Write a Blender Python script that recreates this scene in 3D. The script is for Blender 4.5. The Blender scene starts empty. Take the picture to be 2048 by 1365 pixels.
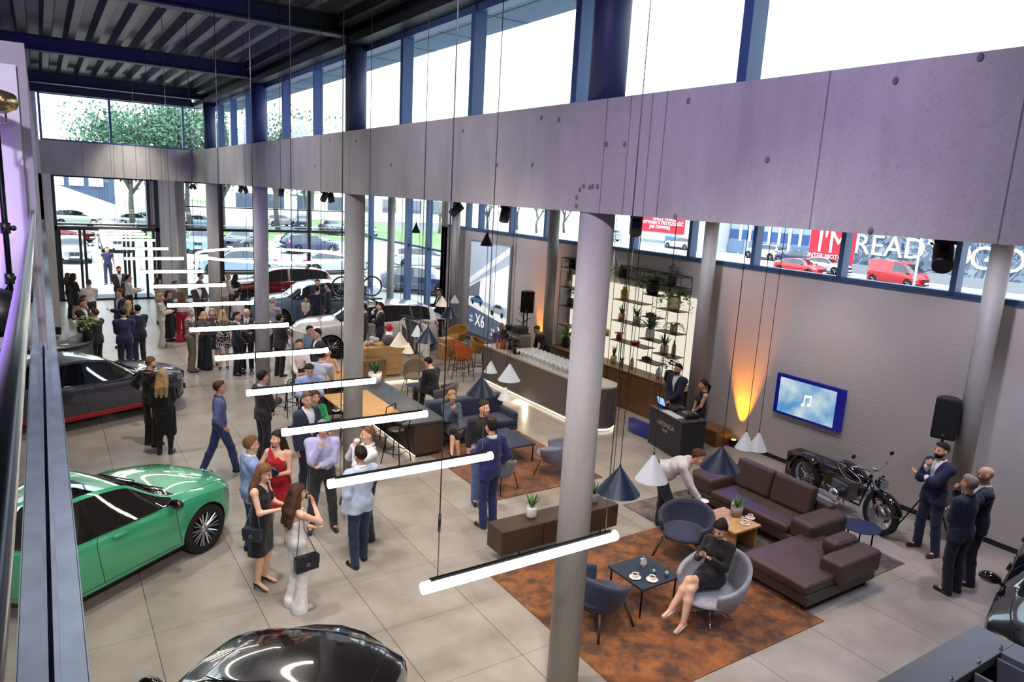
# A car showroom during an evening reception, seen from the mezzanine.
import bpy, math, random
import numpy as np
from mathutils import Vector, Matrix
random.seed(7)
SC = bpy.context.scene
COL = SC.collection
PI = math.pi

# ------------------------------------------------------------------ camera geometry
# camera solved from the vanishing points of the room (X across, Y along the hall, Z up)
FPX, CX, CY, CAMH = 1430.0, 1024.0, 682.5, 5.3
def _n(v): return np.array(v, float) / np.linalg.norm(v)
_Y = _n((78 - CX, 340 - CY, FPX)); _U = -_n((643 - CX, 7750 - CY, FPX))
_U = _n(_U - _Y * np.dot(_U, _Y)); _X = np.cross(_Y, _U)
if _X[0] < 0: _X = -_X
RW = np.stack([_X, _Y, _U])            # world = RW @ cam(x right, y down, z forward)
def ray(u, v): return RW @ np.array([(u - CX) / FPX, (v - CY) / FPX, 1.0])
def at(u, v, z=0.0):
    d = ray(u, v); p = d * ((z - CAMH) / d[2]); return (p[0], p[1], z)
def at_x(u, v, x):
    d = ray(u, v); p = d * (x / d[0]); return (p[0], p[1], p[2] + CAMH)
def at_y(u, v, y):
    d = ray(u, v); p = d * (y / d[1]); return (p[0], p[1], p[2] + CAMH)

def make_camera():
    cd = bpy.data.cameras.new('camera'); co = bpy.data.objects.new('camera', cd); COL.objects.link(co)
    cd.sensor_fit = 'HORIZONTAL'; cd.sensor_width = 36.0
    cd.lens = FPX / 2048 * 36.0; cd.clip_start = 0.05; cd.clip_end = 500
    right, up, fwd = RW[:, 0], -RW[:, 1], RW[:, 2]
    m = Matrix(((right[0], up[0], -fwd[0], 0), (right[1], up[1], -fwd[1], 0), (right[2], up[2], -fwd[2], CAMH), (0, 0, 0, 1)))
    co.matrix_world = m
    SC.camera = co
make_camera()

# ------------------------------------------------------------------ materials
MATS = {}
def new_mat(name):
    m = bpy.data.materials.new(name); m.use_nodes = True
    nt = m.node_tree; b = nt.nodes['Principled BSDF']
    return m, nt, b
def s2l(c):  # sRGB 0..255 -> linear
    out = []
    for x in c:
        x = x / 255.0
        out.append(x / 12.92 if x <= 0.04045 else ((x + 0.055) / 1.055) ** 2.4)
    return out
def mat(name, col=None, rough=0.5, metal=0.0, noise=0.0, scale=8.0, bump=0.0, bscale=60.0, coat=0.0, emit=None, estr=0.0, spec=None, sheen=0.0, alpha=None, detail=3.0):
    if name in MATS: return MATS[name]
    m, nt, b = new_mat(name)
    c = s2l(col)
    b.inputs['Base Color'].default_value = (*c, 1)
    b.inputs['Roughness'].default_value = rough
    b.inputs['Metallic'].default_value = metal
    if spec is not None: b.inputs['Specular IOR Level'].default_value = spec
    if coat: b.inputs['Coat Weight'].default_value = coat; b.inputs['Coat Roughness'].default_value = 0.03
    if sheen: b.inputs['Sheen Weight'].default_value = sheen
    if emit: b.inputs['Emission Color'].default_value = (*s2l(emit), 1); b.inputs['Emission Strength'].default_value = estr
    if alpha is not None: b.inputs['Alpha'].default_value = alpha
    tc = None
    if noise or bump:
        tc = nt.nodes.new('ShaderNodeTexCoord')
    if noise:
        n = nt.nodes.new('ShaderNodeTexNoise'); n.inputs['Scale'].default_value = scale; n.inputs['Detail'].default_value = detail
        r = nt.nodes.new('ShaderNodeMapRange'); r.inputs[3].default_value = 1 - noise; r.inputs[4].default_value = 1 + noise
        r.inputs[1].default_value = .3; r.inputs[2].default_value = .7
        mx = nt.nodes.new('ShaderNodeMix'); mx.data_type = 'RGBA'; mx.blend_type = 'MULTIPLY'; mx.inputs[0].default_value = 1
        mx.inputs[6].default_value = (*c, 1)
        nt.links.new(tc.outputs['Object'], n.inputs['Vector']); nt.links.new(n.outputs['Fac'], r.inputs[0])
        nt.links.new(r.outputs[0], mx.inputs[7]); nt.links.new(mx.outputs[2], b.inputs['Base Color'])
    if bump:
        n2 = nt.nodes.new('ShaderNodeTexNoise'); n2.inputs['Scale'].default_value = bscale
        bp = nt.nodes.new('ShaderNodeBump'); bp.inputs['Strength'].default_value = bump; bp.inputs['Distance'].default_value = 0.01
        nt.links.new(tc.outputs['Object'], n2.inputs['Vector']); nt.links.new(n2.outputs['Fac'], bp.inputs['Height'])
        nt.links.new(bp.outputs['Normal'], b.inputs['Normal'])
    MATS[name] = m
    return m
def glass_mat(name, tint=(235, 245, 250), rough=0.0, refl=1.0, base=0.0):
    """thin clear pane: transparent, mirror-like towards grazing angles"""
    if name in MATS: return MATS[name]
    m, nt, b = new_mat(name); nt.nodes.remove(b)
    out = nt.nodes['Material Output']
    tr = nt.nodes.new('ShaderNodeBsdfTransparent'); tr.inputs[0].default_value = (*s2l(tint), 1)
    gl = nt.nodes.new('ShaderNodeBsdfGlossy'); gl.inputs['Roughness'].default_value = rough
    fr = nt.nodes.new('ShaderNodeFresnel'); fr.inputs['IOR'].default_value = 1.5
    ior = 1.5 if refl <= 1 else 1.75     # same reflection from both sides of the pane
    ge = nt.nodes.new('ShaderNodeNewGeometry'); mr = nt.nodes.new('ShaderNodeMapRange'); mr.inputs[3].default_value = ior; mr.inputs[4].default_value = 1 / ior
    nt.links.new(ge.outputs['Backfacing'], mr.inputs[0]); nt.links.new(mr.outputs[0], fr.inputs['IOR'])
    mp = nt.nodes.new('ShaderNodeMath'); mp.operation = 'MULTIPLY_ADD'; mp.inputs[1].default_value = min(refl, 1.15) ; mp.inputs[2].default_value = base; mp.use_clamp = True
    mx = nt.nodes.new('ShaderNodeMixShader')
    nt.links.new(fr.outputs[0], mp.inputs[0]); nt.links.new(mp.outputs[0], mx.inputs[0])
    nt.links.new(tr.outputs[0], mx.inputs[1]); nt.links.new(gl.outputs[0], mx.inputs[2]); nt.links.new(mx.outputs[0], out.inputs[0])
    MATS[name] = m
    return m
def emit_mat(name, col, strength):
    if name in MATS: return MATS[name]
    m, nt, b = new_mat(name); nt.nodes.remove(b)
    e = nt.nodes.new('ShaderNodeEmission'); e.inputs[0].default_value = (*s2l(col), 1); e.inputs[1].default_value = strength
    nt.links.new(e.outputs[0], nt.nodes['Material Output'].inputs[0])
    MATS[name] = m
    return m
def fabric(col, rough=0.85, noise=0.12, scale=14, sheen=0.15):
    return mat('fabric_%d_%d_%d' % tuple(col), col, rough, 0, noise, scale, 0.25, 90, sheen=sheen)
def plastic(col, rough=0.4): return mat('plastic_%d_%d_%d' % tuple(col), col, rough, 0, 0.05, 5)
def metalm(col, rough=0.3): return mat('metal_%d_%d_%d_%d' % (*col, int(rough * 100)), col, rough, 0.9, 0.05, 6)
BLACK = plastic((22, 22, 24), .4); BLACKM = metalm((30, 30, 33), .4); CHROME = metalm((215, 218, 222), .12)
WHITE = plastic((235, 235, 232), .4)

# ------------------------------------------------------------------ mesh builder
class MB:
    def __init__(s): s.v = []; s.f = []; s.mi = []; s.sm = []; s.m = 0; s.smooth = False
    def add(s, vs, fs, smooth=None):
        o = len(s.v); s.v += [tuple(map(float, v)) for v in vs]
        sm = s.smooth if smooth is None else smooth
        for f in fs: s.f.append(tuple(i + o for i in f)); s.mi.append(s.m); s.sm.append(sm)
        return s
    def box(s, c, d, rz=0, ry=0, rx=0):
        M = Matrix.Rotation(rz, 3, 'Z') @ Matrix.Rotation(ry, 3, 'Y') @ Matrix.Rotation(rx, 3, 'X')
        vs = [Vector(c) + M @ Vector((sx * d[0] / 2, sy * d[1] / 2, sz * d[2] / 2)) for sx in (-1, 1) for sy in (-1, 1) for sz in (-1, 1)]
        return s.add(vs, [(0, 1, 3, 2), (4, 6, 7, 5), (0, 4, 5, 1), (2, 3, 7, 6), (0, 2, 6, 4), (1, 5, 7, 3)], False)
    def bb(s, x0, x1, y0, y1, z0, z1): return s.box(((x0 + x1) / 2, (y0 + y1) / 2, (z0 + z1) / 2), (abs(x1 - x0), abs(y1 - y0), abs(z1 - z0)))
    def tube(s, pts, r, n=8, closed=False, caps=True):
        pts = [Vector(p) for p in pts]; N = len(pts)
        rs = r if isinstance(r, (list, tuple)) else [r] * N
        vs = []; prev = None
        for i, p in enumerate(pts):
            if closed: t = pts[(i + 1) % N] - pts[i - 1]
            else: t = pts[min(i + 1, N - 1)] - pts[max(i - 1, 0)]
            if t.length < 1e-9: t = Vector((0, 0, 1))
            t.normalize()
            if prev is None:
                a = Vector((0, 0, 1)) if abs(t.z) < .9 else Vector((1, 0, 0))
            else: a = prev
            u = (a - t * a.dot(t));
            if u.length < 1e-6: u = t.orthogonal()
            u.normalize(); w = t.cross(u); prev = u
            for k in range(n):
                an = 2 * PI * k / n; vs.append(p + (u * math.cos(an) + w * math.sin(an)) * rs[i])
        fs = []
        for i in range(N if closed else N - 1):
            j = (i + 1) % N
            for k in range(n): fs.append((i * n + k, i * n + (k + 1) % n, j * n + (k + 1) % n, j * n + k))
        s.add(vs, fs, n > 4)
        if caps and not closed:
            o = len(s.v) - len(vs)
            s.f.append(tuple(o + k for k in reversed(range(n)))); s.mi.append(s.m); s.sm.append(False)
            s.f.append(tuple(o + (N - 1) * n + k for k in range(n))); s.mi.append(s.m); s.sm.append(False)
        return s
    def cyl(s, p0, p1, r0, r1=None, n=16): return s.tube([p0, p1], [r0, r0 if r1 is None else r1], n)
    def lathe(s, prof, c=(0, 0, 0), n=20, axis='z', smooth=True):
        vs = []; fs = []; P = len(prof)
        for k in range(n):
            a = 2 * PI * k / n; ca, sa = math.cos(a), math.sin(a)
            for r, h in prof:
                if axis == 'z': q = (c[0] + r * ca, c[1] + r * sa, c[2] + h)
                elif axis == 'y': q = (c[0] + r * ca, c[1] + h, c[2] + r * sa)
                else: q = (c[0] + h, c[1] + r * ca, c[2] + r * sa)
                vs.append(q)
        for k in range(n):
            k2 = (k + 1) % n
            for i in range(P - 1):
                fs.append((k * P + i, k2 * P + i, k2 * P + i + 1, k * P + i + 1))
        return s.add(vs, fs, smooth)
    def ball(s, c, r, nu=12, nv=8, R=None):
        r = (r, r, r) if isinstance(r, (int, float)) else r
        vs = []; fs = []
        for j in range(nv + 1):
            th = PI * j / nv
            for i in range(nu):
                ph = 2 * PI * i / nu
                q = Vector((r[0] * math.sin(th) * math.cos(ph), r[1] * math.sin(th) * math.sin(ph), r[2] * math.cos(th)))
                if R is not None: q = R @ q
                vs.append(Vector(c) + q)
        for j in range(nv):
            for i in range(nu):
                fs.append((j * nu + i, (j + 1) * nu + i, (j + 1) * nu + (i + 1) % nu, j * nu + (i + 1) % nu))
        return s.add(vs, fs, True)
    def prism(s, poly, z0, z1):
        n = len(poly)
        vs = [(x, y, z0) for x, y in poly] + [(x, y, z1) for x, y in poly]
        fs = [tuple(reversed(range(n))), tuple(range(n, 2 * n))] + [(i, (i + 1) % n, n + (i + 1) % n, n + i) for i in range(n)]
        return s.add(vs, fs, False)
    def quad(s, a, b, c, d): return s.add([a, b, c, d], [(0, 1, 2, 3)], False)
    def mesh(s, name, mats):
        me = bpy.data.meshes.new(name); me.from_pydata(s.v, [], s.f)
        for m in (mats if isinstance(mats, (list, tuple)) else [mats]): me.materials.append(m)
        me.polygons.foreach_set('material_index', s.mi); me.polygons.foreach_set('use_smooth', s.sm)
        me.update(); return me
    def build(s, name, mats, parent=None, loc=None, rz=0, bevel=0, seg=2, label=None, clean=True):
        me = s.mesh(name, mats)
        o = bpy.data.objects.new(name, me); COL.objects.link(o)
        if parent is not None: o.parent = parent
        if loc is not None: o.location = loc
        if rz: o.rotation_euler = (0, 0, rz)
        if bevel:
            b = o.modifiers.new('bevel', 'BEVEL'); b.width = bevel; b.segments = seg; b.limit_method = 'ANGLE'; b.angle_limit = 0.6
        if label: o['label'] = label
        return o

def thing(name, label, cat, loc=(0, 0, 0), rz=0, group=None):
    o = bpy.data.objects.new(name, None); COL.objects.link(o); o.empty_display_size = .1
    o.location = loc; o.rotation_euler = (0, 0, rz); o['label'] = label; o['category'] = cat
    if group: o['group'] = group
    return o
def tag(o, label, cat, group=None, kind=None):
    o['label'] = label; o['category'] = cat
    if group: o['group'] = group
    if kind: o['kind'] = kind
    return o
def struct(o, label=None, cat=None):
    o['kind'] = 'structure'
    if label: o['label'] = label
    if cat: o['category'] = cat
    return o
def copy_tree(o, parent=None):
    c = o.copy(); COL.objects.link(c)
    if parent is not None: c.parent = parent
    for ch in list(o.children): copy_tree(ch, c)
    return c
def text_mesh(body, size, name, m, parent=None, loc=(0, 0, 0), rot=(0, 0, 0), ext=0.004, align='CENTER', xs=1.0):
    cu = bpy.data.curves.new(name, 'FONT'); cu.body = body; cu.size = size; cu.extrude = ext; cu.align_x = align; cu.align_y = 'CENTER'
    cu.resolution_u = 3
    t = bpy.data.objects.new(name + '_tmp', cu); COL.objects.link(t)
    dg = bpy.context.evaluated_depsgraph_get()
    me = bpy.data.meshes.new_from_object(t.evaluated_get(dg)); me.name = name
    bpy.data.objects.remove(t); bpy.data.curves.remove(cu)
    me.materials.clear(); me.materials.append(m)
    o = bpy.data.objects.new(name, me); COL.objects.link(o)
    if parent is not None: o.parent = parent
    o.location = loc; o.rotation_euler = rot; o.scale = (xs, 1, 1)
    return o
# ================================================================== THE SETTING
def concrete(name, col, lines=None, rough=.75):
    """fair-faced concrete: cloudy tone, fine pores"""
    if name in MATS: return MATS[name]
    m, nt, b = new_mat(name); N = nt.nodes; L = nt.links
    tc = N.new('ShaderNodeTexCoord')
    n1 = N.new('ShaderNodeTexNoise'); n1.inputs['Scale'].default_value = 1.1; n1.inputs['Detail'].default_value = 8; n1.inputs['Roughness'].default_value = .62
    n2 = N.new('ShaderNodeTexNoise'); n2.inputs['Scale'].default_value = 45; n2.inputs['Detail'].default_value = 4
    mp = N.new('ShaderNodeMapping'); mp.inputs['Scale'].default_value = (1, 1, .35)
    L.new(tc.outputs['Object'], mp.inputs[0]); L.new(mp.outputs[0], n1.inputs['Vector']); L.new(tc.outputs['Object'], n2.inputs['Vector'])
    cr = N.new('ShaderNodeValToRGB'); c = s2l(col)
    cr.color_ramp.elements[0].position = .3; cr.color_ramp.elements[0].color = (*[x * .72 for x in c], 1)
    cr.color_ramp.elements[1].position = .68; cr.color_ramp.elements[1].color = (*[min(1, x * 1.12) for x in c], 1)
    L.new(n1.outputs['Fac'], cr.inputs[0])
    r = N.new('ShaderNodeMapRange'); r.inputs[1].default_value = .25; r.inputs[2].default_value = .5; r.inputs[3].default_value = .8; r.inputs[4].default_value = 1
    L.new(n2.outputs['Fac'], r.inputs[0])
    mx = N.new('ShaderNodeMix'); mx.data_type = 'RGBA'; mx.blend_type = 'MULTIPLY'; mx.inputs[0].default_value = .6
    L.new(cr.outputs[0], mx.inputs[6]); L.new(r.outputs[0], mx.inputs[7]); L.new(mx.outputs[2], b.inputs['Base Color'])
    b.inputs['Roughness'].default_value = rough
    bp = N.new('ShaderNodeBump'); bp.inputs['Strength'].default_value = .25; bp.inputs['Distance'].default_value = .01
    L.new(n2.outputs['Fac'], bp.inputs['Height']); L.new(bp.outputs[0], b.inputs['Normal'])
    MATS[name] = m
    return m
def tile_floor():
    m, nt, b = new_mat('floor_tiles'); N = nt.nodes; L = nt.links
    tc = N.new('ShaderNodeTexCoord'); sx = N.new('ShaderNodeSeparateXYZ'); L.new(tc.outputs['Object'], sx.inputs[0])
    outs = []; cells = []
    for ax, off in ((0, -1.0), (1, -8.74)):
        a = N.new('ShaderNodeMath'); a.operation = 'ADD'; a.inputs[1].default_value = off + 120; L.new(sx.outputs[ax], a.inputs[0])
        d = N.new('ShaderNodeMath'); d.operation = 'DIVIDE'; d.inputs[1].default_value = 1.21; L.new(a.outputs[0], d.inputs[0])
        fl = N.new('ShaderNodeMath'); fl.operation = 'FLOOR'; L.new(d.outputs[0], fl.inputs[0]); cells.append(fl)
        f = N.new('ShaderNodeMath'); f.operation = 'FRACT'; L.new(d.outputs[0], f.inputs[0])
        s = N.new('ShaderNodeMath'); s.operation = 'SUBTRACT'; s.inputs[1].default_value = .5; L.new(f.outputs[0], s.inputs[0])
        ab = N.new('ShaderNodeMath'); ab.operation = 'ABSOLUTE'; L.new(s.outputs[0], ab.inputs[0])
        g = N.new('ShaderNodeMath'); g.operation = 'GREATER_THAN'; g.inputs[1].default_value = .4965 if ax == 0 else .498; L.new(ab.outputs[0], g.inputs[0]); outs.append(g)
    mxm = N.new('ShaderNodeMath'); mxm.operation = 'MAXIMUM'; L.new(outs[0].outputs[0], mxm.inputs[0]); L.new(outs[1].outputs[0], mxm.inputs[1])
    cb = N.new('ShaderNodeCombineXYZ'); L.new(cells[0].outputs[0], cb.inputs[0]); L.new(cells[1].outputs[0], cb.inputs[1])
    wn = N.new('ShaderNodeTexWhiteNoise'); wn.noise_dimensions = '3D'; L.new(cb.outputs[0], wn.inputs[0])
    n1 = N.new('ShaderNodeTexNoise'); n1.inputs['Scale'].default_value = 1.6; n1.inputs['Detail'].default_value = 9; n1.inputs['Roughness'].default_value = .6; L.new(tc.outputs['Object'], n1.inputs['Vector'])
    cr = N.new('ShaderNodeValToRGB')
    cr.color_ramp.elements[0].position = .3; cr.color_ramp.elements[0].color = (*s2l((148, 141, 133)), 1)
    cr.color_ramp.elements[1].position = .7; cr.color_ramp.elements[1].color = (*s2l((176, 169, 160)), 1)
    L.new(n1.outputs['Fac'], cr.inputs[0])
    r = N.new('ShaderNodeMapRange'); r.inputs[3].default_value = .92; r.inputs[4].default_value = 1.05; L.new(wn.outputs['Value'], r.inputs[0])
    mx = N.new('ShaderNodeMix'); mx.data_type = 'RGBA'; mx.blend_type = 'MULTIPLY'; mx.inputs[0].default_value = 1; L.new(cr.outputs[0], mx.inputs[6]); L.new(r.outputs[0], mx.inputs[7])
    m2 = N.new('ShaderNodeMix'); m2.data_type = 'RGBA'; L.new(mxm.outputs[0], m2.inputs[0]); L.new(mx.outputs[2], m2.inputs[6]); m2.inputs[7].default_value = (*s2l((70, 66, 62)), 1)
    L.new(m2.outputs[2], b.inputs['Base Color'])
    b.inputs['Roughness'].default_value = .38
    rr = N.new('ShaderNodeMapRange'); rr.inputs[3].default_value = .24; rr.inputs[4].default_value = .38; L.new(n1.outputs['Fac'], rr.inputs[0]); L.new(rr.outputs[0], b.inputs['Roughness'])
    MATS['floor_tiles'] = m
    return m
def plaster_ribbed():
    """light plaster with fine horizontal combing"""
    m, nt, b = new_mat('combed_plaster'); N = nt.nodes; L = nt.links
    b.inputs['Base Color'].default_value = (*s2l((196, 190, 186)), 1); b.inputs['Roughness'].default_value = .85
    tc = N.new('ShaderNodeTexCoord'); mp = N.new('ShaderNodeMapping'); mp.inputs['Scale'].default_value = (1, .6, 60); L.new(tc.outputs['Object'], mp.inputs[0])
    n = N.new('ShaderNodeTexNoise'); n.inputs['Scale'].default_value = 1; n.inputs['Detail'].default_value = 3; L.new(mp.outputs[0], n.inputs['Vector'])
    bp = N.new('ShaderNodeBump'); bp.inputs['Strength'].default_value = .6; bp.inputs['Distance'].default_value = .01; L.new(n.outputs['Fac'], bp.inputs['Height']); L.new(bp.outputs[0], b.inputs['Normal'])
    MATS['combed_plaster'] = m
    return m
CONC = concrete('concrete', (168, 165, 160)); CONCD = concrete('concrete_hole', (112, 109, 107))
COLM = concrete('column_concrete', (176, 174, 170), rough=.6)
STEEL = mat('dark_steel', (34, 36, 42), .55, .3, .1, 3)
FRAME = mat('window_frame_grey', (58, 86, 124), .45, .1)
FRAMED = mat('window_frame_dark', (38, 36, 40), .45, .2)
PANE = glass_mat('window_glass', (238, 246, 250))
LILAC = mat('white_wall_paint', (205, 202, 204), .8, 0, .03, 1.5)
PLASTER = plaster_ribbed()
W = 13.0     # inner face of the right wall
ROOF = 7.97

fl = MB(); fl.quad((-9, -6, 0), (13.4, -6, 0), (13.4, 34.9, 0), (-9, 34.9, 0))
struct(fl.build('floor', tile_floor()), 'large format beige grey floor tiles of the showroom', 'floor')

# long concrete beam (edge of the double-height hall) and the cross beam at the end of the hall
BX0, BX1, BZ0, BZ1 = 4.32, 4.7, 5.183, 6.2
b = MB(); b.bb(BX0, BX1, -4, 26.8, BZ0, BZ1); b.m = 1
for u, v in [(1118, 240), (1213, 289), (1250, 289), (1377, 202), (1535, 320), (1791, 162), (1961, 115), (1300, 133), (1351, 434), (1741, 462), (1083, 236), (994, 330), (1065, 330), (926, 262), (783, 330), (660, 280), (712, 283), (552, 250), (630, 332), (1180, 375), (1168, 372), (1160, 380), (1154, 395), (1153, 412), (1186, 373), (1195, 374)]:
    p = at_x(u, v, BX0)
    if BZ0 < p[2] < BZ1: b.ball((BX0 + .005, p[1], p[2]), (.02, .022, .026), 8, 6)
for u in (1325, 1297, 1255, 1208, 2030, 852, 1640, 700): # formwork joints
    y = at_x(u, 300, BX0)[1]; b.bb(BX0 - .002, BX0 + .01, y - .004, y + .004, BZ0, BZ1)
struct(b.build('concrete_beam', [CONC, CONCD]), 'long raw concrete beam running over the row of round columns', 'beam')
b = MB(); b.bb(-.2, BX0, 26.44, 26.8, BZ0, BZ1); b.m = 1
for u in (165, 222, 245, 292, 330): y = 0; p = at_y(u, 320, 26.44); b.bb(p[0] - .004, p[0] + .004, 26.435, 26.45, BZ0, BZ1)
struct(b.build('concrete_beam', [CONC, CONCD]), 'short concrete cross beam at the far end above the entrance', 'beam')
# round columns
def column(x, y, r, z0, z1, m, lab):
    c = MB(); c.lathe([(0, z0), (r, z0), (r, z1), (0, z1)], (x, y, 0), 32)
    o = struct(c.build('round_column', m), lab, 'column'); return o
colY = [-1.0, 5.44, 11.92, 18.32, 24.35, 30.65]
labs = ['near', 'tall foreground', 'second', 'third', 'fourth', 'farthest']
for y, l in list(zip(colY, labs))[1:]:
    column(4.5, y, .172, 0, 5.19, COLM, '%s round concrete column under the long beam' % l)
    if y < 27: column(4.5, y, .172, 6.2, 7.7, mat('column_blue_paint', (52, 60, 92), .55, 0, .05, 2), '%s dark blue round column above the beam' % l)
for y in (5.27, 11.15, 17.1, 23.1, 28.9):
    column(12.55, y, .155, 0, 5.2, COLM, 'slender concrete column standing before the right wall at %d m' % round(y))

# clerestory glazing above the beam
mully = [-.33, 1.81, 3.96, 6.09, 8.22, 10.33, 12.42, 14.47, 16.67, 18.66, 20.1, 21.9, 23.6]
f = MB()
for y in mully: f.bb(4.6, 4.77, y - .047, y + .047, 6.2, 7.64)
f.bb(4.62, 4.77, -3, 25.6, 6.2, 6.25); f.bb(4.62, 4.79, -3, 25.6, 7.48, 7.57)
wo = f.build('window_1', FRAME); struct(wo, 'clerestory window band above the long beam', 'window')
g = MB(); g.quad((4.69, -3, 6.22), (4.69, 25.6, 6.22), (4.69, 25.6, 7.55), (4.69, -3, 7.55)); g.build('pane', PANE, wo)
f = MB()
for x in (.12, 1.97, 4.08): f.bb(x - .033, x + .033, 26.52, 26.63, 6.2, 7.64)
f.bb(.1, 4.6, 26.5, 26.65, 6.19, 6.25); f.bb(.1, 4.6, 26.5, 26.65, 7.55, 7.74)
wo = f.build('window_2', FRAME); struct(wo, 'high end window over the cross beam with tree crowns outside', 'window')
g = MB(); g.quad((.1, 26.58, 6.22), (4.6, 26.58, 6.22), (4.6, 26.58, 7.64), (.1, 26.58, 7.64)); g.build('pane', PANE, wo)
# roof: trapezoidal steel deck on dark beams
DECK = mat('steel_deck', (92, 92, 96), .5, .35, .15, 2)
d = MB(); pitch = .42; x = -9.0
while x < 4.9:
    prof = [(x, ROOF), (x + .13, ROOF), (x + .18, ROOF + .16), (x + .36, ROOF + .16), (x + pitch, ROOF)]
    for (xa, za), (xb, zb) in zip(prof[:-1], prof[1:]): d.quad((xa, -5, za), (xb, -5, zb), (xb, 27.2, zb), (xa, 27.2, za))
    x += pitch
struct(d.build('ceiling', DECK), 'corrugated steel roof deck over the double-height hall', 'ceiling')
def steel_beam(y, lab):
    s = MB(); s.bb(-9, 4.64, y - .13, y + .13, 7.67, 7.7); s.bb(-9, 4.64, y - .02, y + .02, 7.7, 7.95); s.bb(-9, 4.64, y - .13, y + .13, 7.94, 7.97)
    struct(s.build('steel_roof_beam', STEEL), lab, 'beam')
for y, l in ((5.44, 'nearest'), (11.92, 'second'), (18.3, 'third'), (24.7, 'farthest')): steel_beam(y, '%s dark steel cross beam under the roof deck' % l)
s = MB(); s.bb(4.34, 4.67, -5, 26.6, 7.57, 7.7); s.bb(4.45, 4.55, -5, 26.6, 7.7, 7.96); s.bb(4.12, 4.34, -5, 26.4, 7.81, 7.96)
struct(s.build('steel_edge_beam', STEEL), 'dark steel edge beam above the clerestory', 'beam')
s = MB(); s.bb(-9, 4.32, 26.25, 26.67, 7.57, 8.1)
struct(s.build('steel_edge_beam', STEEL), 'dark steel edge beam above the high end window', 'beam')
# roof overhang outside the clerestory with panelled soffit
SOFF = mat('soffit_panel', (38, 84, 116), .6)
s = MB(); s.bb(4.78, 5.95, -5, 28.2, 7.7, 8.0)
s.m = 1
for y in [k * 1.45 - 4 for k in range(22)]: s.bb(4.78, 5.95, y - .01, y + .01, 7.695, 7.71)
s.bb(5.36, 5.38, -5, 28.2, 7.695, 7.71)
struct(s.build('roof_overhang', [SOFF, STEEL]), 'panelled roof overhang outside the clerestory', 'roof')
s = MB(); s.bb(-9, 6.1, -6, 28.3, 8.16, 8.3); struct(s.build('roof_slab', STEEL), 'roof above the steel deck', 'roof')
# low side wing: ceiling slab
s = MB(); s.bb(4.69, 13.6, -6, 35.2, 5.2, 5.45); s.bb(-.2, 4.69, 26.81, 35.2, 5.2, 5.45); s.m = 1; s.bb(4.8, 13.6, -6, 35.2, 5.46, 5.48); s.bb(-.2, 4.6, 26.9, 35.2, 5.46, 5.48)  # pale top sheets added to bounce daylight up onto the soffit
struct(s.build('ceiling_slab', [mat('wing_ceiling', (150, 148, 150), .8), mat('roof_bounce', (205, 205, 202), .9, 0, .1, 3)]), 'low ceiling of the side wing', 'ceiling')

# right wall with the long window band
SILL = 4.02
wl = MB(); wl.bb(W, W + .3, -6, 25.1, 0, SILL)
struct(wl.build('wall_right', PLASTER), 'long light plaster wall behind the bar and the screen', 'wall')
wl = MB(); wl.bb(W - .012, W, -6, 25.1, 0, .09)
struct(wl.build('baseboard_right', FRAMED), 'dark skirting along the right wall', 'baseboard')
mY = sorted([at_x(u, 480, W + .1)[1] for u in (960, 1022, 1092, 1170, 1268, 1384, 1514, 1692, 1926)] + [4.1, 2.4, .6, -1.2, 19.9 + 3.3, 24.9])
f = MB()
for y in mY: f.bb(W + .02, W + .24, y - .05, y + .05, SILL, 5.2)
f.bb(W + .02, W + .22, -5, 25.1, SILL, SILL + .07); f.bb(W + .02, W + .22, -5, 25.1, 5.1, 5.2)
f.bb(W - .04, W + .05, -5, 25.1, SILL - .03, SILL)
wo = f.build('window_3', FRAME); struct(wo, 'long window band on top of the right wall', 'window')
g = MB(); g.quad((W + .15, -5, SILL), (W + .15, 25.1, SILL), (W + .15, 25.1, 5.2), (W + .15, -5, 5.2)); g.build('pane', PANE, wo)
# right glazing from the wall to the far corner
XS = 13.3; YF = 34.8
f = MB()
for u, w in ((742, .1), (817, .16), (858, .09)):
    y = at_x(u, 480, XS)[1]; f.bb(XS - .12, XS + .1, y - w, y + w, 0, 5.2)
f.bb(XS - .1, XS + .1, 25.05, 25.2, 0, 5.2); f.bb(XS - .08, XS + .06, 25, YF, 0, .12); f.bb(XS - .08, XS + .06, 25, YF, 5.1, 5.2)
f.bb(XS - .06, XS + .05, 25, YF, 2.93, 3.02); f.bb(XS - .1, XS + .1, YF - .1, YF + .1, 0, 5.2)
wo = f.build('window_4', FRAME); struct(wo, 'full-height side glazing at the far right corner', 'window')
g = MB(); g.quad((XS, 25.1, .1), (XS, YF, .1), (XS, YF, 5.15), (XS, 25.1, 5.15)); g.build('pane', PANE, wo)
w2 = MB(); w2.bb(W, XS + .1, 24.6, 25.1, 0, 5.2); struct(w2.build('wall_return', LILAC), 'short white wall end beside the corner glazing', 'wall')
# far facade
f = MB()
for x, w in ((6.75, .12), (10.8, .07), (4.98, .05)): f.bb(x - w, x + w, YF - .12, YF + .1, 0, 5.2)
f.bb(4.9, XS, YF - .08, YF + .06, 3.0, 3.12); f.bb(4.9, XS, YF - .06, YF + .06, 0, .1); f.bb(4.9, XS, YF - .06, YF + .06, 5.08, 5.2)
f.bb(4.9, XS, YF - .04, YF + .02, 4.05, 4.09)
wo = f.build('window_5', FRAMED); struct(wo, 'far glass facade in front of the car park', 'window')
g = MB(); g.quad((4.9, YF, .05), (XS, YF, .05), (XS, YF, 5.15), (4.9, YF, 5.15)); g.build('pane', PANE, wo)
w2 = MB(); w2.bb(4.22, 4.93, YF - .1, YF + .35, 0, 5.2); struct(w2.build('wall_pier', LILAC), 'light wall pier beside the entrance', 'wall')
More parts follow.
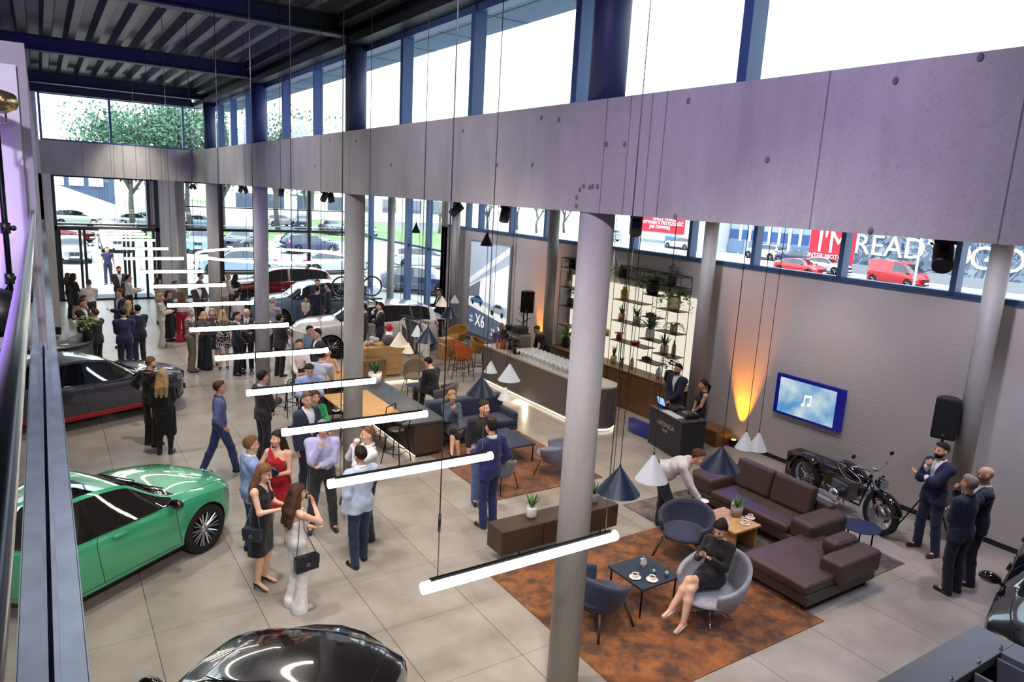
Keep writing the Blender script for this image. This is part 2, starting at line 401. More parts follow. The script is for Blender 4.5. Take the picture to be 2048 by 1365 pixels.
# entrance portal
f = MB()
f.bb(.28, .48, YF - .15, YF + .3, 0, 5.18); f.bb(3.78, 3.9, YF - .15, YF + .3, 3.1, 5.18); f.bb(4.08, 4.24, YF - .15, YF + .3, 0, 5.18)
f.bb(.28, 4.24, YF - .15, YF + .3, 2.95, 3.1); f.bb(.45, 4.1, YF - .1, YF + .2, 3.16, 3.22); f.bb(.28, 4.24, YF - .1, YF + .2, 5.08, 5.18)
f.m = 1; f.bb(3.9, 4.08, YF, YF + .2, 3.1, 5.1); f.m = 0
do = f.build('door_1', [FRAMED, LILAC]); struct(do, 'dark framed glass entrance with sliding doors', 'door')
lf = MB()
for u in (113, 122, 163, 172, 250, 258, 268, 293, 309):
    x = at_y(u, 520, YF)[0]; lf.bb(x - .05, x + .05, YF - .05, YF + .05, 0, 2.97)
lf.bb(.4, 4.1, YF - .05, YF + .05, 0, .08); lf.build('leaf_frame', FRAMED, do)
g = MB(); g.quad((.4, YF, .05), (1.55, YF, .05), (1.55, YF, 2.95), (.4, YF, 2.95)); g.quad((2.75, YF, .05), (4.1, YF, .05), (4.1, YF, 2.95), (2.75, YF, 2.95)); g.quad((.4, YF, 3.1), (3.9, YF, 3.1), (3.9, YF, 5.1), (.4, YF, 5.1)); g.build('pane', PANE, do)
mtb = MB(); mtb.bb(.5, 4.0, YF - .1, YF + 1.6, 0.001, .012); tag(mtb.build('door_mat', fabric((62, 70, 92))), 'dark blue entrance mat across the doorway', 'mat')
w2 = MB(); w2.bb(-.25, .28, 26.4, YF + .3, 0, 5.2); struct(w2.build('wall_left_end', LILAC), 'wall beside the entrance', 'wall')
# left: mezzanine slab, wall on it, glass balustrade
MZ = 3.82
s = MB(); s.bb(-9, .03, -6, 26.4, 3.45, MZ)
struct(s.build('mezzanine_floor', concrete('mezzanine_concrete', (150, 152, 160))), 'mezzanine slab at the left', 'floor')
WY = 7.0
s = MB(); s.bb(-9, -.035, WY, 26.4, MZ, 6.25)
struct(s.build('wall_left', mat('grey_wall_paint', (150, 146, 150), .8)), 'grey wall block standing on the mezzanine', 'wall')
s = MB(); s.bb(-9, -.1, WY - .03, WY, MZ, 6.08)
struct(s.build('wall_left_panel', LILAC), 'white wall panel lit purple by the stage light', 'wall')
s = MB(); s.bb(-9, .05, 26.4, 26.6, 3.4, 8.2); s.bb(-9.2, -9, -6, 35, 0, 8.2); s.bb(-9, .0, 34.8, 35.1, 0, 5.2); s.bb(-9.2, 13.4, -6.3, -6, 0, 8.3); s.bb(-9, -.2, 34.5, 34.8, 0, 5.2)
struct(s.build('wall_back', LILAC), 'enclosing white walls behind the camera and under the mezzanine', 'wall')
bal = thing('glass_balustrade', 'frameless glass balustrade with dark handrail along the mezzanine edge', 'balustrade', (-.062, 0, MZ))
ST2 = mat('coated_steel_blue_grey', (158, 172, 196), .5, 0, .14, 5)
c = MB(); c.bb(-.022, -.007, -4, WY - .01, 0, .075); c.bb(.007, .022, -4, WY - .01, 0, .075); c.bb(-.03, .09, -4, 26.3, -.004, .006); c.bb(.088, .094, -4, 26.3, -.37, .006)
c.build('base_channel', [ST2], bal)
BG = glass_mat('balustrade_glass', (225, 238, 240), refl=1.12)
g = MB(); g.quad((.0, -4, .02), (.0, WY - .02, .02), (.0, WY - .02, 1.12), (.0, -4, 1.12)); g.build('glass_panel', BG, bal)
h = MB(); h.tube([(0, -4, 1.14), (0, WY - .02, 1.14)], .021, 12); h.build('handrail', metalm((52, 58, 72), .25), bal)
# ================================================================== LIGHT
wd = bpy.data.worlds.new('overcast_sky'); SC.world = wd; wd.use_nodes = True
nt = wd.node_tree; bg = nt.nodes['Background']
tcw = nt.nodes.new('ShaderNodeTexCoord'); sxyz = nt.nodes.new('ShaderNodeSeparateXYZ'); crw = nt.nodes.new('ShaderNodeValToRGB')
nt.links.new(tcw.outputs['Generated'], sxyz.inputs[0]); nt.links.new(sxyz.outputs[2], crw.inputs[0]); nt.links.new(crw.outputs[0], bg.inputs[0])
crw.color_ramp.elements[0].position = 0; crw.color_ramp.elements[0].color = (1, 1, 1, 1)
crw.color_ramp.elements[1].position = .6; crw.color_ramp.elements[1].color = (.72, .86, 1, 1)
bg.inputs[1].default_value = 2.1
def light(kind, name, loc, energy, col=(255, 255, 255), size=.1, target=None, spot=60, blend=.4, sizey=None):
    ld = bpy.data.lights.new(name, kind); ld.energy = energy; ld.color = s2l(col)
    o = bpy.data.objects.new(name, ld); COL.objects.link(o); o.location = loc
    if kind == 'AREA':
        ld.size = size
        if sizey: ld.shape = 'RECTANGLE'; ld.size_y = sizey
    elif kind == 'SUN': ld.angle = size
    else: ld.shadow_soft_size = size
    if kind == 'SPOT': ld.spot_size = math.radians(spot); ld.spot_blend = blend
    if target is not None:
        o.rotation_euler = (Vector(target) - Vector(loc)).to_track_quat('-Z', 'Y').to_euler()
    return o
light('SUN', 'sun', (0, 0, 30), 1.7, (255, 248, 238), .15, target=(9, 14, 0))

# suspended light tubes, one row over the hall
TUBEM = emit_mat('tube_diffuser', (255, 246, 232), 9.0)
def cable(mb, x, y, z0, z1, r=.004): mb.tube([(x, y, z0), (x, y, z1)], r, 5)
tz = 3.0
tubes = [(847, 1180, 1232, 1069), (650, 971, 972, 913), (560, 866, 846, 829), (487, 788, 738, 762), (425, 718, 647, 701), (375, 660, 568, 651), (333, 611, 503, 606), (300, 573, 452, 571), (274, 544, 402, 543), (248, 517, 368, 518), (232, 497, 336, 498), (218, 480, 310, 481), (206, 465, 290, 466), (196, 452, 272, 453), (188, 443, 258, 444)]
ordn = ['nearest', 'second nearest', 'third', 'fourth', 'fifth', 'sixth', 'seventh', 'eighth', 'ninth', 'tenth', 'eleventh', 'twelfth', 'thirteenth', 'fourteenth', 'farthest']
for i, (a, b2, c2, d2) in enumerate(tubes):
    p = at(a, b2, tz); q = at(c2, d2, tz); y = (p[1] + q[1]) / 2; x0, x1 = 1.74 + .012 * i, 3.24 + .014 * i
    if i > 11: y = 29.2 + (i - 11) * 1.6
    t = thing('tube_light', 'glowing white tube lamp on cables, %s of the row from the camera' % ordn[i], 'lamp', (x0, y, tz), 0, 'suspended light tubes')
    zt = 7.96 if y < 26 else 5.2
    m = MB(); m.tube([(0, 0, 0), (x1 - x0, 0, 0)], .036, 14); m.build('diffuser', TUBEM, t)
    m = MB(); m.bb(.05, x1 - x0 - .05, -.011, .011, .034, .05); m.build('profile', BLACKM, t)
    for k, xx in enumerate((.1, x1 - x0 - .1)):
        m = MB(); cable(m, xx, 0, .05, zt - tz)
        if k == 0 and i < 4: m.cyl((xx, 0, .34), (xx, 0, .45), .009, n=8)
        m.build('cable', BLACK, t)

# track spotlights hanging along the beam and under the wing ceiling
def spot(u, v, z, lab, yaw=0., tilt=.5, x=None, sc=1.0):
    p = at(u, v, z) if x is None else at_x(u, v, x)
    if z is None: z = p[2]
    zc = 5.183 if p[0] < 4.75 else 5.2
    t = thing('track_spotlight', lab, 'spotlight', (p[0], p[1], zc), yaw, 'black track spotlights')
    dz = p[2] - zc
    m = MB(); m.bb(-.06, .06, -.02, .02, -.03, 0); m.build('adapter', BLACK, t)
    m = MB(); m.cyl((0, 0, -.03), (0, 0, dz * .6), .008, n=6); m.build('stem', BLACK, t)
    R = Matrix.Rotation(tilt, 3, 'X'); c = Vector((0, 0, dz))
    m = MB(); m.tube([c + R @ Vector((0, 0, .09)) * sc, c - R @ Vector((0, 0, .09)) * sc], .058 * sc, 14); m.build('lamp_head', BLACK, t)
for k, (u, v, x, lab, tl, yw) in enumerate([
    (383, 373, 4.42, 'black spotlight, left of the cluster under the corner of the two beams', .4, 1), (389, 374, 4.6, 'black spotlight, right of the cluster under the corner of the two beams', -.4, 2),
    (482, 378, 4.55, 'black spotlight just left of the third column, outer one', .5, .4), (491, 380, 4.55, 'black spotlight just left of the third column, inner one', -.3, 1.4),
    (563, 385, 4.55, 'black spotlight under the beam just right of the third column', .3, 2.5), (649, 394, 4.55, 'black spotlight under the beam, left one of a pair before the second column', .7, .2), (662, 396, 4.55, 'black spotlight under the beam, right one of a pair before the second column', -.2, .9),
    (913, 420, 4.6, 'black spotlight turned edge on above the far end of the bar', .8, .8), (1010, 429, 4.6, 'black cylinder spotlight under the beam before the dark green trees', .35, 2.2), (1272, 452, 4.6, 'black spotlight right of the foreground column', .8, 2.4), (1886, 514, 4.6, 'large black spotlight hanging from the beam before the mural outside', .9, 2.1)]):
    spot(u, v, None, lab, yw, tl, x=x)

# cone pendants
CONEM = {'navy': mat('pendant_navy', (24, 36, 62), .38, .1), 'grey': mat('pendant_pale_grey', (196, 204, 212), .5), 'cream': mat('pendant_cream', (226, 218, 200), .5), 'black': mat('pendant_black', (20, 22, 28), .4)}
CONEI = mat('pendant_inner_white', (240, 238, 232), .6); BULB = emit_mat('pendant_bulb', (255, 226, 180), 6)
def pendant(u, v, wpx, D, hr, colr, lab, zt=None):
    d = ray(u, v); p = d * (FPX * D / wpx); x, y, z = p[0], p[1], p[2] + CAMH
    if zt is None: zt = 5.183 if x < 4.75 else 5.2
    t = thing('pendant_lamp', lab, 'lamp', (x, y, z), 0, 'cone pendant lamps')
    h = D * hr; r = D / 2
    m = MB(); m.lathe([(.012, h), (r, 0)], n=28)
    m.m = 1; m.lathe([(r, 0), (r - .004, .002), (.012, h - .012)], n=28); m.build('shade', [CONEM[colr], CONEI], t)
    m = MB(); m.cyl((0, 0, h - .02), (0, 0, h + .03), .014, .01, 10); m.build('cap', BLACK, t)
    m = MB(); m.tube([(0, 0, h + .02), (0, 0, zt - z)], .0045, 5); m.build('cord', BLACK, t)
    m = MB(); m.ball((0, 0, h * .45), .03, 10, 6); m.build('bulb', BULB, t)
    light('POINT', 'pendant_light', (x, y, z + h * .35), 5, (255, 222, 180), .03)
for a in [(1236, 985, 88, .5, .62, 'navy', 'big dark blue cone pendant over the orange rug beside the sideboard'), (1223, 992, 44, .28, .72, 'grey', 'small white cone pendant in front of the dark blue one near the sideboard'),
          (1303, 960, 66, .4, .8, 'grey', 'medium pale cone pendant hanging beside the bending man'), (1440, 936, 80, .5, .55, 'navy', 'big dark blue cone pendant with a shiny side above the sofa end'),
          (1489, 897, 38, .28, .9, 'grey', 'small pale cone pendant, left of the two close to the wall uplight'), (1514, 900, 38, .28, .95, 'grey', 'small pale cone pendant, right of the two close to the wall uplight'),
          (962, 789, 60, .5, .6, 'navy', 'big dark blue cone pendant in front of the bar'), (981, 745, 27, .28, .85, 'grey', 'small white cone pendant just behind the dark blue one at the bar'), (1018, 761, 45, .4, .75, 'grey', 'medium white cone pendant in front of the bar counter'), (1010, 799, 30, .28, .85, 'grey', 'small low white cone pendant right of the dark blue one at the bar'),
          (799, 692, 38, .4, .75, 'cream', 'medium cream cone pendant by the second column'), (816, 706, 24, .28, .85, 'cream', 'small cream glowing cone pendant below the medium cream one'), (855, 684, 48, .5, .62, 'navy', 'big dark cone pendant above the carpet with the mustard chair'), (834, 672, 24, .28, .9, 'grey', 'small pale cone pendant behind the big dark one near the mustard chair'),
          (899, 635, 38, .5, .65, 'navy', 'dark cone pendant with a warm inner glow near the corner glazing'), (884, 612, 28, .35, .7, 'cream', 'cream glowing cone pendant near the corner glazing'), (909, 606, 18, .28, .9, 'grey', 'small white cone pendant next to the poster'),
          (832, 466, 18, .28, 1.1, 'black', 'small black pendant high in front of the corner glazing'), (973, 492, 26, .28, 1.0, 'black', 'small black pendant high in front of the poster'), (1226, 533, 28, .28, 1.1, 'black', 'small black pendant half hidden behind the foreground column')]:
    pendant(*a)

# downlights of the side wing (above the picture), the lounge and the bar
for (x, y, e) in [(6.2, 6.2, 60), (7.3, 8.5, 45), (9.3, 5.9, 60), (9.2, 10.5, 60), (6.4, 11.2, 60), (6.2, 14.6, 70), (8.6, 14.2, 60), (11.6, 14.4, 60), (8.3, 19, 60), (11.3, 19.5, 50), (6.5, 21.5, 70), (7.5, 25.5, 60), (9.5, 29, 50), (2.5, 30.5, 50), (11.6, 8.2, 30), (11.2, 4.2, 55), (7.5, 2.8, 60)]:
    light('SPOT', 'ceiling_downlight', (x, y, 5.15), e * 3.2, (228, 232, 255) if y < 5 else (255, 238, 220), .09, target=(x, y, 0), spot=95, blend=.9)
for (x, y, e) in [(2.4, 6.8, 80), (2.2, 13.5, 90), (2.4, 19.5, 90), (1.6, 9, 60), (2.4, 25.5, 80), (2.6, 3.0, 60)]:
    light('SPOT', 'roof_fill', (x, y, 7.8), e * 7, (255, 246, 236), .15, target=(x + .3, y, 0), spot=80, blend=.9)  # unseen lamps added as ambient fill for the hall
# unseen fill lamps added under the left roof edge and along the right wall
for y, col in ((3.0, (222, 208, 255)), (8.0, (228, 218, 250)), (13.5, (236, 232, 245)), (20.5, (236, 234, 240))):
    light('SPOT', 'hall_fill', (.35, y, 7.55), 330, col, .15, target=(5.5, y + .8, 4.4), spot=85, blend=.9)
for y in (2.5, 5.2, 7.9, 10.6, 19.0, 22.0):
    light('SPOT', 'wall_fill', (11.0, y, 5.1), 95, (226, 222, 244), .1, target=(13, y, 2.0), spot=110, blend=1)
# coloured stage lights, and two added fill lamps between them
light('SPOT', 'hall_fill', (.5, -1.2, 7.5), 900, (255, 246, 236), .15, target=(3.0, 9.0, .6), spot=60, blend=.9)  # added fill from the camera side for the fronts of the guests
light('SPOT', 'blue_wash', (11.9, 9.6, 2.9), 90, (50, 50, 255), .05, target=(10.7, 7.1, .6), spot=60, blend=.8)
light('SPOT', 'panel_fill', (-1.3, 3.6, 7.6), 420, (232, 222, 255), .1, target=(-.8, 7, 5.3), spot=70, blend=.9)  # unseen lamp added to brighten the white wall panel
light('SPOT', 'moving_head_beam', (-.62, 6.1, MZ + .5), 130, (165, 110, 255), .06, target=(-1.2, 7, MZ + .9), spot=130, blend=.8)
light('SPOT', 'moving_head_wash', (.4, 5.5, 4.6), 1100, (80, 40, 255), .08, target=(2.6, 19.4, 7.9), spot=42, blend=.7)
light('SPOT', 'moving_head_wash', (.4, 5.0, 4.6), 420, (140, 80, 255), .08, target=(4.6, 19.4, 5.5), spot=14, blend=.9)
light('SPOT', 'moving_head_wash', (.5, 2.5, 5.2), 75, (150, 90, 255), .08, target=(4.6, 4.2, 6.0), spot=75, blend=.9)
light('SPOT', 'moving_head_wash', (.5, 12, 4.4), 250, (90, 60, 255), .08, target=(7.0, 24, 1), spot=45, blend=.9)
for i, (y, lab) in enumerate(((10.08, 'small black floor uplight washing the wall orange right of the DJ'), (3.9, 'small black floor uplight washing the wall orange behind the three men'), (17.95, 'small black floor uplight glowing orange behind the coffee machine'))):
    t = thing('floor_uplight', lab, 'uplight', (W - .2, y, 0), 0, 'wall uplights')
    m = MB(); m.bb(-.07, .07, -.07, .07, .02, .16); m.build('housing', BLACK, t, bevel=.01)
    m = MB(); m.cyl((0, -.09, .0), (0, -.09, .12), .012, n=6); m.cyl((0, .09, 0), (0, .09, .12), .012, n=6); m.build('bracket', BLACK, t)
    m = MB(); m.cyl((0, 0, .155), (0, 0, .165), .05, n=14); m.build('lens', emit_mat('amber_lens', (255, 180, 30), 8), t)
    light('SPOT', 'uplight_beam', (W - .2, y, .19), 480, (255, 150, 10), .02, target=(W - .04, y, 1.6), spot=42, blend=.8)
SC.view_settings.view_transform = 'Standard'; SC.view_settings.look = 'None'; SC.view_settings.gamma = 1; SC.view_settings.exposure = 0.8
try:
    SC.view_settings.use_curve_mapping = False
    SC.cycles.max_bounces = 8; SC.cycles.diffuse_bounces = 3; SC.cycles.glossy_bounces = 4; SC.cycles.transmission_bounces = 6; SC.cycles.transparent_max_bounces = 16
    SC.cycles.caustics_reflective = False; SC.cycles.caustics_refractive = False; SC.cycles.sample_clamp_indirect = 6
except Exception: pass
# ================================================================== CARS
def pw(pts, x):
    """smooth monotone interpolation through (x, value) pairs"""
    xs = [p[0] for p in pts]; ys = [p[1] for p in pts]
    if x <= xs[0]: return ys[0]
    if x >= xs[-1]: return ys[-1]
    i = max(k for k in range(len(xs) - 1) if xs[k] <= x)
    n = len(xs)
    def slope(k):
        if k == 0 or k == n - 1: return 0 if n < 3 else (ys[min(k + 1, n - 1)] - ys[max(k - 1, 0)]) / (xs[min(k + 1, n - 1)] - xs[max(k - 1, 0)])
        a = (ys[k] - ys[k - 1]) / (xs[k] - xs[k - 1]); b = (ys[k + 1] - ys[k]) / (xs[k + 1] - xs[k])
        return 0 if a * b <= 0 else 2 * a * b / (a + b)
    h = xs[i + 1] - xs[i]; t = (x - xs[i]) / h
    m0, m1 = slope(i) * h, slope(i + 1) * h
    return (2 * t**3 - 3 * t**2 + 1) * ys[i] + (t**3 - 2 * t**2 + t) * m0 + (-2 * t**3 + 3 * t**2) * ys[i + 1] + (t**3 - t**2) * m1

CAR_KIND = {
 # x from rear (-) to front (+); heights in m.  top: centre line, belt: shoulder line, ws0/ws1: windscreen base/top, rg0/rg1: rear glass top/base
 'sedan': dict(L=4.75, W=1.86, wb=2.86, wr=.345, top=[(-2.37, .80), (-2.3, 1.02), (-1.75, 1.13), (-.95, 1.375), (-.2, 1.43), (.35, 1.37), (1.08, 1.0), (1.75, .93), (2.15, .85), (2.37, .74)],
               belt=[(-2.37, .74), (-2.2, .93), (-1.6, .985), (0, .955), (1.1, .93), (1.8, .86), (2.2, .79), (2.37, .69)], ws=(1.12, .42), rg=(-1.0, -1.72), side=(-1.62, 1.0), pill=[(-.32, -.22), (-1.18, -1.1)], roofw=.56),
 'wagon': dict(L=4.85, W=1.88, wb=2.88, wr=.35, top=[(-2.42, .85), (-2.35, 1.05), (-2.12, 1.3), (-1.7, 1.44), (-.6, 1.49), (.3, 1.42), (1.05, 1.02), (1.75, .95), (2.2, .87), (2.42, .76)],
               belt=[(-2.42, .8), (-2.25, .95), (-1.6, .99), (0, .965), (1.1, .94), (1.8, .88), (2.25, .8), (2.42, .7)], ws=(1.1, .38), rg=(-1.9, -2.36), side=(-2.0, .98), pill=[(-.36, -.26), (-1.28, -1.2)], roofw=.58),
 'suv':   dict(L=4.75, W=1.93, wb=2.87, wr=.385, top=[(-2.37, .95), (-2.3, 1.2), (-2.05, 1.5), (-1.5, 1.64), (-.4, 1.69), (.35, 1.6), (1.05, 1.18), (1.75, 1.11), (2.2, 1.02), (2.37, .88)],
               belt=[(-2.37, .9), (-2.2, 1.1), (-1.5, 1.15), (0, 1.11), (1.1, 1.07), (1.8, 1.03), (2.2, .95), (2.37, .82)], ws=(1.08, .4), rg=(-1.75, -2.28), side=(-1.95, .98), pill=[(-.36, -.26), (-1.3, -1.22)], roofw=.6),
 'van':   dict(L=5.0, W=1.95, wb=3.1, wr=.34, top=[(-2.5, 1.0), (-2.47, 1.6), (-2.35, 1.9), (-1.5, 1.96), (.4, 1.95), (.95, 1.8), (1.75, 1.2), (2.25, 1.02), (2.5, .75)],
               belt=[(-2.5, .95), (-2.4, 1.1), (0, 1.12), (1.2, 1.1), (1.8, 1.0), (2.3, .9), (2.5, .7)], ws=(1.78, 1.0), rg=(-2.3, -2.46), side=(.1, 1.5), pill=[(.05, .1)], roofw=.75),
}
GLASSC = mat('car_glass', (10, 12, 15), .03, 0, coat=1.0, spec=.9)
TYRE = mat('tyre_rubber', (18, 18, 19), .75); ARCH = mat('wheel_arch_black', (10, 10, 11), .8)
RIMD = metalm((150, 152, 158), .25); HEADL = mat('headlight_glass', (150, 162, 176), .08, .3, coat=1.0); TAILL = mat('taillight_red', (165, 14, 18), .15, 0, coat=1.0)
TRIMB = mat('gloss_black_trim', (12, 12, 13), .12, coat=.8); PLATE = plastic((235, 235, 235))
def paint(name, col, rough=.28, metal=.25): return mat('car_paint_' + name, col, rough, metal, coat=1.0, spec=.5)

def car_fns(K):
    L, Wd = K['L'], K['W']
    def plan(x):  # half width at the shoulder
        t = abs(x) / (L / 2)
        return Wd / 2 * (1 - .02 * t**2 - .12 * t**7 - .22 * t**16)
    def greenw(x):
        return pw([(-L / 2, plan(-L / 2) * .8), (K['rg'][1], K['roofw'] + .1), (K['rg'][0], K['roofw'] - .02), (-.2, K['roofw']), (K['ws'][1], K['roofw'] - .01), (K['ws'][0], K['roofw'] + .13), (L / 2 - .3, .6), (L / 2, .5)], x)
    def section(x):
        w = plan(x); zt = pw(K['top'], x); zs = min(pw(K['belt'], x), zt - .02); wr = min(greenw(x), w * .9); g = zt - zs
        zb = .2 + .1 * max(0, abs(x) / (L / 2) - .85) / .15
        a = min(1, max(0, (g - .08) / .3))      # 0 bonnet, 1 full greenhouse
        pts = [(0, zb), (w * .86, zb), (w * .955, zb + .09), (w * .985, zb + (zs - zb) * .38), (w * 1.0, zb + (zs - zb) * .68), (w * .985, zs - .07), (w * .955, zs)]
        r6 = w * .955
        pts.append((r6 - (.012 if a > .5 else .03), zs + .012))                    # 7 glass lower edge
        pts.append((wr + .035 * a + (r6 - wr) * .2 * (1 - a), zs + g * (.86 * a + .55 * (1 - a))))        # 8 glass upper edge
        pts.append((wr, zs + g * (.945 * a + .72 * (1 - a))))                        # 9 roof rail
        pts.append((wr * .55, zt - g * .022 * a - .12 * g * (1 - a)))
        pts.append((0, zt))
        return pts
    def bend(x, y):   # the nose and the tail bow back towards the corners
        w = max(.3, plan(x)); q = min(1, abs(y) / w) ** 2.2; h = L / 2
        f = max(0, (x - h * .35) / (h * .65)) ** 2 * .26 if x > 0 else -max(0, (-x - h * .45) / (h * .55)) ** 2 * .16
        return x - f * q
    return plan, section, bend
def car_mesh(K, hi=True, arch=True):
    plan, section, bend = car_fns(K); L = K['L']
    keys = set([-L / 2, -L / 2 + .03, L / 2 - .03, L / 2]); step = .06 if hi else .16
    n = int(L / step)
    for i in range(n + 1): keys.add(-L / 2 + L * i / n)
    marks = [K['ws'][0], K['ws'][1], K['rg'][0], K['rg'][1], K['side'][0], K['side'][1]] + [e for p in K['pill'] for e in p]
    xs = sorted(keys)
    for mk in marks:
        xs = [x for x in xs if abs(x - mk) > step * .35]
    xs = sorted(xs + marks)
    m = MB(); rings = []
    for x in xs:
        pts = section(x); full = [(y, z) for y, z in pts] + [(-y, z) for y, z in pts[-2:0:-1]]
        rings.append([(bend(x, y), y, z) for y, z in full])
    R = len(rings[0]); m.add([p for r in rings for p in r], [])
    H = len(section(0))
    def seg_mat(i, k):
        xm = (xs[i] + xs[i + 1]) / 2; kk = k if k < H - 1 else (2 * (H - 1) - 1 - k)
        if kk == 7:
            if K['side'][0] < xm < K['side'][1]:
                if any(min(p) < xm < max(p) for p in K['pill']): return 3
                return 1
        if kk in (9, 10):
            if K['ws'][1] < xm < K['ws'][0]: return 1
            if K['rg'][1] < xm < K['rg'][0]: return 1
            if K.get('panoroof') and K['panoroof'][0] < xm < K['panoroof'][1]: return 1
        if kk == 8 and K['ws'][1] < xm < K['ws'][0] and False: return 1
        if kk <= 1: return 2
        return 0
    for i in range(len(xs) - 1):
        for k in range(R):
            k2 = (k + 1) % R
            m.f.append((i * R + k, (i + 1) * R + k, (i + 1) * R + k2, i * R + k2)); m.mi.append(seg_mat(i, k)); m.sm.append(True)
    m.f.append(tuple(range(R))); m.mi.append(0); m.sm.append(False)
    m.f.append(tuple((len(xs) - 1) * R + k for k in reversed(range(R)))); m.mi.append(0); m.sm.append(False)
    return m
def wheel_parts(r, hi, style=0):
    ty = MB(); w = .21
    ty.lathe([(r * .70, -w / 2), (r * .93, -w / 2), (r, -w / 2 + .03), (r, w / 2 - .03), (r * .93, w / 2), (r * .70, w / 2), (r * .68, 0), (r * .70, -w / 2)], n=28 if hi else 14, axis='y')
    rim = MB(); rim.lathe([(r * .70, -w * .45), (r * .72, -w * .5), (r * .69, -w * .42), (r * .66, .04), (r * .2, .05), (0.0, .05)], n=28 if hi else 14, axis='y')
    rim.m = 1
    ns = 10 if hi else 5
    for k in range(ns):
        a = 2 * PI * k / ns
        if hi:
            for da in (-.13, .13):
                p0 = (math.cos(a) * r * .12, -w * .30, math.sin(a) * r * .12); p1 = (math.cos(a + da) * r * .69, -w * .43, math.sin(a + da) * r * .69)
                rim.tube([p0, p1], [.016, .011], 4)
        else: rim.tube([(math.cos(a) * r * .1, -w * .4, math.sin(a) * r * .1), (math.cos(a) * r * .68, -w * .42, math.sin(a) * r * .68)], [.045, .035], 4)
    rim.lathe([(0, -w * .42), (r * .14, -w * .40), (r * .17, -w * .25)], n=12, axis='y')
    return ty, rim
def bool_cut(o, cutter):
    md = o.modifiers.new('arch', 'BOOLEAN'); md.operation = 'DIFFERENCE'; md.object = cutter; md.solver = 'EXACT'
    try: md.material_mode = 'TRANSFER'
    except Exception: pass
    dg = bpy.context.evaluated_depsgraph_get(); me = bpy.data.meshes.new_from_object(o.evaluated_get(dg))
    o.modifiers.clear(); old = o.data; o.data = me; bpy.data.meshes.remove(old)
    bpy.data.objects.remove(cutter)
def make_car(kind, pname, label, loc, heading, hi=True, group=None, rim=RIMD, rimd=None, skirt=None, plates=True, grille='kidney', over={}, name='car', cat='car', light_on=True):
    K = dict(CAR_KIND[kind]); K.update(over); L = K['L']; plan, section, bend = car_fns(K); r = K['wr']; P = MATS['car_paint_' + pname]
    t = thing(name, label, cat, loc, heading, group)
    m = car_mesh(K, hi); body = m.build('body', [P, GLASSC, ARCH, TRIMB], t)
    xf, xr = K['wb'] / 2 + .02, -K['wb'] / 2 + .02
    c = MB()
    for x in (xf, xr):
        for s in (-1, 1):
            c.cyl((x, s * (K['W'] / 2 + .15), r), (x, s * (K['W'] / 2 - .36), r), r * 1.1, n=28 if hi else 14)
    co = c.build('cut', [ARCH], t); bpy.context.view_layer.update()
    bool_cut(body, co)
    es = body.modifiers.new('es', 'EDGE_SPLIT'); es.split_angle = .62
    tyb, rmb = wheel_parts(r, hi)
    tym = tyb.mesh('tyre', TYRE); rmm = rmb.mesh('rim', [ARCH, rim])
    for x in (xf, xr):
        for s in (-1, 1):
            wo = bpy.data.objects.new('wheel', tym); COL.objects.link(wo); wo.parent = t
            wo.location = (x, s * (K['W'] / 2 - .135), r); wo.rotation_euler = (0, 0, 0 if s < 0 else PI)
            ro = bpy.data.objects.new('rim', rmm); COL.objects.link(ro); ro.parent = wo
    def surf(x, k, off=0.0, s=1):
        p = section(x); i = int(k); f = k - i; j = min(i + 1, len(p) - 1)
        y = p[i][0] * (1 - f) + p[j][0] * f; z = p[i][1] * (1 - f) + p[j][1] * f
        return (bend(x, y), s * (y + off), z + off * .3)
    # lamps: strips wrapping the corners
    def lamp(nm, x0, x1, k0, k1, mm, n=6):
        for s in (-1, 1):
            q = MB(); vs = []
            for i in range(n + 1):
                x = x0 + (x1 - x0) * i / n
                for k in (k0, (k0 + k1) / 2, k1):
                    a = surf(x, k, .006, s); vs.append(a)
            fs = []
            for i in range(n):
                for j in range(2):
                    f = (i * 3 + j, i * 3 + j + 1, (i + 1) * 3 + j + 1, (i + 1) * 3 + j); fs.append(f if s > 0 else f[::-1])
            q.add(vs, fs, True); q.build(nm, mm, t)
    lamp('headlight', L / 2 - .42, L / 2 - .03, 4.5, 5.7, HEADL)
    lamp('taillight', -L / 2 + .34, -L / 2 + .02, 4.7, 5.8, TAILL)
    # front end
    f = MB(); xe = L / 2; zt = section(xe - .05)[6][1]
    if grille == 'kidney':
        for s in (-1, 1): f.box((xe - .012, s * .14, zt - .1), (.05, .22, .17))
        f.box((xe - .02, 0, .33), (.05, .62, .14))
    else: f.box((xe - .005, 0, zt - .12), (.05, .7, .12)); f.box((xe - .02, 0, .33), (.05, .6, .12))
    f.build('grille', TRIMB, t, bevel=.015 if hi else 0)
    if plates:
        q = MB(); q.box((xe + .012, 0, .45), (.03, .44, .11)); q.build('number_plate', PLATE, t)
        q = MB(); q.box((-xe - .008, 0, .72), (.02, .52, .11)); q.build('number_plate', PLATE, t)
    # mirrors
    for s in (-1, 1):
        xm = K['ws'][0] - .28; a = surf(xm, 6, 0, s)
        q = MB(); q.ball((xm, a[1] + s * .13, a[2] + .07), (.075, .12, .07), 12 if hi else 8, 8 if hi else 5); q.tube([(xm, a[1] - s * .02, a[2] + .02), (xm, a[1] + s * .06, a[2] + .05)], .025, 6)
        q.build('mirror', TRIMB if kind != 'van' else BLACK, t)
    if not hi: return t
    # detail for the cars close to the camera: shut lines, handles, window trim, wipers, roundel
    DARK = mat('shut_line', (8, 8, 9), .6)
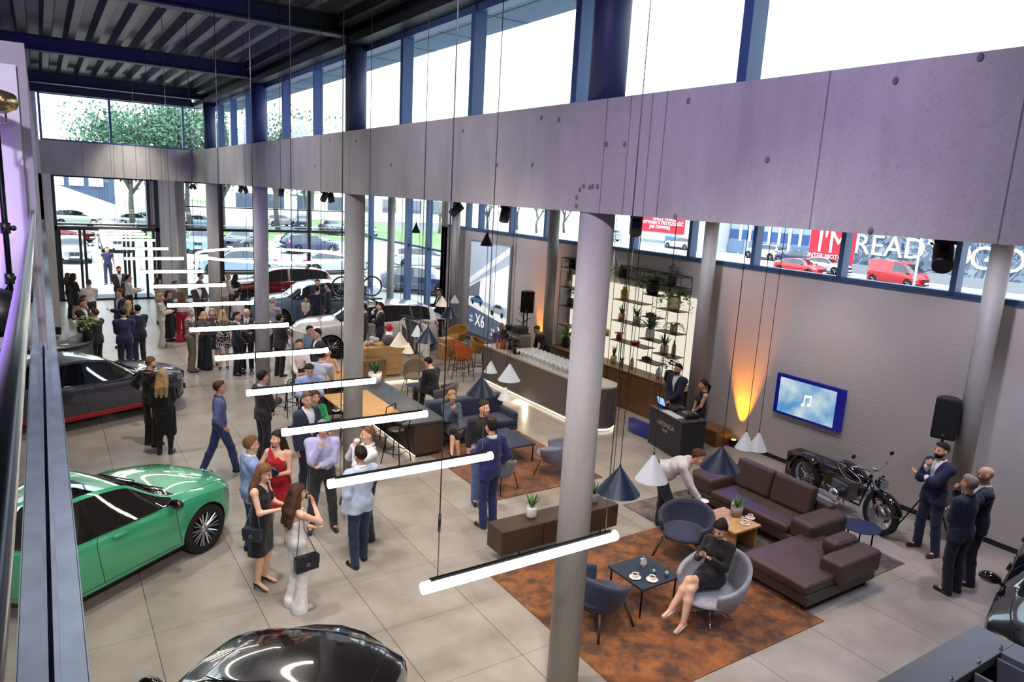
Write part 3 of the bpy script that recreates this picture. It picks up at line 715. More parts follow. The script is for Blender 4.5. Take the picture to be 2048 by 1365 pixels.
    for s in (-1, 1):
        q = MB()
        doorx = [K['pill'][0][1] + .02, K['ws'][0] - .14, K['pill'][1][0] + .03 if len(K['pill']) > 1 else -1.3]
        for xd in doorx:
            q.tube([surf(xd + .05 * math.sin(k), k, .0015, s) for k in (2.2, 2.6, 3, 3.5, 4, 4.5, 5, 5.5, 6)], .004, 4)
        q.tube([surf(doorx[2] + (doorx[1] - doorx[2]) * i / 10, 2.25, .0015, s) for i in range(11)], .004, 4)
        q.build('shut_line', DARK, t)
        q = MB(); q.tube([surf(K['side'][0] + (K['side'][1] - K['side'][0]) * i / 14, 7, .004, s) for i in range(15)], .009, 5); q.build('window_trim', TRIMB, t)
        for xd in (doorx[0] + .16, doorx[2] + .14):
            q = MB(); p0 = surf(xd, 5.0, .012, s); p1 = surf(xd + .2, 5.0, .012, s); q.tube([p0, p1], .016, 6); q.ball(((p0[0] + p1[0]) / 2, p0[1], p0[2]), (.1, .012, .03), 10, 6); q.build('door_handle', P, t)
    q = MB()   # bonnet edges and two creases
    for s in (-1, 1):
        q.tube([surf(K['ws'][0] + .05 + (L / 2 - .15 - K['ws'][0] - .05) * i / 8, 8.2, .001, s) for i in range(9)], .004, 4)
    q.build('bonnet_line', DARK, t)
    q = MB()
    for s in (-.45, .1): q.tube([(K['ws'][0] + .02, s, pw(K['top'], K['ws'][0] + .02) + .01), (K['ws'][0] - .15, s + .5, pw(K['top'], K['ws'][0] - .15) + .012)], .01, 5)
    q.build('wiper', BLACK, t)
    q = MB(); zq = pw(K['top'], L / 2 - .13); q.cyl((L / 2 - .14, 0, zq - .012), (L / 2 - .135, 0, zq + .006), .041, n=16); q.m = 1
    for k in range(4):
        a0 = k * PI / 2; cols = 1 if k % 2 else 2; q.m = cols
        q.add([(L / 2 - .137, 0, zq + .0075)] + [(L / 2 - .137 + .028 * math.cos(a0 + j * PI / 8), .028 * math.sin(a0 + j * PI / 8), zq + .0075) for j in range(5)], [(0, 1, 2, 3), (0, 3, 4, 5)], False)
    q.build('roundel', [BLACK, plastic((235, 238, 240)), plastic((30, 110, 190))], t)
    if skirt is not None:
        for s in (-1, 1):
            q = MB(); x0, x1 = xr + r * 1.12, xf - r * 1.12
            vs = [];
            for i in range(13):
                x = x0 + (x1 - x0) * i / 12
                vs += [surf(x, 1.0, .02, s), surf(x, 2.0, .02, s), surf(x, 2.25, .012, s)]
            fs = []
            for i in range(12):
                for j in range(2): fs.append((i * 3 + j, i * 3 + j + 1, (i + 1) * 3 + j + 1, (i + 1) * 3 + j))
            q.add(vs, fs, True); q.build('side_skirt', skirt, t)
    return t
paint('green', (72, 178, 132), .22, .25); paint('greenb', (30, 74, 84)); paint('graphite', (66, 66, 82), .3, .5); paint('black', (8, 8, 12), .15, .1); paint('white', (206, 206, 208), .25, .15)
paint('bluegrey', (112, 132, 160), .28, .4); paint('red', (120, 16, 22), .22, .35); paint('silver', (190, 196, 202), .3, .5); paint('brightred', (200, 30, 38), .3, .1); paint('navy', (40, 56, 92), .28, .4); paint('anthracite', (70, 76, 88), .3, .4); paint('lightblue', (150, 178, 205), .3, .3)
REDT = mat('red_trim', (180, 24, 30), .3, coat=.5)
def ang(dx, dy): return math.atan2(dy, dx)
# showroom cars
make_car('sedan', 'green', 'green sedan with dark glass roof parked under the balustrade', (-.02, 10.23, 0), ang(.827, .562), over=dict(panoroof=(-.75, .12), L=4.8, W=1.9, wr=.36), rim=metalm((205, 208, 212), .2))
make_car('sedan', 'graphite', 'dark grey sedan with red side skirts behind the aproned waiters', (.36, 17.75, 0), ang(1, .42), skirt=REDT, over=dict(W=1.9))
make_car('sedan', 'black', 'glossy black car whose bonnet shows at the bottom edge', (.72, 4.80, 0), ang(.68, .73), over=dict(W=1.94, L=4.9))
make_car('suv', 'black', 'black off-roader at the right edge beside the display counter', (10.23, 2.51, 0), ang(-.97, -.24), over=dict(L=4.6))
make_car('suv', 'white', 'white estate car carrying a bicycle on its roof rack', (8.72, 21.95, 0), ang(-1, .05), over=dict(L=4.95, W=1.92))
make_car('suv', 'bluegrey', 'silver blue off-roader in the middle of the far row', (8.55, 27.2, 0), ang(-1, .02))
make_car('suv', 'red', 'dark red off-roader at the back by the glass facade', (8.6, 32.1, 0), ang(-1, .08))
# ================================================================== OUTSIDE
GZ = -.05
g = MB(); g.quad((-60, 35.3, GZ), (13.7, 35.3, GZ), (13.7, 200, GZ), (-60, 200, GZ)); g.quad((13.7, -40, GZ), (160, -40, GZ), (160, 200, GZ), (13.7, 200, GZ))
struct(g.build('car_park_ground', mat('paving_light', (178, 176, 172), .85, 0, .08, .6)), 'pale paved car park and yard outside', 'ground')
g = MB(); g.quad((44, -40, GZ + .01), (58.5, -40, GZ + .01), (58.5, 200, GZ + .01), (44, 200, GZ + .01)); g.quad((-60, 84, GZ + .01), (44, 84, GZ + .01), (44, 92, GZ + .01), (-60, 92, GZ + .01))
struct(g.build('road_surface', mat('asphalt', (128, 130, 134), .9, 0, .08, 1)), 'grey asphalt road outside', 'road')
g = MB(); g.quad((30, 60, GZ + .015), (44, 60, GZ + .015), (44, 200, GZ + .015), (30, 200, GZ + .015)); g.quad((-60, 69.5, GZ + .015), (30, 69.5, GZ + .015), (30, 83.5, GZ + .015), (-60, 83.5, GZ + .015)); g.quad((34, 8, GZ + .015), (43, 8, GZ + .015), (43, 60, GZ + .015), (34, 60, GZ + .015))
tag(g.build('grass', mat('grass_green', (116, 142, 88), .95, 0, .2, 3)), 'green grass strips between car park and roads', 'grass', kind='stuff')
# parked cars, shared meshes with their own paint
PROTO = {}
def parked(kind, pname, label, loc, heading):
    if kind not in PROTO:
        PROTO[kind] = make_car(kind, pname, label, (*loc, GZ), heading, hi=False, group='cars parked outside'); return PROTO[kind]
    c = copy_tree(PROTO[kind]); c.location = (*loc, GZ); c.rotation_euler = (0, 0, heading); c['label'] = label
    for ch in c.children:
        if ch.name.startswith('body'): ch.material_slots[0].link = 'OBJECT'; ch.material_slots[0].material = MATS['car_paint_' + pname]
    return c
SX = PI * 1.5   # nose towards the showroom
parked('suv', 'white', 'white off-roader parked nose-in facing the entrance doors', at(230, 500)[:2], SX)
parked('sedan', 'red', 'red car partly hidden behind the white off-roader at the entrance', (1.4, 66), SX + .8)
parked('wagon', 'silver', 'pale car behind the left leaf of the entrance', at(147, 520)[:2], SX)
for k, (kd, pn, lb, u, v, h) in enumerate([
    ('suv', 'lightblue', 'light blue off-roader framed between the fourth and the farthest column', 402, 502, SX - .25),
    ('sedan', 'navy', 'dark car behind the farthest column', 355, 492, SX),
    ('sedan', 'lightblue', 'pale blue saloon close to the glass left of the third column', 475, 545, PI - .1),
    ('suv', 'anthracite', 'grey blue car with its front to the glass, left of the third column', 485, 500, SX - .6),
    ('sedan', 'white', 'white saloon standing side on beyond the ring lamp', 578, 497, .1),
    ('wagon', 'navy', 'dark violet estate car beyond the ring lamp', 620, 505, .15),
    ('sedan', 'silver', 'pale saloon just outside the glass behind the bronze mullion', 620.5, 545, .1),
    ('suv', 'anthracite', 'dark off-roader in the row by the fence, right of the bronze mullion', 663, 468, SX),
    ('wagon', 'white', 'white estate car at the back row by the fence', 560, 452, .3),
    ('suv', 'anthracite', 'grey off-roader in the back row next to the white estate car', 605, 456, SX - .3),
    ('sedan', 'silver', 'pale car at the back row behind the second column', 700, 470, SX),
    ('wagon', 'silver', 'silver car seen through the corner glazing, upper one', 850, 535, -.35),
    ('sedan', 'navy', 'dark car with red lamps right outside the corner glazing', 845, 585, -.9),
    ('suv', 'silver', 'pale off-roader in the car park left of the entrance tree', 150, 452, .2),
    ('sedan', 'silver', 'pale saloon beneath the entrance tree', 215, 452, .1),
    ('wagon', 'lightblue', 'pale estate car at right beneath the entrance tree', 310, 450, .1),
    ('sedan', 'lightblue', 'light saloon seen above the transom behind the farthest column', 400, 455, 0.),
]): parked(kd, pn, lb, {355: (8.6, 64), 620.5: (14.9, 43.5), 578: (18.6, 61.6), 700: (30.6, 78), 215: (8.3, 86.3)}.get(u, at(u, v)[:2]), h)
BW = 63.0
for kd, pn, lb, u, v, h in [('van', 'brightred', 'red delivery van on the road before the mural', 1793, 570, PI * 1.5 - .15), ('sedan', 'white', 'white car on the road before the red panel', 1650, 545, PI * 1.5), ('sedan', 'brightred', 'red car ahead of the white one on the road', 1598, 549, PI * 1.5),
    ('suv', 'white', 'white car parked far off before the glass workshop', 1528, 518, PI * .5), ('sedan', 'navy', 'dark car parked before the glass workshop', 1590, 527, PI * .5), ('wagon', 'white', 'white car before the rounded building corner', 1362, 498, PI * .5), ('suv', 'silver', 'light car far away left of the workshop', 1212, 480, PI * .5)]:
    parked(kd, pn, lb, at(u, v)[:2], h)

# buildings across the road
def letter(parent, s, size, u, v, x, m, name='letter', xs=1.0, dz=0):
    p = at_x(u, v, x); return text_mesh(s, size, name, m, parent, (p[0] - .05, p[1], p[2] + dz), (PI / 2, 0, -PI / 2), .04, xs=xs)
MW = plastic((238, 238, 238), .6)
bd = thing('mural_building', 'long building with a graffiti mural and big white letters across the road', 'building', (0, 0, 0))
def mural():
    m, nt, b = new_mat('graffiti_mural'); N = nt.nodes; L = nt.links
    tc = N.new('ShaderNodeTexCoord'); n = N.new('ShaderNodeTexNoise'); n.inputs['Scale'].default_value = .35; n.inputs['Detail'].default_value = 2; n.inputs['Distortion'].default_value = 2.5
    cr = N.new('ShaderNodeValToRGB'); cr.color_ramp.interpolation = 'CONSTANT'
    for i, (p, c) in enumerate([(0, (56, 70, 92)), (.36, (98, 112, 130)), (.45, (150, 158, 166)), (.5, (74, 90, 114)), (.57, (122, 132, 144)), (.64, (48, 62, 86))]):
        e = cr.color_ramp.elements[i] if i < 2 else cr.color_ramp.elements.new(p)
        e.position = p; e.color = (*s2l(c), 1)
    L.new(tc.outputs['Object'], n.inputs['Vector']); L.new(n.outputs['Fac'], cr.inputs[0]); L.new(cr.outputs[0], b.inputs['Base Color']); b.inputs['Roughness'].default_value = .8
    return m
y0 = at_x(1706, 520, BW)[1]; y1 = at_x(1618, 500, BW)[1]
m = MB(); m.bb(BW, BW + 14, 0, y0, .8, 7.4); m.build('mural_wall', mural(), bd)
m = MB(); m.bb(BW - .04, BW + 13, 0, y0, GZ, .8); m.build('plinth', mat('plinth_grey', (150, 152, 156), .8), bd)
m = MB(); m.bb(BW - .05, BW + 14, y0, y1, GZ, 7.6); m.build('red_panel', mat('red_panel_paint', (200, 34, 56), .6), bd)
m = MB()
for y in [k * 2.9 for k in range(14)]: m.bb(BW - .03, BW, y - .03, y + .03, .8, 7.4)
m.bb(BW - .03, BW, 0, y0, 4.0, 4.06); m.build('panel_joint', mat('joint_grey', (110, 116, 126), .8), bd)
letter(bd, 'READY', 2.6, 1795, 497, BW, MW); letter(bd, 'TO', 2.6, 1898, 512, BW, MW); letter(bd, 'GO', 2.7, 1995, 522, BW, MW)
letter(bd, "I'M", 3.0, 1666, 487, BW - .05, MW, xs=.9); letter(bd, 'INTER MOTORS', .62, 1656, 514, BW - .05, MW)
b2 = thing('workshop_building', 'blue and white glass workshop with a rounded corner across the road', 'building', (0, 0, 0))
ys = at_x(1560, 480, 70)[1]; ye = at_x(1425, 470, 70)[1]
yS = at_x(1386, 470, 66)[1] - 2.3; yE = max(ys - 6, y1 + .3); m = MB(); m.bb(70, 84, yE, yS, GZ, 7.5); m.build('wall', mat('workshop_wall', (168, 186, 204), .6), b2)
m = MB(); m.bb(69.9, 70, yE, yS, 1.7, 2.8); m.build('blue_band', mat('band_blue', (60, 92, 150), .6), b2)
for k in range(9):
    m = MB(); y = yE + .4 + k * (yS - yE - .8) / 9; m.bb(69.85, 69.95, y, y + .35, GZ, 7.4); m.build('pilaster', MW, b2)
for k in range(4):
    m = MB(); y = yE + 2 + k * (yS - yE) / 4.4; m.bb(69.8, 69.9, y, y + 2.2, GZ + .1, 1.5); m.build('workshop_door', mat('door_blue_grey', (116, 140, 172), .4), b2)
m = MB(); ya = at_x(1598, 480, 66)[1]
pts = [(66, ya - 1.8 + 2.6 * (1 - math.cos(a)) ** 1.4, 8 - a * 4.2) for a in [k * .18 for k in range(12)]]
m.tube([(66, ya - 2 + .0, 8.5)] + [(66, ya - 2 - .25 * k * k * .12, 8 - .75 * k) for k in range(11)], .45, 8); m.build('rounded_frame', MW, b2)
m = MB(); m.bb(66.5, 68, ya - 4.5, ya - 1.9, GZ, 8); m.build('blue_corner', mat('corner_blue', (52, 84, 140), .5), b2)
b3 = thing('shop_building', 'white shop building with a red sign board far across the road', 'building', (0, 0, 0))
yl = at_x(1276, 460, 66)[1]; yr = at_x(1386, 470, 66)[1]
m = MB(); m.bb(66, 80, yr - 2, yl + 1.5, GZ, 6.4); m.build('wall', mat('shop_wall', (206, 208, 210), .7), b3)
m = MB(); m.bb(65.85, 66, at_x(1370, 450, 66)[1], yl, 1.75, 6.0); m.build('sign_board', MATS['red_panel_paint'], b3)
letter(b3, 'OTWARTA PRZYSZŁOŚĆ', .62, 1326, 447, 65.85, MW); letter(b3, 'JAK DAWNIEJ', .6, 1320, 455, 65.85, MW); letter(b3, 'NASZE WASZE', .62, 1330, 439, 65.85, MW)
m = MB(); m.bb(65.8, 65.95, at_x(1366, 480, 66)[1], at_x(1332, 480, 66)[1], GZ + .05, 1.35); m.build('shop_window', mat('shop_window_blue', (96, 130, 168), .2), b3)
m = MB(); m.bb(65.75, 66, at_x(1330, 480, 66)[1], yl, .55, .75); m.build('ledge', mat('ledge_grey', (150, 158, 166), .7), b3)
# office house beyond the car park
b4 = thing('office_building', 'white house with dark windows beyond the trees', 'building', (0, 0, 0))
m = MB(); m.bb(22, 62, 112, 124, GZ, 12); m.build('wall', mat('house_white', (226, 226, 224), .8), b4)
for k in range(8):
    for z in (1.5, 5.2, 8.8):
        m = MB(); m.bb(24 + k * 4.6, 26.4 + k * 4.6, 111.9, 112.05, z, z + 2.1); m.build('house_window', mat('window_dark', (70, 84, 104), .2), b4)
b5 = thing('grey_hall', 'dark blue hall with a white roof beyond the entrance tree', 'building', (0, 0, 0))
m = MB(); m.bb(-9, 9, 120, 134, GZ, 7.2); m.build('wall', mat('hall_blue', (74, 92, 120), .7), b5)
m = MB(); m.bb(-9.4, 9.4, 119.5, 134, 7.2, 8.0); m.build('roof_edge', MW, b5)
for k in range(3):
    m = MB(); m.bb(1 + k * 2.4, 2.8 + k * 2.4, 119.8, 120, 3.4, 5.8); m.build('hall_window', MW, b5)
m = MB(); m.add([(-10, 100, GZ), (12, 100, GZ), (-2, 100, 5), (-10, 100, 4.4), (-10, 108, GZ), (12, 108, GZ), (-2, 108, 5), (-10, 108, 4.4)], [(0, 1, 2, 3), (7, 6, 5, 4), (1, 5, 6, 2), (2, 6, 7, 3), (0, 3, 7, 4)], False)
tag(m.build('sand_heap', mat('sand_pale', (222, 216, 204), .95, 0, .06, 2)), 'pale heap of sand in front of the dark blue hall', 'heap')
# trees
LEAF = mat('tree_leaf', (86, 122, 98), .7, 0, .3, .8); BARK = mat('tree_bark', (92, 88, 86), .9, 0, .2, 4)
def tree(x, y, h, rad, lab, seed, trunk=.3, nleaf=2600, lo=.22):
    rnd = random.Random(seed); t = thing('broadleaf_tree', lab, 'tree', (x, y, GZ), 0, 'trees behind the car park')
    tr = MB(); tips = []
    def branch(p, d, L, r, lev):
        q = p + d * L; mid = p + d * L * .5 + Vector((rnd.uniform(-1, 1), rnd.uniform(-1, 1), 0)) * L * .06
        tr.tube([p, mid, q], [r, r * .85, r * .66], 7 if lev < 2 else 4)
        if lev >= 3: tips.append(q); return
        tips.append(mid) if lev >= 2 else None
        for k in range(4 if lev == 0 else 3):
            a = rnd.uniform(0, 2 * PI); s = rnd.uniform(.45, .95) if lev else rnd.uniform(.3, .7)
            nd = (d + Vector((math.cos(a) * s, math.sin(a) * s, rnd.uniform(-.05, .25)))).normalized()
            branch(q - d * L * rnd.uniform(0, .35), nd, L * rnd.uniform(.62, .8), r * .6, lev + 1)
    branch(Vector((0, 0, 0)), Vector((rnd.uniform(-.05, .05), 0, 1)), h * .34, trunk, 0)
    tr.build('trunk', BARK, t)
    lf = MB(); vs = []; fs = []
    for k in range(int(nleaf * .8)):
        c = rnd.choice(tips) + Vector((rnd.gauss(0, 1), rnd.gauss(0, 1), rnd.gauss(0, .8))) * rad * .19
        if c.z < h * lo: continue
        s = rnd.uniform(.10, .26) * h / 14; u = Vector((rnd.uniform(-1, 1), rnd.uniform(-1, 1), rnd.uniform(-1, 1))).normalized(); w = u.orthogonal().normalized()
        o = len(vs); vs += [c - u * s - w * s * .1, c + w * s * .6, c + u * s, c - w * s * .6]; fs.append((o, o + 1, o + 2, o + 3))
    lf.add(vs, fs, False); lf.build('foliage', LEAF, t)
for i, (u, v, h, rad, lab, n) in enumerate([(266, 452, 14.5, 7, 'big broad tree behind the entrance doors with a forked trunk', 5200), (382, 440, 14, 6, 'tree right of the farthest column', 4200), (556, 428, 15, 7, 'tree behind the ring lamp, left of the bronze mullion', 3600),
    (330, 430, 16, 6, 'tall tree between the entrance tree and the farthest column, crown in the high window', 4200), (445, 432, 15, 6, 'tree seen beside the fourth column through the first clerestory panes', 3600), (618, 425, 11, 5, 'small tree right of the ring lamp', 2000)]):
    p = at(u, v); s = min(1, 82 / p[1]); tree(p[0] * s, p[1] * s, h, rad, lab, 30 + i, nleaf=n)
for i, (u, Yd, h) in enumerate([(975, 95, 7.5), (1035, 98, 8.5), (1075, 90, 7), (1130, 92, 8), (880, 85, 6.5), (1200, 88, 8.5)]):
    d = ray(u, 430); k = Yd / d[1]; tree(d[0] * k, Yd, h, 5, 'green tree in the belt beyond the road, %s' % ['above the poster', 'in the middle pane over the poster', 'left of the slender column by the shelf', 'right of the slender column by the shelf', 'in the corner glazing', 'right of the foreground column'][i], 60 + i, .2, 2400, .05)
# fence, posts and signs outside
m = thing('mesh_fence', 'thin metal fence along the far edge of the car park', 'fence', (0, 0, GZ))
for z in (.1, .5, .9, 1.3): q = MB(); q.tube([(-30, 69, z), (34, 69, z)], .02, 4); q.build('rail', metalm((180, 186, 190), .5), m)
for k in range(22): q = MB(); q.cyl((-30 + k * 3.05, 69, 0), (-30 + k * 3.05, 69, 1.45), .03, n=6); q.build('post', metalm((180, 186, 190), .5), m)
for u, v, h, lab in [(596, 460, 4.0, 'dark lamp post in the car park right of the ring lamp'), (1825, 585, 7, 'white lamp post beside the red van'), (1428, 505, 6.5, 'pale lamp post right of the slender column')]:
    p = at(u, v); t = thing('lamp_post', lab, 'lamp post', (p[0], p[1], GZ)); q = MB(); q.cyl((0, 0, 0), (0, 0, h), .1, .07, 8); q.build('pole', MW if 'white' in lab or 'pale' in lab else FRAME, t); q = MB(); q.bb(-.9, .1, -.1, .1, h, h + .12); q.build('lamp_head', MW if 'white' in lab or 'pale' in lab else FRAME, t)
p = at(1242, 485); t = thing('road_sign', 'white diamond road sign across the yard right of the foreground column', 'sign', (p[0], p[1], GZ)); q = MB(); q.cyl((0, 0, 0), (0, 0, 2.6), .04, n=6); q.build('post', metalm((150, 150, 150)), t); q = MB(); q.box((0, 0, 3.2), (.04, 1.1, 1.1), rx=PI / 4); q.build('sign_plate', MW, t)
# ================================================================== PEOPLE
# bodies and clothes are blended distance fields turned into one continuous surface each
def vec(*a): return np.array(a, float)
class Field:
    def __init__(s, h, k=.03): s.h = h; s.k = k; s.pr = []; s.cut = []
    def cone(s, a, b, r1, r2, flat=None): s.pr.append(('c', np.array(a, float), np.array(b, float), r1, r2, flat)); return s
    def ell(s, c, r, R=None): s.pr.append(('e', np.array(c, float), np.array(r, float), np.eye(3) if R is None else R)); return s
    def grow(s, t): s.t = t; return s
    def bounds(s, p):
        if p[0] == 'c':
            m = max(p[3], p[4]); return np.minimum(p[1], p[2]) - m, np.maximum(p[1], p[2]) + m
        e = np.sqrt(((p[3] * p[2][None, :]) ** 2).sum(1)); return p[1] - e, p[1] + e
    @staticmethod
    def dist(p, P):
        if p[0] == 'c':
            a, b, r1, r2, fl = p[1:]
            ab = b - a; L2 = max(1e-9, ab @ ab); q = P - a
            t = np.clip((q @ ab) / L2, 0, 1); d = q - t[..., None] * ab
            if fl is not None:       # flattened along a unit axis: fl = (axis, factor)
                ax, f = fl; c = d @ ax; d = d + (c * (f - 1))[..., None] * ax
            return np.sqrt((d * d).sum(-1)) - (r1 + (r2 - r1) * t)
        q = (P - p[1]) @ p[3]; k0 = np.sqrt(((q / p[2]) ** 2).sum(-1)); k1 = np.sqrt(((q / p[2] ** 2) ** 2).sum(-1)) + 1e-9
        return k0 * (k0 - 1) / k1
    def mesh(s, wob=0.0, wseed=0.):
        if not s.pr: return np.zeros((0, 3)), np.zeros((0, 4), int)
        B = [s.bounds(p) for p in s.pr]; g = .04
        lo = np.min([b[0] for b in B], 0) - g; hi = np.max([b[1] for b in B], 0) + g; h = s.h
        n = np.ceil((hi - lo) / h).astype(int) + 1
        D = np.full(n, .25); ax = [lo[i] + h * np.arange(n[i]) for i in range(3)]
        for p, (b0, b1) in zip(s.pr, B):
            m = g + s.k; i0 = np.maximum(((b0 - m - lo) / h).astype(int), 0); i1 = np.minimum(np.ceil((b1 + m - lo) / h).astype(int) + 1, n)
            sl = tuple(slice(i0[i], i1[i]) for i in range(3))
            P = np.stack(np.meshgrid(*[ax[i][sl[i]] for i in range(3)], indexing='ij'), -1)
            d = s.dist(p, P); o = D[sl]; k = s.k
            hh = np.clip(.5 + .5 * (o - d) / k, 0, 1); D[sl] = o * (1 - hh) + d * hh - k * hh * (1 - hh)
        if wob or s.cut:
            P = np.stack(np.meshgrid(*ax, indexing='ij'), -1)
            if wob:
                D += wob * (np.sin(P[..., 0] * 19 + wseed + 14 * P[..., 2]) * np.sin(P[..., 2] * 31 + wseed * 2 + P[..., 1] * 22 + P[..., 0] * 12) + .4 * np.sin(P[..., 1] * 47 + P[..., 2] * 29 - P[..., 0] * 33 + wseed))
            for c in s.cut: D = np.maximum(D, c(P))
        return nets(D, lo, h)
def nets(D, lo, h):
    """surface nets on a regular grid"""
    neg = D < 0; nx, ny, nz = D.shape
    c = [neg[i:nx - 1 + i, j:ny - 1 + j, k:nz - 1 + k] for i in (0, 1) for j in (0, 1) for k in (0, 1)]
    sm = sum(x.astype(np.int8) for x in c); act = (sm > 0) & (sm < 8)
    idx = np.full(act.shape, -1, int); cells = np.argwhere(act); idx[act] = np.arange(len(cells))
    acc = np.zeros((len(cells), 3)); cnt = np.zeros(len(cells))
    cor = [(i, j, k) for i in (0, 1) for j in (0, 1) for k in (0, 1)]
    vals = {q: D[cells[:, 0] + q[0], cells[:, 1] + q[1], cells[:, 2] + q[2]] for q in cor}
    for a in cor:
        for e in range(3):
            if a[e] == 1: continue
            b = list(a); b[e] = 1; b = tuple(b); va, vb = vals[a], vals[b]; x = (va < 0) != (vb < 0)
            t = np.where(x, va / np.where(x, va - vb, 1), 0); pt = np.array(a, float)[None, :] + t[:, None] * (np.array(b) - np.array(a))[None, :]
            acc += pt * x[:, None]; cnt += x
    V = lo + h * (cells + acc / np.maximum(cnt, 1)[:, None])
    F = []
    for e in range(3):
        a1, a2 = (e + 1) % 3, (e + 2) % 3
        s0 = [slice(1, -1)] * 3; s0[e] = slice(0, -1); s1 = list(s0); s1[e] = slice(1, None)
        A, Bn = neg[tuple(s0)], neg[tuple(s1)]; x = A != Bn; q = np.argwhere(x)
        if len(q) == 0: continue
        off = np.array([1, 1, 1]); off[e] = 0; q = q + off; fl = A[x]
        def id_(d1, d2): p = q.copy(); p[:, a1] -= d1; p[:, a2] -= d2; return idx[p[:, 0], p[:, 1], p[:, 2]]
        f = np.stack([id_(1, 1), id_(0, 1), id_(0, 0), id_(1, 0)], 1); f[~fl] = f[~fl][:, ::-1]; F.append(f)
    F = np.concatenate(F) if F else np.zeros((0, 4), int)
    return V, F[(F >= 0).all(1)]
def np_mesh(name, parts, mats):
    """parts: list of (verts, faces(list or Nx4 array), material index)"""
    me = bpy.data.meshes.new(name); vs = np.concatenate([p[0] for p in parts]); o = 0; loops = []; tot = []; mi = []
    for V, F, m in parts:
        F = np.asarray(F); 
        loops.append((F + o).ravel()); tot.append(np.full(len(F), F.shape[1])); mi.append(np.full(len(F), m)); o += len(V)
    loops = np.concatenate(loops); tot = np.concatenate(tot); mi = np.concatenate(mi); st = np.concatenate([[0], np.cumsum(tot)[:-1]])
    me.vertices.add(len(vs)); me.vertices.foreach_set('co', vs.astype(np.float32).ravel())
    me.loops.add(len(loops)); me.loops.foreach_set('vertex_index', loops.astype(np.int32))
    me.polygons.add(len(tot)); me.polygons.foreach_set('loop_start', st.astype(np.int32)); me.polygons.foreach_set('loop_total', tot.astype(np.int32))
    me.polygons.foreach_set('use_smooth', np.ones(len(tot), bool)); 
    for m in mats: me.materials.append(m)
    me.polygons.foreach_set('material_index', mi.astype(np.int32)); me.update(calc_edges=True); me.validate(); return me
def skin_mat(c):
    nm = 'skin_%d_%d_%d' % tuple(c)
    if nm in MATS: return MATS[nm]
    m = mat(nm, c, .5, 0, .05, 9); b = m.node_tree.nodes['Principled BSDF']; b.inputs['Subsurface Weight'].default_value = .0; return m
SKIN = (214, 166, 140); SKIN2 = (198, 146, 118); SKIN3 = (226, 182, 156)
HAIRC = {'dark': (38, 30, 26), 'black': (20, 18, 18), 'brown': (78, 54, 38), 'blond': (172, 142, 102), 'grey': (140, 134, 128), 'lightbrown': (112, 82, 56), 'red': (110, 62, 36)}
def rotm(ax, a):
    return np.array(Matrix.Rotation(a, 3, ax))
def ik(a, c, l1, l2, pole):
    d = c - a; L = np.linalg.norm(d); L = min(max(L, abs(l1 - l2) + .01), l1 + l2 - .003); u = d / np.linalg.norm(d); c2 = a + u * L
    x = (l1 * l1 - l2 * l2 + L * L) / (2 * L); hgt = math.sqrt(max(0, l1 * l1 - x * x)); p = np.array(pole, float); p = p - u * (p @ u); nn = np.linalg.norm(p)
    p = p / nn if nn > 1e-6 else vec(0, -1, 0)
    return a + u * x + p * hgt, c2
ARM = {  # wrist (x outward on its own side, y forward, z up), elbow pole (outward, forward, up), finger curl
    'down': ((.23, .03, .82), (.4, -1, 0), .5), 'hold': ((.08, .30, 1.14), (.5, -.4, -1), 1.1), 'phone': ((.07, .30, 1.2), (.5, -.3, -1), 1.0), 'chin': ((.05, .19, 1.36), (.2, .25, -1), 1.3),
    'mouth': ((.05, .21, 1.44), (.6, .3, -1), 1.2), 'pocket': ((.20, .06, .93), (.8, -1, .1), .4), 'front': ((.03, .20, .93), (.8, -.3, 0), .8), 'cross': ((-.13, .20, 1.2), (.7, .5, -1), .8), 'belly': ((-.04, .22, 1.10), (.45, -.2, -.9), .6),
    'hip': ((.19, .02, 1.02), (1, -.5, .1), .7), 'back': ((.05, -.16, .98), (1, -.3, .2), .6), 'talk': ((.22, .34, 1.18), (.6, -.5, -1), .4), 'table': ((.14, .42, .98), (.8, -.3, -1), .5), 'plate': ((.10, .33, 1.1), (.7, -.3, -1), .3), 'lap': ((.08, .34, .98), (.8, -.3, -.5), .6), 'swing': ((.24, .20, .86), (.4, -1, 0), .5), 'swingb': ((.24, -.16, .86), (.4, -1, 0), .5)}
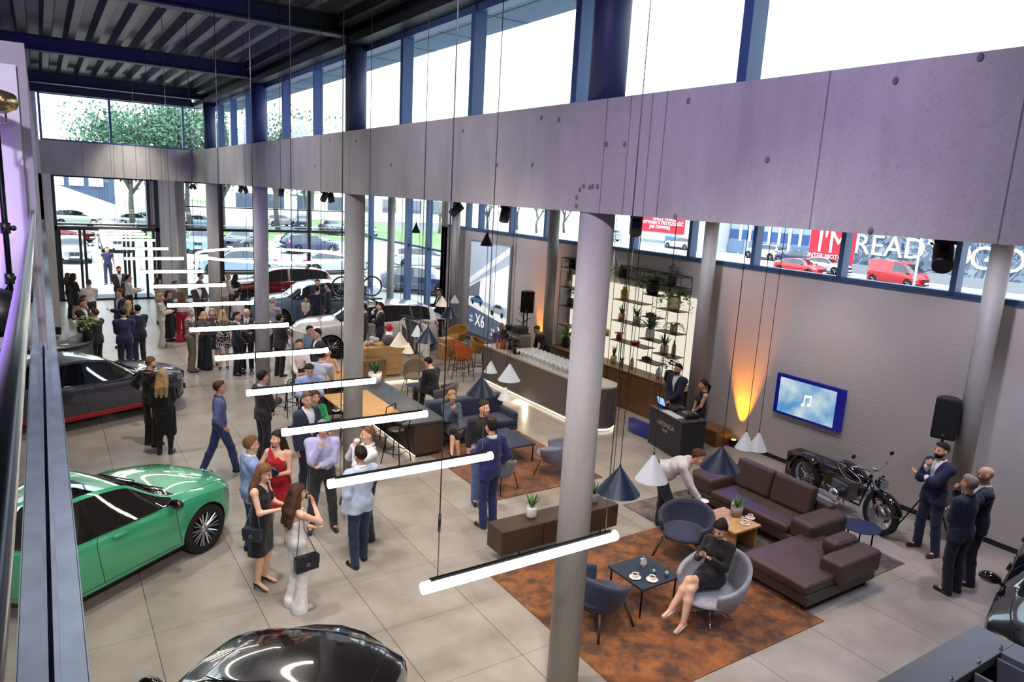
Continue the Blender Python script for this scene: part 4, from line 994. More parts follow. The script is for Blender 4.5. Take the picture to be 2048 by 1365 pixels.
def person(label, pos, face, h=1.76, arms=('down', 'down'), legs='stand', top=None, topc=(30, 32, 44), inner=None, bottom='trousers', botc=(28, 30, 42), hair='short', hairc='dark', skin=SKIN, fem=False, fat=1.0, lean=0., side=0., hyaw=0., hpitch=0., htilt=0., shoe=(24, 20, 18), lod=1, beard=False, specs=False, seat=.46, hem=None, sleeve='long', heels=False, extra=None, group=None, topmat=None, botmat=None, thigh=None, child=False, z0=0., collar=None, apron=None, twist=0., vdepth=1.13, tie=None):
    """face: degrees on the picture, 0 looks to the camera, 90 to the picture's right, 180 away"""
    x, y = pos[0], pos[1]; c = np.array([-x, -y]) / math.hypot(x, y); a = math.radians(face); rt = np.array([-c[1], c[0]])
    d = c * math.cos(a) + rt * math.sin(a); yaw = math.atan2(d[1], d[0]) - PI / 2
    S = h / 1.76; res = {0: .0085, 1: .0125, 2: .017}[lod]
    root = thing('person', label, 'person', (x, y, z0), yaw, group)
    sw = .165 if fem else .19; hw = .088
    if child: S *= .98; sw = .17
    # --- legs
    lift = .055 if heels else 0
    hipz = .95; knees = []; ankles = []; hips = []
    hz = {'sit': seat / S + .10, 'cross': seat / S + .10, 'stool': seat / S + .09}.get(legs, hipz)
    ybk = -.0
    if legs == 'bend': ybk = -.16
    for s in (1, -1):
        hp = vec(s * hw, ybk, hz + lift); hips.append(hp)
        if legs == 'stand': f = vec(s * .10, -.02, .085)
        elif legs == 'wide': f = vec(s * .17, -.02, .085)
        elif legs == 'contra': f = vec(s * .11, .08 if s > 0 else -.06, .085)
        elif legs == 'walk': f = vec(s * .07, .27 if s > 0 else -.30, .085 if s > 0 else .13)
        elif legs == 'sit': f = vec(s * .11, .50, .085)
        elif legs == 'stool': f = vec(s * .12, .32, .32)
        elif legs == 'cross': f = vec(.03, .56, .085) if s > 0 else vec(.20, .60, .22)
        elif legs == 'bend': f = vec(s * .13, .22 if s > 0 else -.14, .085)
        f = f + vec(0, 0, lift)
        pole = vec(s * .15, 1, .15)
        if legs == 'cross': pole = vec(-.05 if s > 0 else .25, .6, 1.0 if s > 0 else 1.4)
        if legs in ('sit', 'stool'): pole = vec(s * .1, .3, 1)
        k, f = ik(hp, f, .445, .425, pole); knees.append(k); ankles.append(f)
    # --- trunk, bent about the pelvis
    pel = vec(0, ybk, hz + lift + .03)
    M = rotm('X', -lean) @ rotm('Y', side) @ rotm('Z', twist)
    def T(p): return pel + M @ (np.array(p, float) - vec(0, 0, .96))
    z_ = 0.
    chest = T((0, .0, 1.27)); waist = T((0, .0, 1.09)); nb = T((0, -.015, 1.44)); sh = [T((s * sw, -.012, 1.378)) for s in (1, -1)]
    Mh = M @ rotm('X', lean * .65) @ rotm('Z', -hyaw) @ rotm('X', hpitch) @ rotm('Y', htilt)
    neck2 = nb + M @ vec(0, .012, .07); hc = neck2 + Mh @ vec(0, .022, .105)
    def Hd(p): return hc + Mh @ np.array(p, float)
    elb = []; wri = []; curls = []
    for i, s in enumerate((1, -1)):
        A = ARM[arms[i]] if isinstance(arms[i], str) else arms[i]
        w = T((A[0][0] * s, A[0][1], A[0][2])) if len(A) < 4 else np.array((A[0][0] * s, A[0][1], A[0][2])) / 1.0
        pl = M @ vec(A[1][0] * s, A[1][1], A[1][2]); e, w = ik(sh[i], w, .285, .255, pl); elb.append(e); wri.append(w); curls.append(A[2])
    g = fat
    def torso(F, t=0., lower=True, zcut=None):
        R = M
        F.ell(chest, ((.158 if not fem else .138) * (.5 + .5 * g) + t, .108 * g + t, .19 + t), R); F.ell(waist, (.135 * g + t - (.016 if fem else 0), .10 * g + t, .17 + t), R)
        if lower: F.ell(pel + M @ vec(0, -.005, -.0), (.158 * (.6 + .4 * g) + t, .115 * g + t, .135 + t), R)
        
        for q in sh: F.cone(T((0, -.02, 1.405)), q, .062 + t, .05 + t)
        if fem:
            for s in (1, -1): F.ell(T((s * .068, .085, 1.25)), (.062 + t, .058 + t, .062 + t), R)
        elif g > 1.1: F.ell(T((0, .06, 1.07)), (.13 * g + t, .10 * g + t, .14 + t), R)
    def arm(F, i, t=0., end=1.0, r=(.052, .043, .036, .027)):
        k = .88 if fem else 1.0
        r = [q * k for q in r]
        F.cone(sh[i], elb[i], r[0] + t, r[1] + t)
        if end > 0: F.cone(elb[i], elb[i] + (wri[i] - elb[i]) * end, r[2] + t + .004, r[3] + t + (.006 if t else 0))
    def leg(F, i, t=0., end=1.0, kr=None, thick=1.0):
        w = 1.0 if not fem else .97
        F.cone(hips[i], knees[i], (.086 * w * (.5 + .5 * g)) * thick + t, .058 * thick + t); 
        e = knees[i] + (ankles[i] - knees[i]) * end + (vec(0, 0, -.022) if kr in (.052, .046) else 0)
        m = knees[i] + (ankles[i] - knees[i]) * .35
        if end > .4: F.cone(knees[i], m, .054 + t, .056 + t); F.cone(m, e, .056 + t, (.038 if kr is None else kr) + t)
        else: F.cone(knees[i], e, .054 + t, .054 + t)
    # --- body
    B = Field(res, .03)
    torso(B); arm(B, 0); arm(B, 1)
    for i in (0, 1): leg(B, i)
    B.cone(nb - M @ vec(0, 0, .03), hc + Mh @ vec(0, -.012, -.05), .056 if not fem else .047, .05 if not fem else .043)
    B.ell(Hd((0, -.012, .03)), (.074, .094, .088), Mh); B.ell(Hd((0, .022, -.035)), (.060, .072, .078), Mh); B.ell(Hd((0, .055, -.085)), (.036, .03, .03), Mh)
    B.cone(Hd((0, .085, .012)), Hd((0, .104, -.022)), .010, .015); 
    for s in (1, -1):
        B.ell(Hd((s * .077, -.012, -.012)), (.012, .022, .032), Mh); B.ell(Hd((s * .038, .062, -.028)), (.024, .022, .02), Mh)
    feet_t = []
    for i, s in enumerate((1, -1)):
        fd = ankles[i] - knees[i]; fwd = vec(.16 * s, 1, 0); fwd /= np.linalg.norm(fwd)
        ank = ankles[i]; toe = ank + fwd * .15 + vec(0, 0, -.06 - lift)
        if legs == 'cross' and s < 0: toe = ank + vec(.03, .14, -.09)
        if legs == 'walk' and s < 0: toe = ank + vec(0, .13, -.10)
        feet_t.append((ank, toe, fwd)); B.cone(ank + vec(0, -.02, -.025), toe + vec(0, 0, .01), .034, .024)
    hands = []
    for i, s in enumerate((1, -1)):
        fd = wri[i] - elb[i]; fd /= np.linalg.norm(fd); 
        up = vec(0, 0, 1) if abs(fd[2]) < .8 else vec(0, 1, 0)
        latv = np.cross(fd, vec(-s, 0, 0) if arms[i] in ('down', 'swing', 'swingb', 'pocket') else up); latv = latv - fd * (latv @ fd); latv /= np.linalg.norm(latv); pn = np.cross(latv, fd) * 1.0
        # palm normal towards the body
        tgt = (hc if wri[i][2] > 1.25 else chest) - wri[i]
        if pn @ tgt < 0: pn = -pn
        palm = wri[i] + fd * .045; B.ell(palm, (.036, .046, .016), np.stack([latv, fd, pn], 1)); hands.append((palm, fd, latv, pn))
    V, Fq = B.mesh(); parts = [(V * S, Fq, 0)]
    # fingers: four of different length and a thumb from the side of the palm
    def tubes(lst, n=6):
        m = MB(); m.smooth = True
        for pts, r in lst: m.tube(pts, r, n)
        Q = [f for f in m.f if len(f) == 4]; return np.array(m.v) * S, np.array(Q)
    ft = []
    for i in (0, 1):
        palm, fd, lv, pn = hands[i]; cu = curls[i]; fk = .86 if fem else 1
        for j, (o, L) in enumerate([(-.027, .072), (-.009, .082), (.009, .077), (.026, .060)]):
            p = palm + lv * o + fd * .036; pts = [p]; an = 0.
            for sgl, f in enumerate((.45, .32, .23)):
                an += cu * (.35 + .12 * j / 3 if sgl == 0 else .5); p = p + (fd * math.cos(an) + pn * math.sin(an)) * L * f * fk; pts.append(p)
            ft.append((pts, [.0092 * fk, .0085 * fk, .0078 * fk, .0058 * fk]))
        sd = -1
        p = palm + lv * sd * .03 - fd * .015; q = p + (lv * sd * .75 + fd * .6 + pn * .25) * .036; r_ = q + (lv * sd * .15 + fd * .8 + pn * (.3 + .3 * cu)) * .03
        ft.append(([p, q, r_], [.0125 * fk, .0105 * fk, .0075 * fk]))
    fv, ff = tubes(ft); parts.append((fv, ff, 0))
    # eyes, brows, lips
    m = MB()
    for s in (1, -1): m.ball(Hd((s * .031, .083, .006)), (.0115, .008, .0065), 8, 6, Matrix([list(r) for r in Mh]))
    parts.append((np.array(m.v) * S, np.array(m.f), 1)); m = MB()
    for s in (1, -1): m.ball(Hd((s * .032, .086, .028)), (.019, .007, .0045), 8, 5, Matrix([list(r) for r in Mh]))
    parts.append((np.array(m.v) * S, np.array(m.f), 2)); m = MB()
    m.ball(Hd((0, .089, -.056)), (.021, .009, .0075 if fem else .005), 8, 6, Matrix([list(r) for r in Mh])); parts.append((np.array(m.v) * S, np.array(m.f), 3))
    me = np_mesh('body', parts, [skin_mat(skin), mat('eye_dark', (24, 20, 20), .2), mat('brow_%s' % hairc, [q * .8 for q in HAIRC[hairc]], .8), mat('lips', (168, 84, 80) if not fem else (170, 52, 58), .4)])
    bo = bpy.data.objects.new('body', me); COL.objects.link(bo); bo.parent = root
    seed = (x * 13.7 + y * 7.1) % 6.28
    def out(name, F, m_, wob=0.0):
        V, Q = F.mesh(wob, seed)
        if len(Q) == 0: return None
        o = bpy.data.objects.new(name, np_mesh(name, [(V * S, Q, 0)], [m_])); COL.objects.link(o); o.parent = root; return o
    def above(z): # keep what lies above a height on the bent trunk
        n = M @ vec(0, 0, 1); o = T((0, 0, z)); return lambda P: -((P - o) @ n)
    def below(z, fwd=.0):
        n = M @ vec(0, fwd, 1); o = T((0, 0, z)); return lambda P: (P - o) @ n
    def loc_(P): return (P - pel) @ M + vec(0, 0, .96)
    sitting = legs in ('sit', 'cross', 'stool')
    # --- trousers, skirts
    bm = botmat or fabric(botc)
    if bottom in ('trousers', 'wide', 'jeans', 'slim'):
        F = Field(res * 1.1, .025); t = .014 if bottom != 'slim' else .008
        F.ell(pel + M @ vec(0, -.005, -.0), (.158 * (.6 + .4 * g) + t, .115 * g + t, .135 + t), M)
        for i in (0, 1):
            leg(F, i, t, 1.0 if bottom != 'slim' else .93, kr={'trousers': .052, 'jeans': .046, 'slim': .036, 'wide': .098}[bottom])
            if bottom == 'wide': F.cone(ankles[i], ankles[i] + vec(0, 0, -.045 - lift), .105, .11)
        F.cut.append(below(1.055)); out('trousers', F, bm, .002)
    elif bottom in ('skirt', 'dress'):
        F = Field(res * 1.1, .03); hm = hem or .55; t = .018
        F.ell(pel + M @ vec(0, -.005, -.0), (.160 * (.6 + .4 * g) + t, .118 * g + t, .14 + t), M)
        fr = np.clip((.93 - hm) / .86, 0.05, 1)
        if sitting:
            for i in (0, 1): F.cone(hips[i], hips[i] + (knees[i] - hips[i]) * min(1, fr * 2), .10 + t, .085 + t)
            F.cone((hips[0] + hips[1]) / 2, (hips[0] + hips[1]) / 2 + ((knees[0] + knees[1]) / 2 - (hips[0] + hips[1]) / 2) * min(1, fr * 2), .09, .08)
        else:
            e = [hips[i] + (vec(ankles[i][0], ankles[i][1], 0) - hips[i]) * fr for i in (0, 1)]; flare = .118 if hm > .3 else .15
            for i in (0, 1): F.cone(hips[i], e[i], .09 + t, flare)
            F.cone((hips[0] + hips[1]) / 2, (e[0] + e[1]) / 2, .10, flare)
            F.cut.append(lambda P: hm + lift - P[..., 2])
        if bottom == 'skirt': F.cut.append(below(1.06))
        else:
            torso(F, .012, False); 
            if sleeve == 'long': arm(F, 0, .011, .95); arm(F, 1, .011, .95)
            elif sleeve == 'short': arm(F, 0, .012, 0); arm(F, 1, .012, 0)
            if sleeve == 'none':
                F.cut.append(lambda P: np.minimum(np.abs(loc_(P)[..., 0]) - (.14 if fem else .15), loc_(P)[..., 2] - 1.16))
            if sleeve == 'one':
                F.cut.append(lambda P: (loc_(P) @ vec(-.55, 0, .85)) - (1.42 * .85 - .55 * .02) + .035)
                F.cut.append(lambda P: np.minimum(np.abs(loc_(P)[..., 0]) - .14, loc_(P)[..., 2] - 1.08))
            F.cut.append(lambda P: np.minimum(.06 - np.abs(loc_(P)[..., 0]) - .45 * (1.44 - loc_(P)[..., 2]), loc_(P)[..., 1] + .02 + 0 * P[..., 0]) if vdepth else -1. + 0 * P[..., 0])
            F.cut.append(below(1.45))
        out('dress' if bottom == 'dress' else 'skirt', F, bm, .002)
    D0 = lambda P: np.full(P.shape[:-1], -1.)
    # --- shirt / top
    def upper(name, t, m_, sl='long', z0_=.9, vopen=None, neckz=1.455, wob=.003, hang=False):
        F = Field(res * 1.1, .03); torso(F, t, not sitting or z0_ < .93)
        if hang and not sitting:
            for i in (0, 1): F.cone(hips[i] + vec(0, 0, .02), hips[i] + (knees[i] - hips[i]) * .22, .09 * (.5 + .5 * g) + t, .098 + t)
        for i in (0, 1):
            if sl == 'long': arm(F, i, t + .003, .97)
            elif sl == 'rolled': arm(F, i, t, .45)
            elif sl == 'short': arm(F, i, t + .004, 0)
        if sl == 'short':
            cs = [(elb[i] * .35 + sh[i] * .65, (elb[i] - sh[i]) / np.linalg.norm(elb[i] - sh[i]), sh[i]) for i in (0, 1)]
            for o, n, s0 in cs: F.cut.append(lambda P, o=o, n=n, s0=s0: np.where(((P - s0) ** 2).sum(-1) < .33 ** 2, np.minimum((P - o) @ n, .04 + 0 * P[..., 0]), -.1) * np.where(np.abs(loc_(P)[..., 0]) > .15 + t, 1, 0) - .1 * np.where(np.abs(loc_(P)[..., 0]) > .15 + t, 0, 1))
        if sl == 'none': F.cut.append(lambda P: np.minimum(np.abs(loc_(P)[..., 0]) - (.13 if fem else .165), loc_(P)[..., 2] - 1.08))
        if sl == 'strap': F.cut.append(below(1.30, -.5)); F.cut.append(lambda P: np.abs(loc_(P)[..., 0]) - .16)
        F.cut.append(above(z0_)); bn = below(neckz, -.25); F.cut.append(lambda P: np.minimum(bn(P), .1 - np.abs(loc_(P)[..., 0])))
        if vopen is not None:
            def vc(P):
                q = loc_(P); return np.minimum((.012 + .20 * (q[..., 2] - vopen)) - np.abs(q[..., 0]), q[..., 1] - .0)
            F.cut.append(vc)
        return out(name, F, m_, wob)

    if top == 'suit':
        upper('shirt', .010, fabric(inner or (232, 234, 240)), 'long', 1.0, wob=.001, neckz=1.475); upper('jacket', .024, topmat or fabric(topc), 'long', .80 if not sitting else .92, vopen=vdepth, hang=True, neckz=1.47)
        for i in (0, 1): pass
    elif top in ('shirt', 'polo', 'tee', 'blouse', 'rolled', 'sleeveless', 'strap', 'loose'):
        upper('shirt' if top != 'blouse' else 'blouse', .013 if top != 'loose' else .02, topmat or fabric(topc), {'polo': 'short', 'tee': 'short', 'rolled': 'rolled', 'sleeveless': 'none', 'strap': 'strap'}.get(top, 'long'), .955 if top != 'loose' else .84, wob=.0035 if top != 'strap' else .002, hang=(top == 'loose'))
    cc = collar if collar is not None else ((inner or (232, 234, 240)) if top == 'suit' else (topc if top in ('shirt', 'polo', 'rolled') else None))
    if cc is not None:
        F = Field(res * .9, .012); n_ = 14
        for k in range(n_):
            a0, a1 = [PI * .5 + .35 + (2 * PI - .7) * q / n_ for q in (k, k + 1)]
            p = [T((.063 * math.cos(a_), -.008 + .062 * math.sin(a_), 1.455 + (.018 if math.sin(a_) < 0 else -.004))) for a_ in (a0, a1)]
            F.cone(p[0], p[1], .017, .017)
        out('collar', F, fabric(cc))
    if tie:
        F = Field(res, .01); F.cone(T((0, .105 * g, 1.42)), T((0, .125 * g, 1.12)), .018, .03, (M @ vec(0, 1, 0), 2.5)); out('tie', F, fabric(tie))
    if apron:
        F = Field(res * 1.1, .02); t = .03
        F.ell(pel + M @ vec(0, -.005, -.0), (.158 * g + t, .115 * g + t, .135 + t), M)
        for i in (0, 1): F.cone(hips[i], knees[i] + vec(0, 0, -.05), .10 + t, .085 + t)
        F.cone((hips[0] + hips[1]) / 2, (knees[0] + knees[1]) / 2, .10, .1); F.cut.append(below(1.03)); F.cut.append(lambda P: -.02 - loc_(P)[..., 1]); out('apron', F, fabric(apron), .002)
    # --- shoes
    for i in (0, 1):
        ank, toe, fwd = feet_t[i]; F = Field(res * .9, .02)
        if heels:
            F.cone(ank + vec(0, -.02, -.04), toe + vec(0, 0, .008), .041, .032); heel = ank + vec(0, -.035, -.05); F.cone(heel, vec(heel[0], heel[1] - .01, max(.012, heel[2] - .085)), .013, .008)
            n2_ = np.cross(vec(1, 0, 0), toe - ank); n2_ /= np.linalg.norm(n2_); F.cut.append(lambda P, a=ank, n2_=n2_: (P - a) @ n2_ + .012)
        else:
            F.cone(ank + vec(0, -.035, -.05), toe + vec(0, 0, .005), .040, .034, (vec(0, 0, 1), 1.0)); F.cone(ank + vec(0, -.01, .0), ank + vec(0, -.02, -.05), .042, .042)
            F.cut.append(lambda P, a=ank: P[..., 2] - (a[2] + .02))
            if not (legs == 'walk' and i == 1) and legs not in ('cross', 'stool'): F.cut.append(lambda P: .004 - P[..., 2])
        out('shoe', F, mat('shoe_%d_%d_%d' % tuple(shoe), shoe, .35, 0, .05, 10))
    if top == 'strap':
        m = MB()
        for s in (1, -1): m.tube([S * T((s * .085, .118, 1.27)), S * T((s * .095, .045, 1.435)), S * T((s * .09, -.03, 1.45)), S * T((s * .07, -.125, 1.28))], .007 * S, 6)
        m.build('shoulder_strap', topmat or fabric(topc), root)
    # --- hair
    hm_ = mat('hair_' + hairc, HAIRC[hairc], .6, 0, .3, 70, spec=.2)
    if hair != 'bald':
        F = Field(min(res, .011), .02); t = .014 if hair in ('short', 'buzz') else .02
        if hair == 'buzz': t = .007
        F.ell(Hd((0, -.014, .034)), (.074 + t, .094 + t, .088 + t), Mh)
        if hair == 'short': F.ell(Hd((0, .03, .095)), (.058, .052, .034), Mh)
        if hair in ('long', 'longer', 'bob'):
            L = {'long': .30, 'longer': .40, 'bob': .12}[hair]
            back = Hd((0, -.075, -.02)); dn = -M @ vec(0, .22, 1)
            for o in (-.05, 0, .05):
                st = Hd((o, -.062, .0)); F.cone(st, st + dn * (L * .55) + M @ vec(o * .5, -.02, 0), .05, .055); F.cone(st + dn * (L * .55) + M @ vec(o * .5, -.02, 0), st + dn * L + M @ vec(o * .8, -.015, 0), .055, .03)
            for s in (1, -1): st = Hd((s * .072, .0, .02)); F.cone(st, st + dn * (L * .45) + M @ vec(s * .02, .0, 0), .026, .03)
        if hair == 'pony':
            st = Hd((0, -.105, .04)); F.cone(st, st + M @ vec(0, -.06, -.08), .03, .034); F.cone(st + M @ vec(0, -.06, -.08), st + M @ vec(0, -.05, -.24), .034, .012)
        if hair == 'bun': F.ell(Hd((0, -.085, .095)), (.042, .042, .038), Mh)
        hl = .035 if hair in ('short', 'buzz') else .05
        def facecut(P):
            q = (P - hc) @ Mh; return np.minimum(np.minimum(q[..., 1] - (-.008 if hair in ('short', 'buzz') else .008) - np.maximum(0, q[..., 2] - .03) * 1.35, .05 + 0 * q[..., 0]), .095 - q[..., 2])
        F.cut.append(facecut)
        if hair in ('short', 'buzz', 'bun', 'pony'): F.cut.append(lambda P: -((P - hc) @ Mh)[..., 2] - .05 if hair in ('short', 'buzz') else -((P - hc) @ Mh)[..., 2] - .3)
        out('hair', F, hm_, .004 if hair != 'buzz' else .001)
    if beard:
        F = Field(min(res, .011), .02); F.ell(Hd((0, .022, -.045)), (.064, .076, .074), Mh); F.ell(Hd((0, .056, -.09)), (.038, .033, .032), Mh); F.cut.append(lambda P: ((P - hc) @ Mh)[..., 2] + .042 + 0 * P[..., 0]); F.cut.append(lambda P: .0 - ((P - hc) @ Mh)[..., 1]); out('beard', F, hm_)
    if specs:
        m = MB()
        for s in (1, -1): m.tube([S * Hd((s * .032 + .022 * math.cos(q * PI / 4), .101, .004 + .017 * math.sin(q * PI / 4))) for q in range(8)], .0028 * S, 5, closed=True); m.tube([S * Hd((s * .054, .1, .006)), S * Hd((s * .078, -.01, .006))], .0028 * S, 5)
        m.tube([S * Hd((-.01, .102, .008)), S * Hd((.01, .102, .008))], .0028 * S, 5); m.build('glasses', BLACK, root)
    Rw = Matrix.Rotation(yaw, 4, 'Z')
    def world(p): q = Rw @ Vector(np.array(p) * S); return Vector((x, y, z0)) + q
    return dict(root=root, hand=[world(hd[0] + hd[1] * .045 + hd[3] * .03) for hd in hands], wrist=[world(w) for w in wri], elbow=[world(e) for e in elb], sh=[world(q) for q in sh], head=world(hc), yaw=yaw, dirs=[(Rw.to_3x3() @ Vector(hd[1]), Rw.to_3x3() @ Vector(hd[3])) for hd in hands], world=world, T=T, pel=pel)
# ------------------------------------------------------------------ the guests
def patterned(name, ca, cb, scale, thr=.5, kind='voronoi'):
    m, nt, b = new_mat(name); N = nt.nodes; L = nt.links
    tc = N.new('ShaderNodeTexCoord'); v = N.new('ShaderNodeTexVoronoi'); v.feature = 'DISTANCE_TO_EDGE' if kind == 'voronoi' else 'F1'; v.inputs['Scale'].default_value = scale
    g = N.new('ShaderNodeMath'); g.operation = 'GREATER_THAN'; g.inputs[1].default_value = thr
    mx = N.new('ShaderNodeMix'); mx.data_type = 'RGBA'; mx.inputs[6].default_value = (*s2l(ca), 1); mx.inputs[7].default_value = (*s2l(cb), 1)
    L.new(tc.outputs['Object'], v.inputs['Vector']); L.new(v.outputs['Distance'], g.inputs[0]); L.new(g.outputs[0], mx.inputs[0]); L.new(mx.outputs[2], b.inputs['Base Color']); b.inputs['Roughness'].default_value = .85
    MATS[name] = m; return m
def P(u, v, h): return at(u, v, h)[:2]
NAVY = (26, 32, 62); DARK = (26, 27, 34); BLK = (18, 18, 21); BROWNSH = (70, 40, 26)
R_ = {}
R_['dress'] = person('woman in a sleeveless black knee-length dress holding a wine glass', P(521, 925, 1.76), 62, 1.70, ('hold', 'hold'), 'stand', None, bottom='dress', botc=BLK, sleeve='none', hem=.47, hair='longer', hairc='lightbrown', skin=SKIN3, fem=True, heels=True, lod=0, hpitch=-.35)
R_['jump'] = person('woman in a white strappy jumpsuit raising a hand to her face, seen from the side', P(593, 963, 1.72), 115, 1.68, ('mouth', 'belly'), 'stand', 'strap', (246, 246, 248), bottom='wide', botc=(245, 245, 248), hair='longer', hairc='brown', skin=SKIN3, fem=True, shoe=(205, 205, 210), lod=0)
R_['ltblz'] = person('man in a light blue blazer and glasses with a black mask at his chin', P(500, 873, 1.78), 105, 1.78, ('front', 'down'), 'stand', 'suit', (132, 158, 204), bottom='jeans', botc=(56, 72, 116), hairc='lightbrown', specs=True, lod=0, fat=1.08)
R_['red'] = person('woman in a red one-shoulder dress with long dark hair carrying a black and gold clutch', P(556, 862, 1.74), 338, 1.69, ('talk', 'hold'), 'contra', None, bottom='dress', botc=(170, 14, 34), sleeve='one', hem=.5, hair='longer', hairc='dark', fem=True, heels=True, shoe=(120, 16, 26), lod=0, hyaw=.5)
R_['jeans'] = person('man in a lilac shirt and ripped charcoal jeans with one hand at his chin', P(645, 838, 1.83), 5, 1.83, ('chin', 'belly'), 'wide', 'shirt', (178, 178, 216), bottom='jeans', botc=(50, 50, 56), hairc='grey', hair='buzz', fat=1.08, lod=0, shoe=(40, 40, 44), hpitch=-.15)
R_['bblz'] = person('man in a pale blue blazer seen from behind, a brown pouch in hand', P(722, 894, 1.78), 212, 1.78, ('front', 'down'), 'contra', 'suit', (184, 200, 226), bottom='jeans', botc=(32, 42, 78), hairc='dark', lod=0)
R_['white'] = person('man in a white shirt eating, facing left beside the foreground group', P(738, 853, 1.82), 285, 1.82, ('mouth', 'mouth'), 'stand', 'shirt', (226, 226, 232), bottom='trousers', botc=(30, 36, 62), hairc='lightbrown', hair='buzz', lod=0)
R_['nblz'] = person('man in a navy blazer and open white shirt behind the lilac shirt', P(614, 785, 1.84), 42, 1.84, ('down', 'hold'), 'stand', 'suit', (38, 42, 68), vdepth=1.02, bottom='trousers', botc=(34, 36, 56), hairc='lightbrown', lod=0, hyaw=.4)
person('woman in a bright green blouse seated behind the man in the navy blazer', P(630, 790, 1.5), 20, 1.68, ('hold', 'table'), 'stool', 'blouse', (24, 150, 84), bottom='trousers', botc=DARK, hair='long', hairc='brown', fem=True, seat=.72, lod=1)
R_['glass'] = person('man in a light blue shirt looking down at the glass in his hand', P(618, 724, 1.82), 8, 1.82, ('hold', 'phone'), 'stand', 'shirt', (150, 168, 214), bottom='trousers', botc=DARK, hairc='dark', lod=0, hpitch=-.5)
person('man in a dark suit with his back half turned standing alone on the open floor', P(524, 742, 1.8), 118, 1.8, ('hold', 'front'), 'stand', 'suit', (40, 36, 44), bottom='trousers', botc=(36, 34, 42), hairc='dark', lod=0)
person('man in a blue shirt and navy jeans walking to the right across the open floor', P(437, 762, 1.78), 95, 1.78, ('pocket', 'down'), 'walk', 'shirt', (84, 92, 146), bottom='jeans', botc=(42, 52, 98), hairc='brown', lod=0)
person('waiter in a black shirt with a brown leather apron, one hand on his hip', P(297, 713, 1.84), 125, 1.84, ('down', 'hip'), 'stand', 'rolled', (22, 22, 26), bottom='trousers', botc=(28, 28, 32), hairc='lightbrown', hair='buzz', apron=(62, 34, 26), lod=0, hpitch=-.2, beard=True)
person('waitress in black with long straight blonde hair seen from behind', P(324, 739, 1.7), 165, 1.7, ('front', 'down'), 'stand', 'blouse', (22, 23, 27), bottom='slim', botc=(22, 23, 27), hair='longer', hairc='blond', fem=True, lod=0, apron=(26, 26, 30))
R_['blond'] = person('seated blonde woman in a grey denim jacket with a hand at her mouth', P(904, 784, 1.28), 22, 1.68, ('chin', 'lap'), 'cross', 'shirt', (74, 88, 106), bottom='skirt', botc=(24, 24, 30), hem=.35, hair='bob', hairc='blond', fem=True, seat=.44, lod=0)
person('man in a black shirt and washed jeans, dark hair, looking right', P(967, 801, 1.84), 20, 1.84, ('down', 'down'), 'contra', 'shirt', (30, 32, 40), bottom='jeans', botc=(88, 108, 160), hairc='dark', lod=0, hyaw=-.5)
person('man in a royal blue suit and brown shoes seen from behind by the orange rug', P(985, 839, 1.82), 222, 1.82, ('pocket', 'hold'), 'stand', 'suit', (30, 38, 96), bottom='trousers', botc=(28, 36, 90), hairc='dark', shoe=BROWNSH, lod=0)
R_['seatback'] = person('man in a dark suit sitting in a grey shell chair, seen from behind', P(868, 722, 1.3), 225, 1.8, ('phone', 'phone'), 'sit', 'suit', (26, 28, 38), bottom='trousers', botc=DARK, hairc='black', seat=.46, lod=1, lean=.2, hpitch=-.5)
R_['bend'] = person('man in a white shirt bending over the oak coffee table', (8.33, 7.72), 78, 1.84, (((.08, .62, 1.42), (.6, -.3, -1), .4), ((.1, .5, 1.3), (.8, -.3, -1), .4)), 'bend', 'shirt', (206, 206, 214), bottom='trousers', botc=(30, 32, 50), hairc='brown', fat=1.22, lean=1.12, lod=0, shoe=(190, 186, 182))
R_['dj'] = person('tall man in a navy suit and glasses standing behind the DJ desk', P(1358, 728, 1.77), 322, 1.77, ('front', 'front'), 'stand', 'suit', (28, 34, 62), bottom='trousers', botc=(28, 32, 56), hairc='dark', specs=True, lod=0, beard=True)
R_['djw'] = person('woman in a sleeveless black top with a ponytail at the DJ desk', P(1409, 761, 1.57), 290, 1.58, ('front', 'front'), 'stand', 'sleeveless', BLK, bottom='trousers', botc=BLK, hair='pony', hairc='dark', fem=True, lod=0)
person('man in a navy suit with brown shoes holding his chin, in front of the loudspeaker', P(1888, 886, 1.86), 318, 1.86, ('chin', 'cross'), 'wide', 'suit', (26, 32, 70), bottom='trousers', botc=(26, 32, 66), hairc='dark', shoe=BROWNSH, lod=0, beard=True)
person('grey-haired man in a dark blue jacket with a hand at his mouth', P(1944, 952, 1.8), 238, 1.8, ('mouth', 'belly'), 'stand', 'suit', (22, 34, 58), inner=(30, 32, 40), bottom='trousers', botc=(20, 20, 26), hairc='grey', lod=0)
person('bald man with glasses in a dark suit, rightmost of the three men by the wall', P(1977, 934, 1.84), 285, 1.84, ('cross', 'cross'), 'stand', 'suit', (26, 34, 60), bottom='trousers', botc=(24, 28, 46), hair='bald', specs=True, lod=0)
R_['chair'] = person('woman in a short black dress sitting cross-legged in the grey swivel armchair', (7.02, 5.62), 334, 1.72, ('phone', 'phone'), 'cross', None, bottom='dress', botc=(16, 16, 19), sleeve='long', hem=.68, hair='bun', hairc='dark', skin=SKIN3, fem=True, heels=True, shoe=(238, 234, 232), seat=.43, lod=0, lean=-.3, hpitch=-.55, vdepth=0)
person('barman in dark clothes leaning over the counter by the coffee machine', P(1095, 668, 1.42), 300, 1.78, ('table', 'table'), 'stand', 'shirt', (30, 34, 36), bottom='trousers', botc=DARK, hair='buzz', hairc='brown', lean=.55, lod=1, hpitch=-.3)
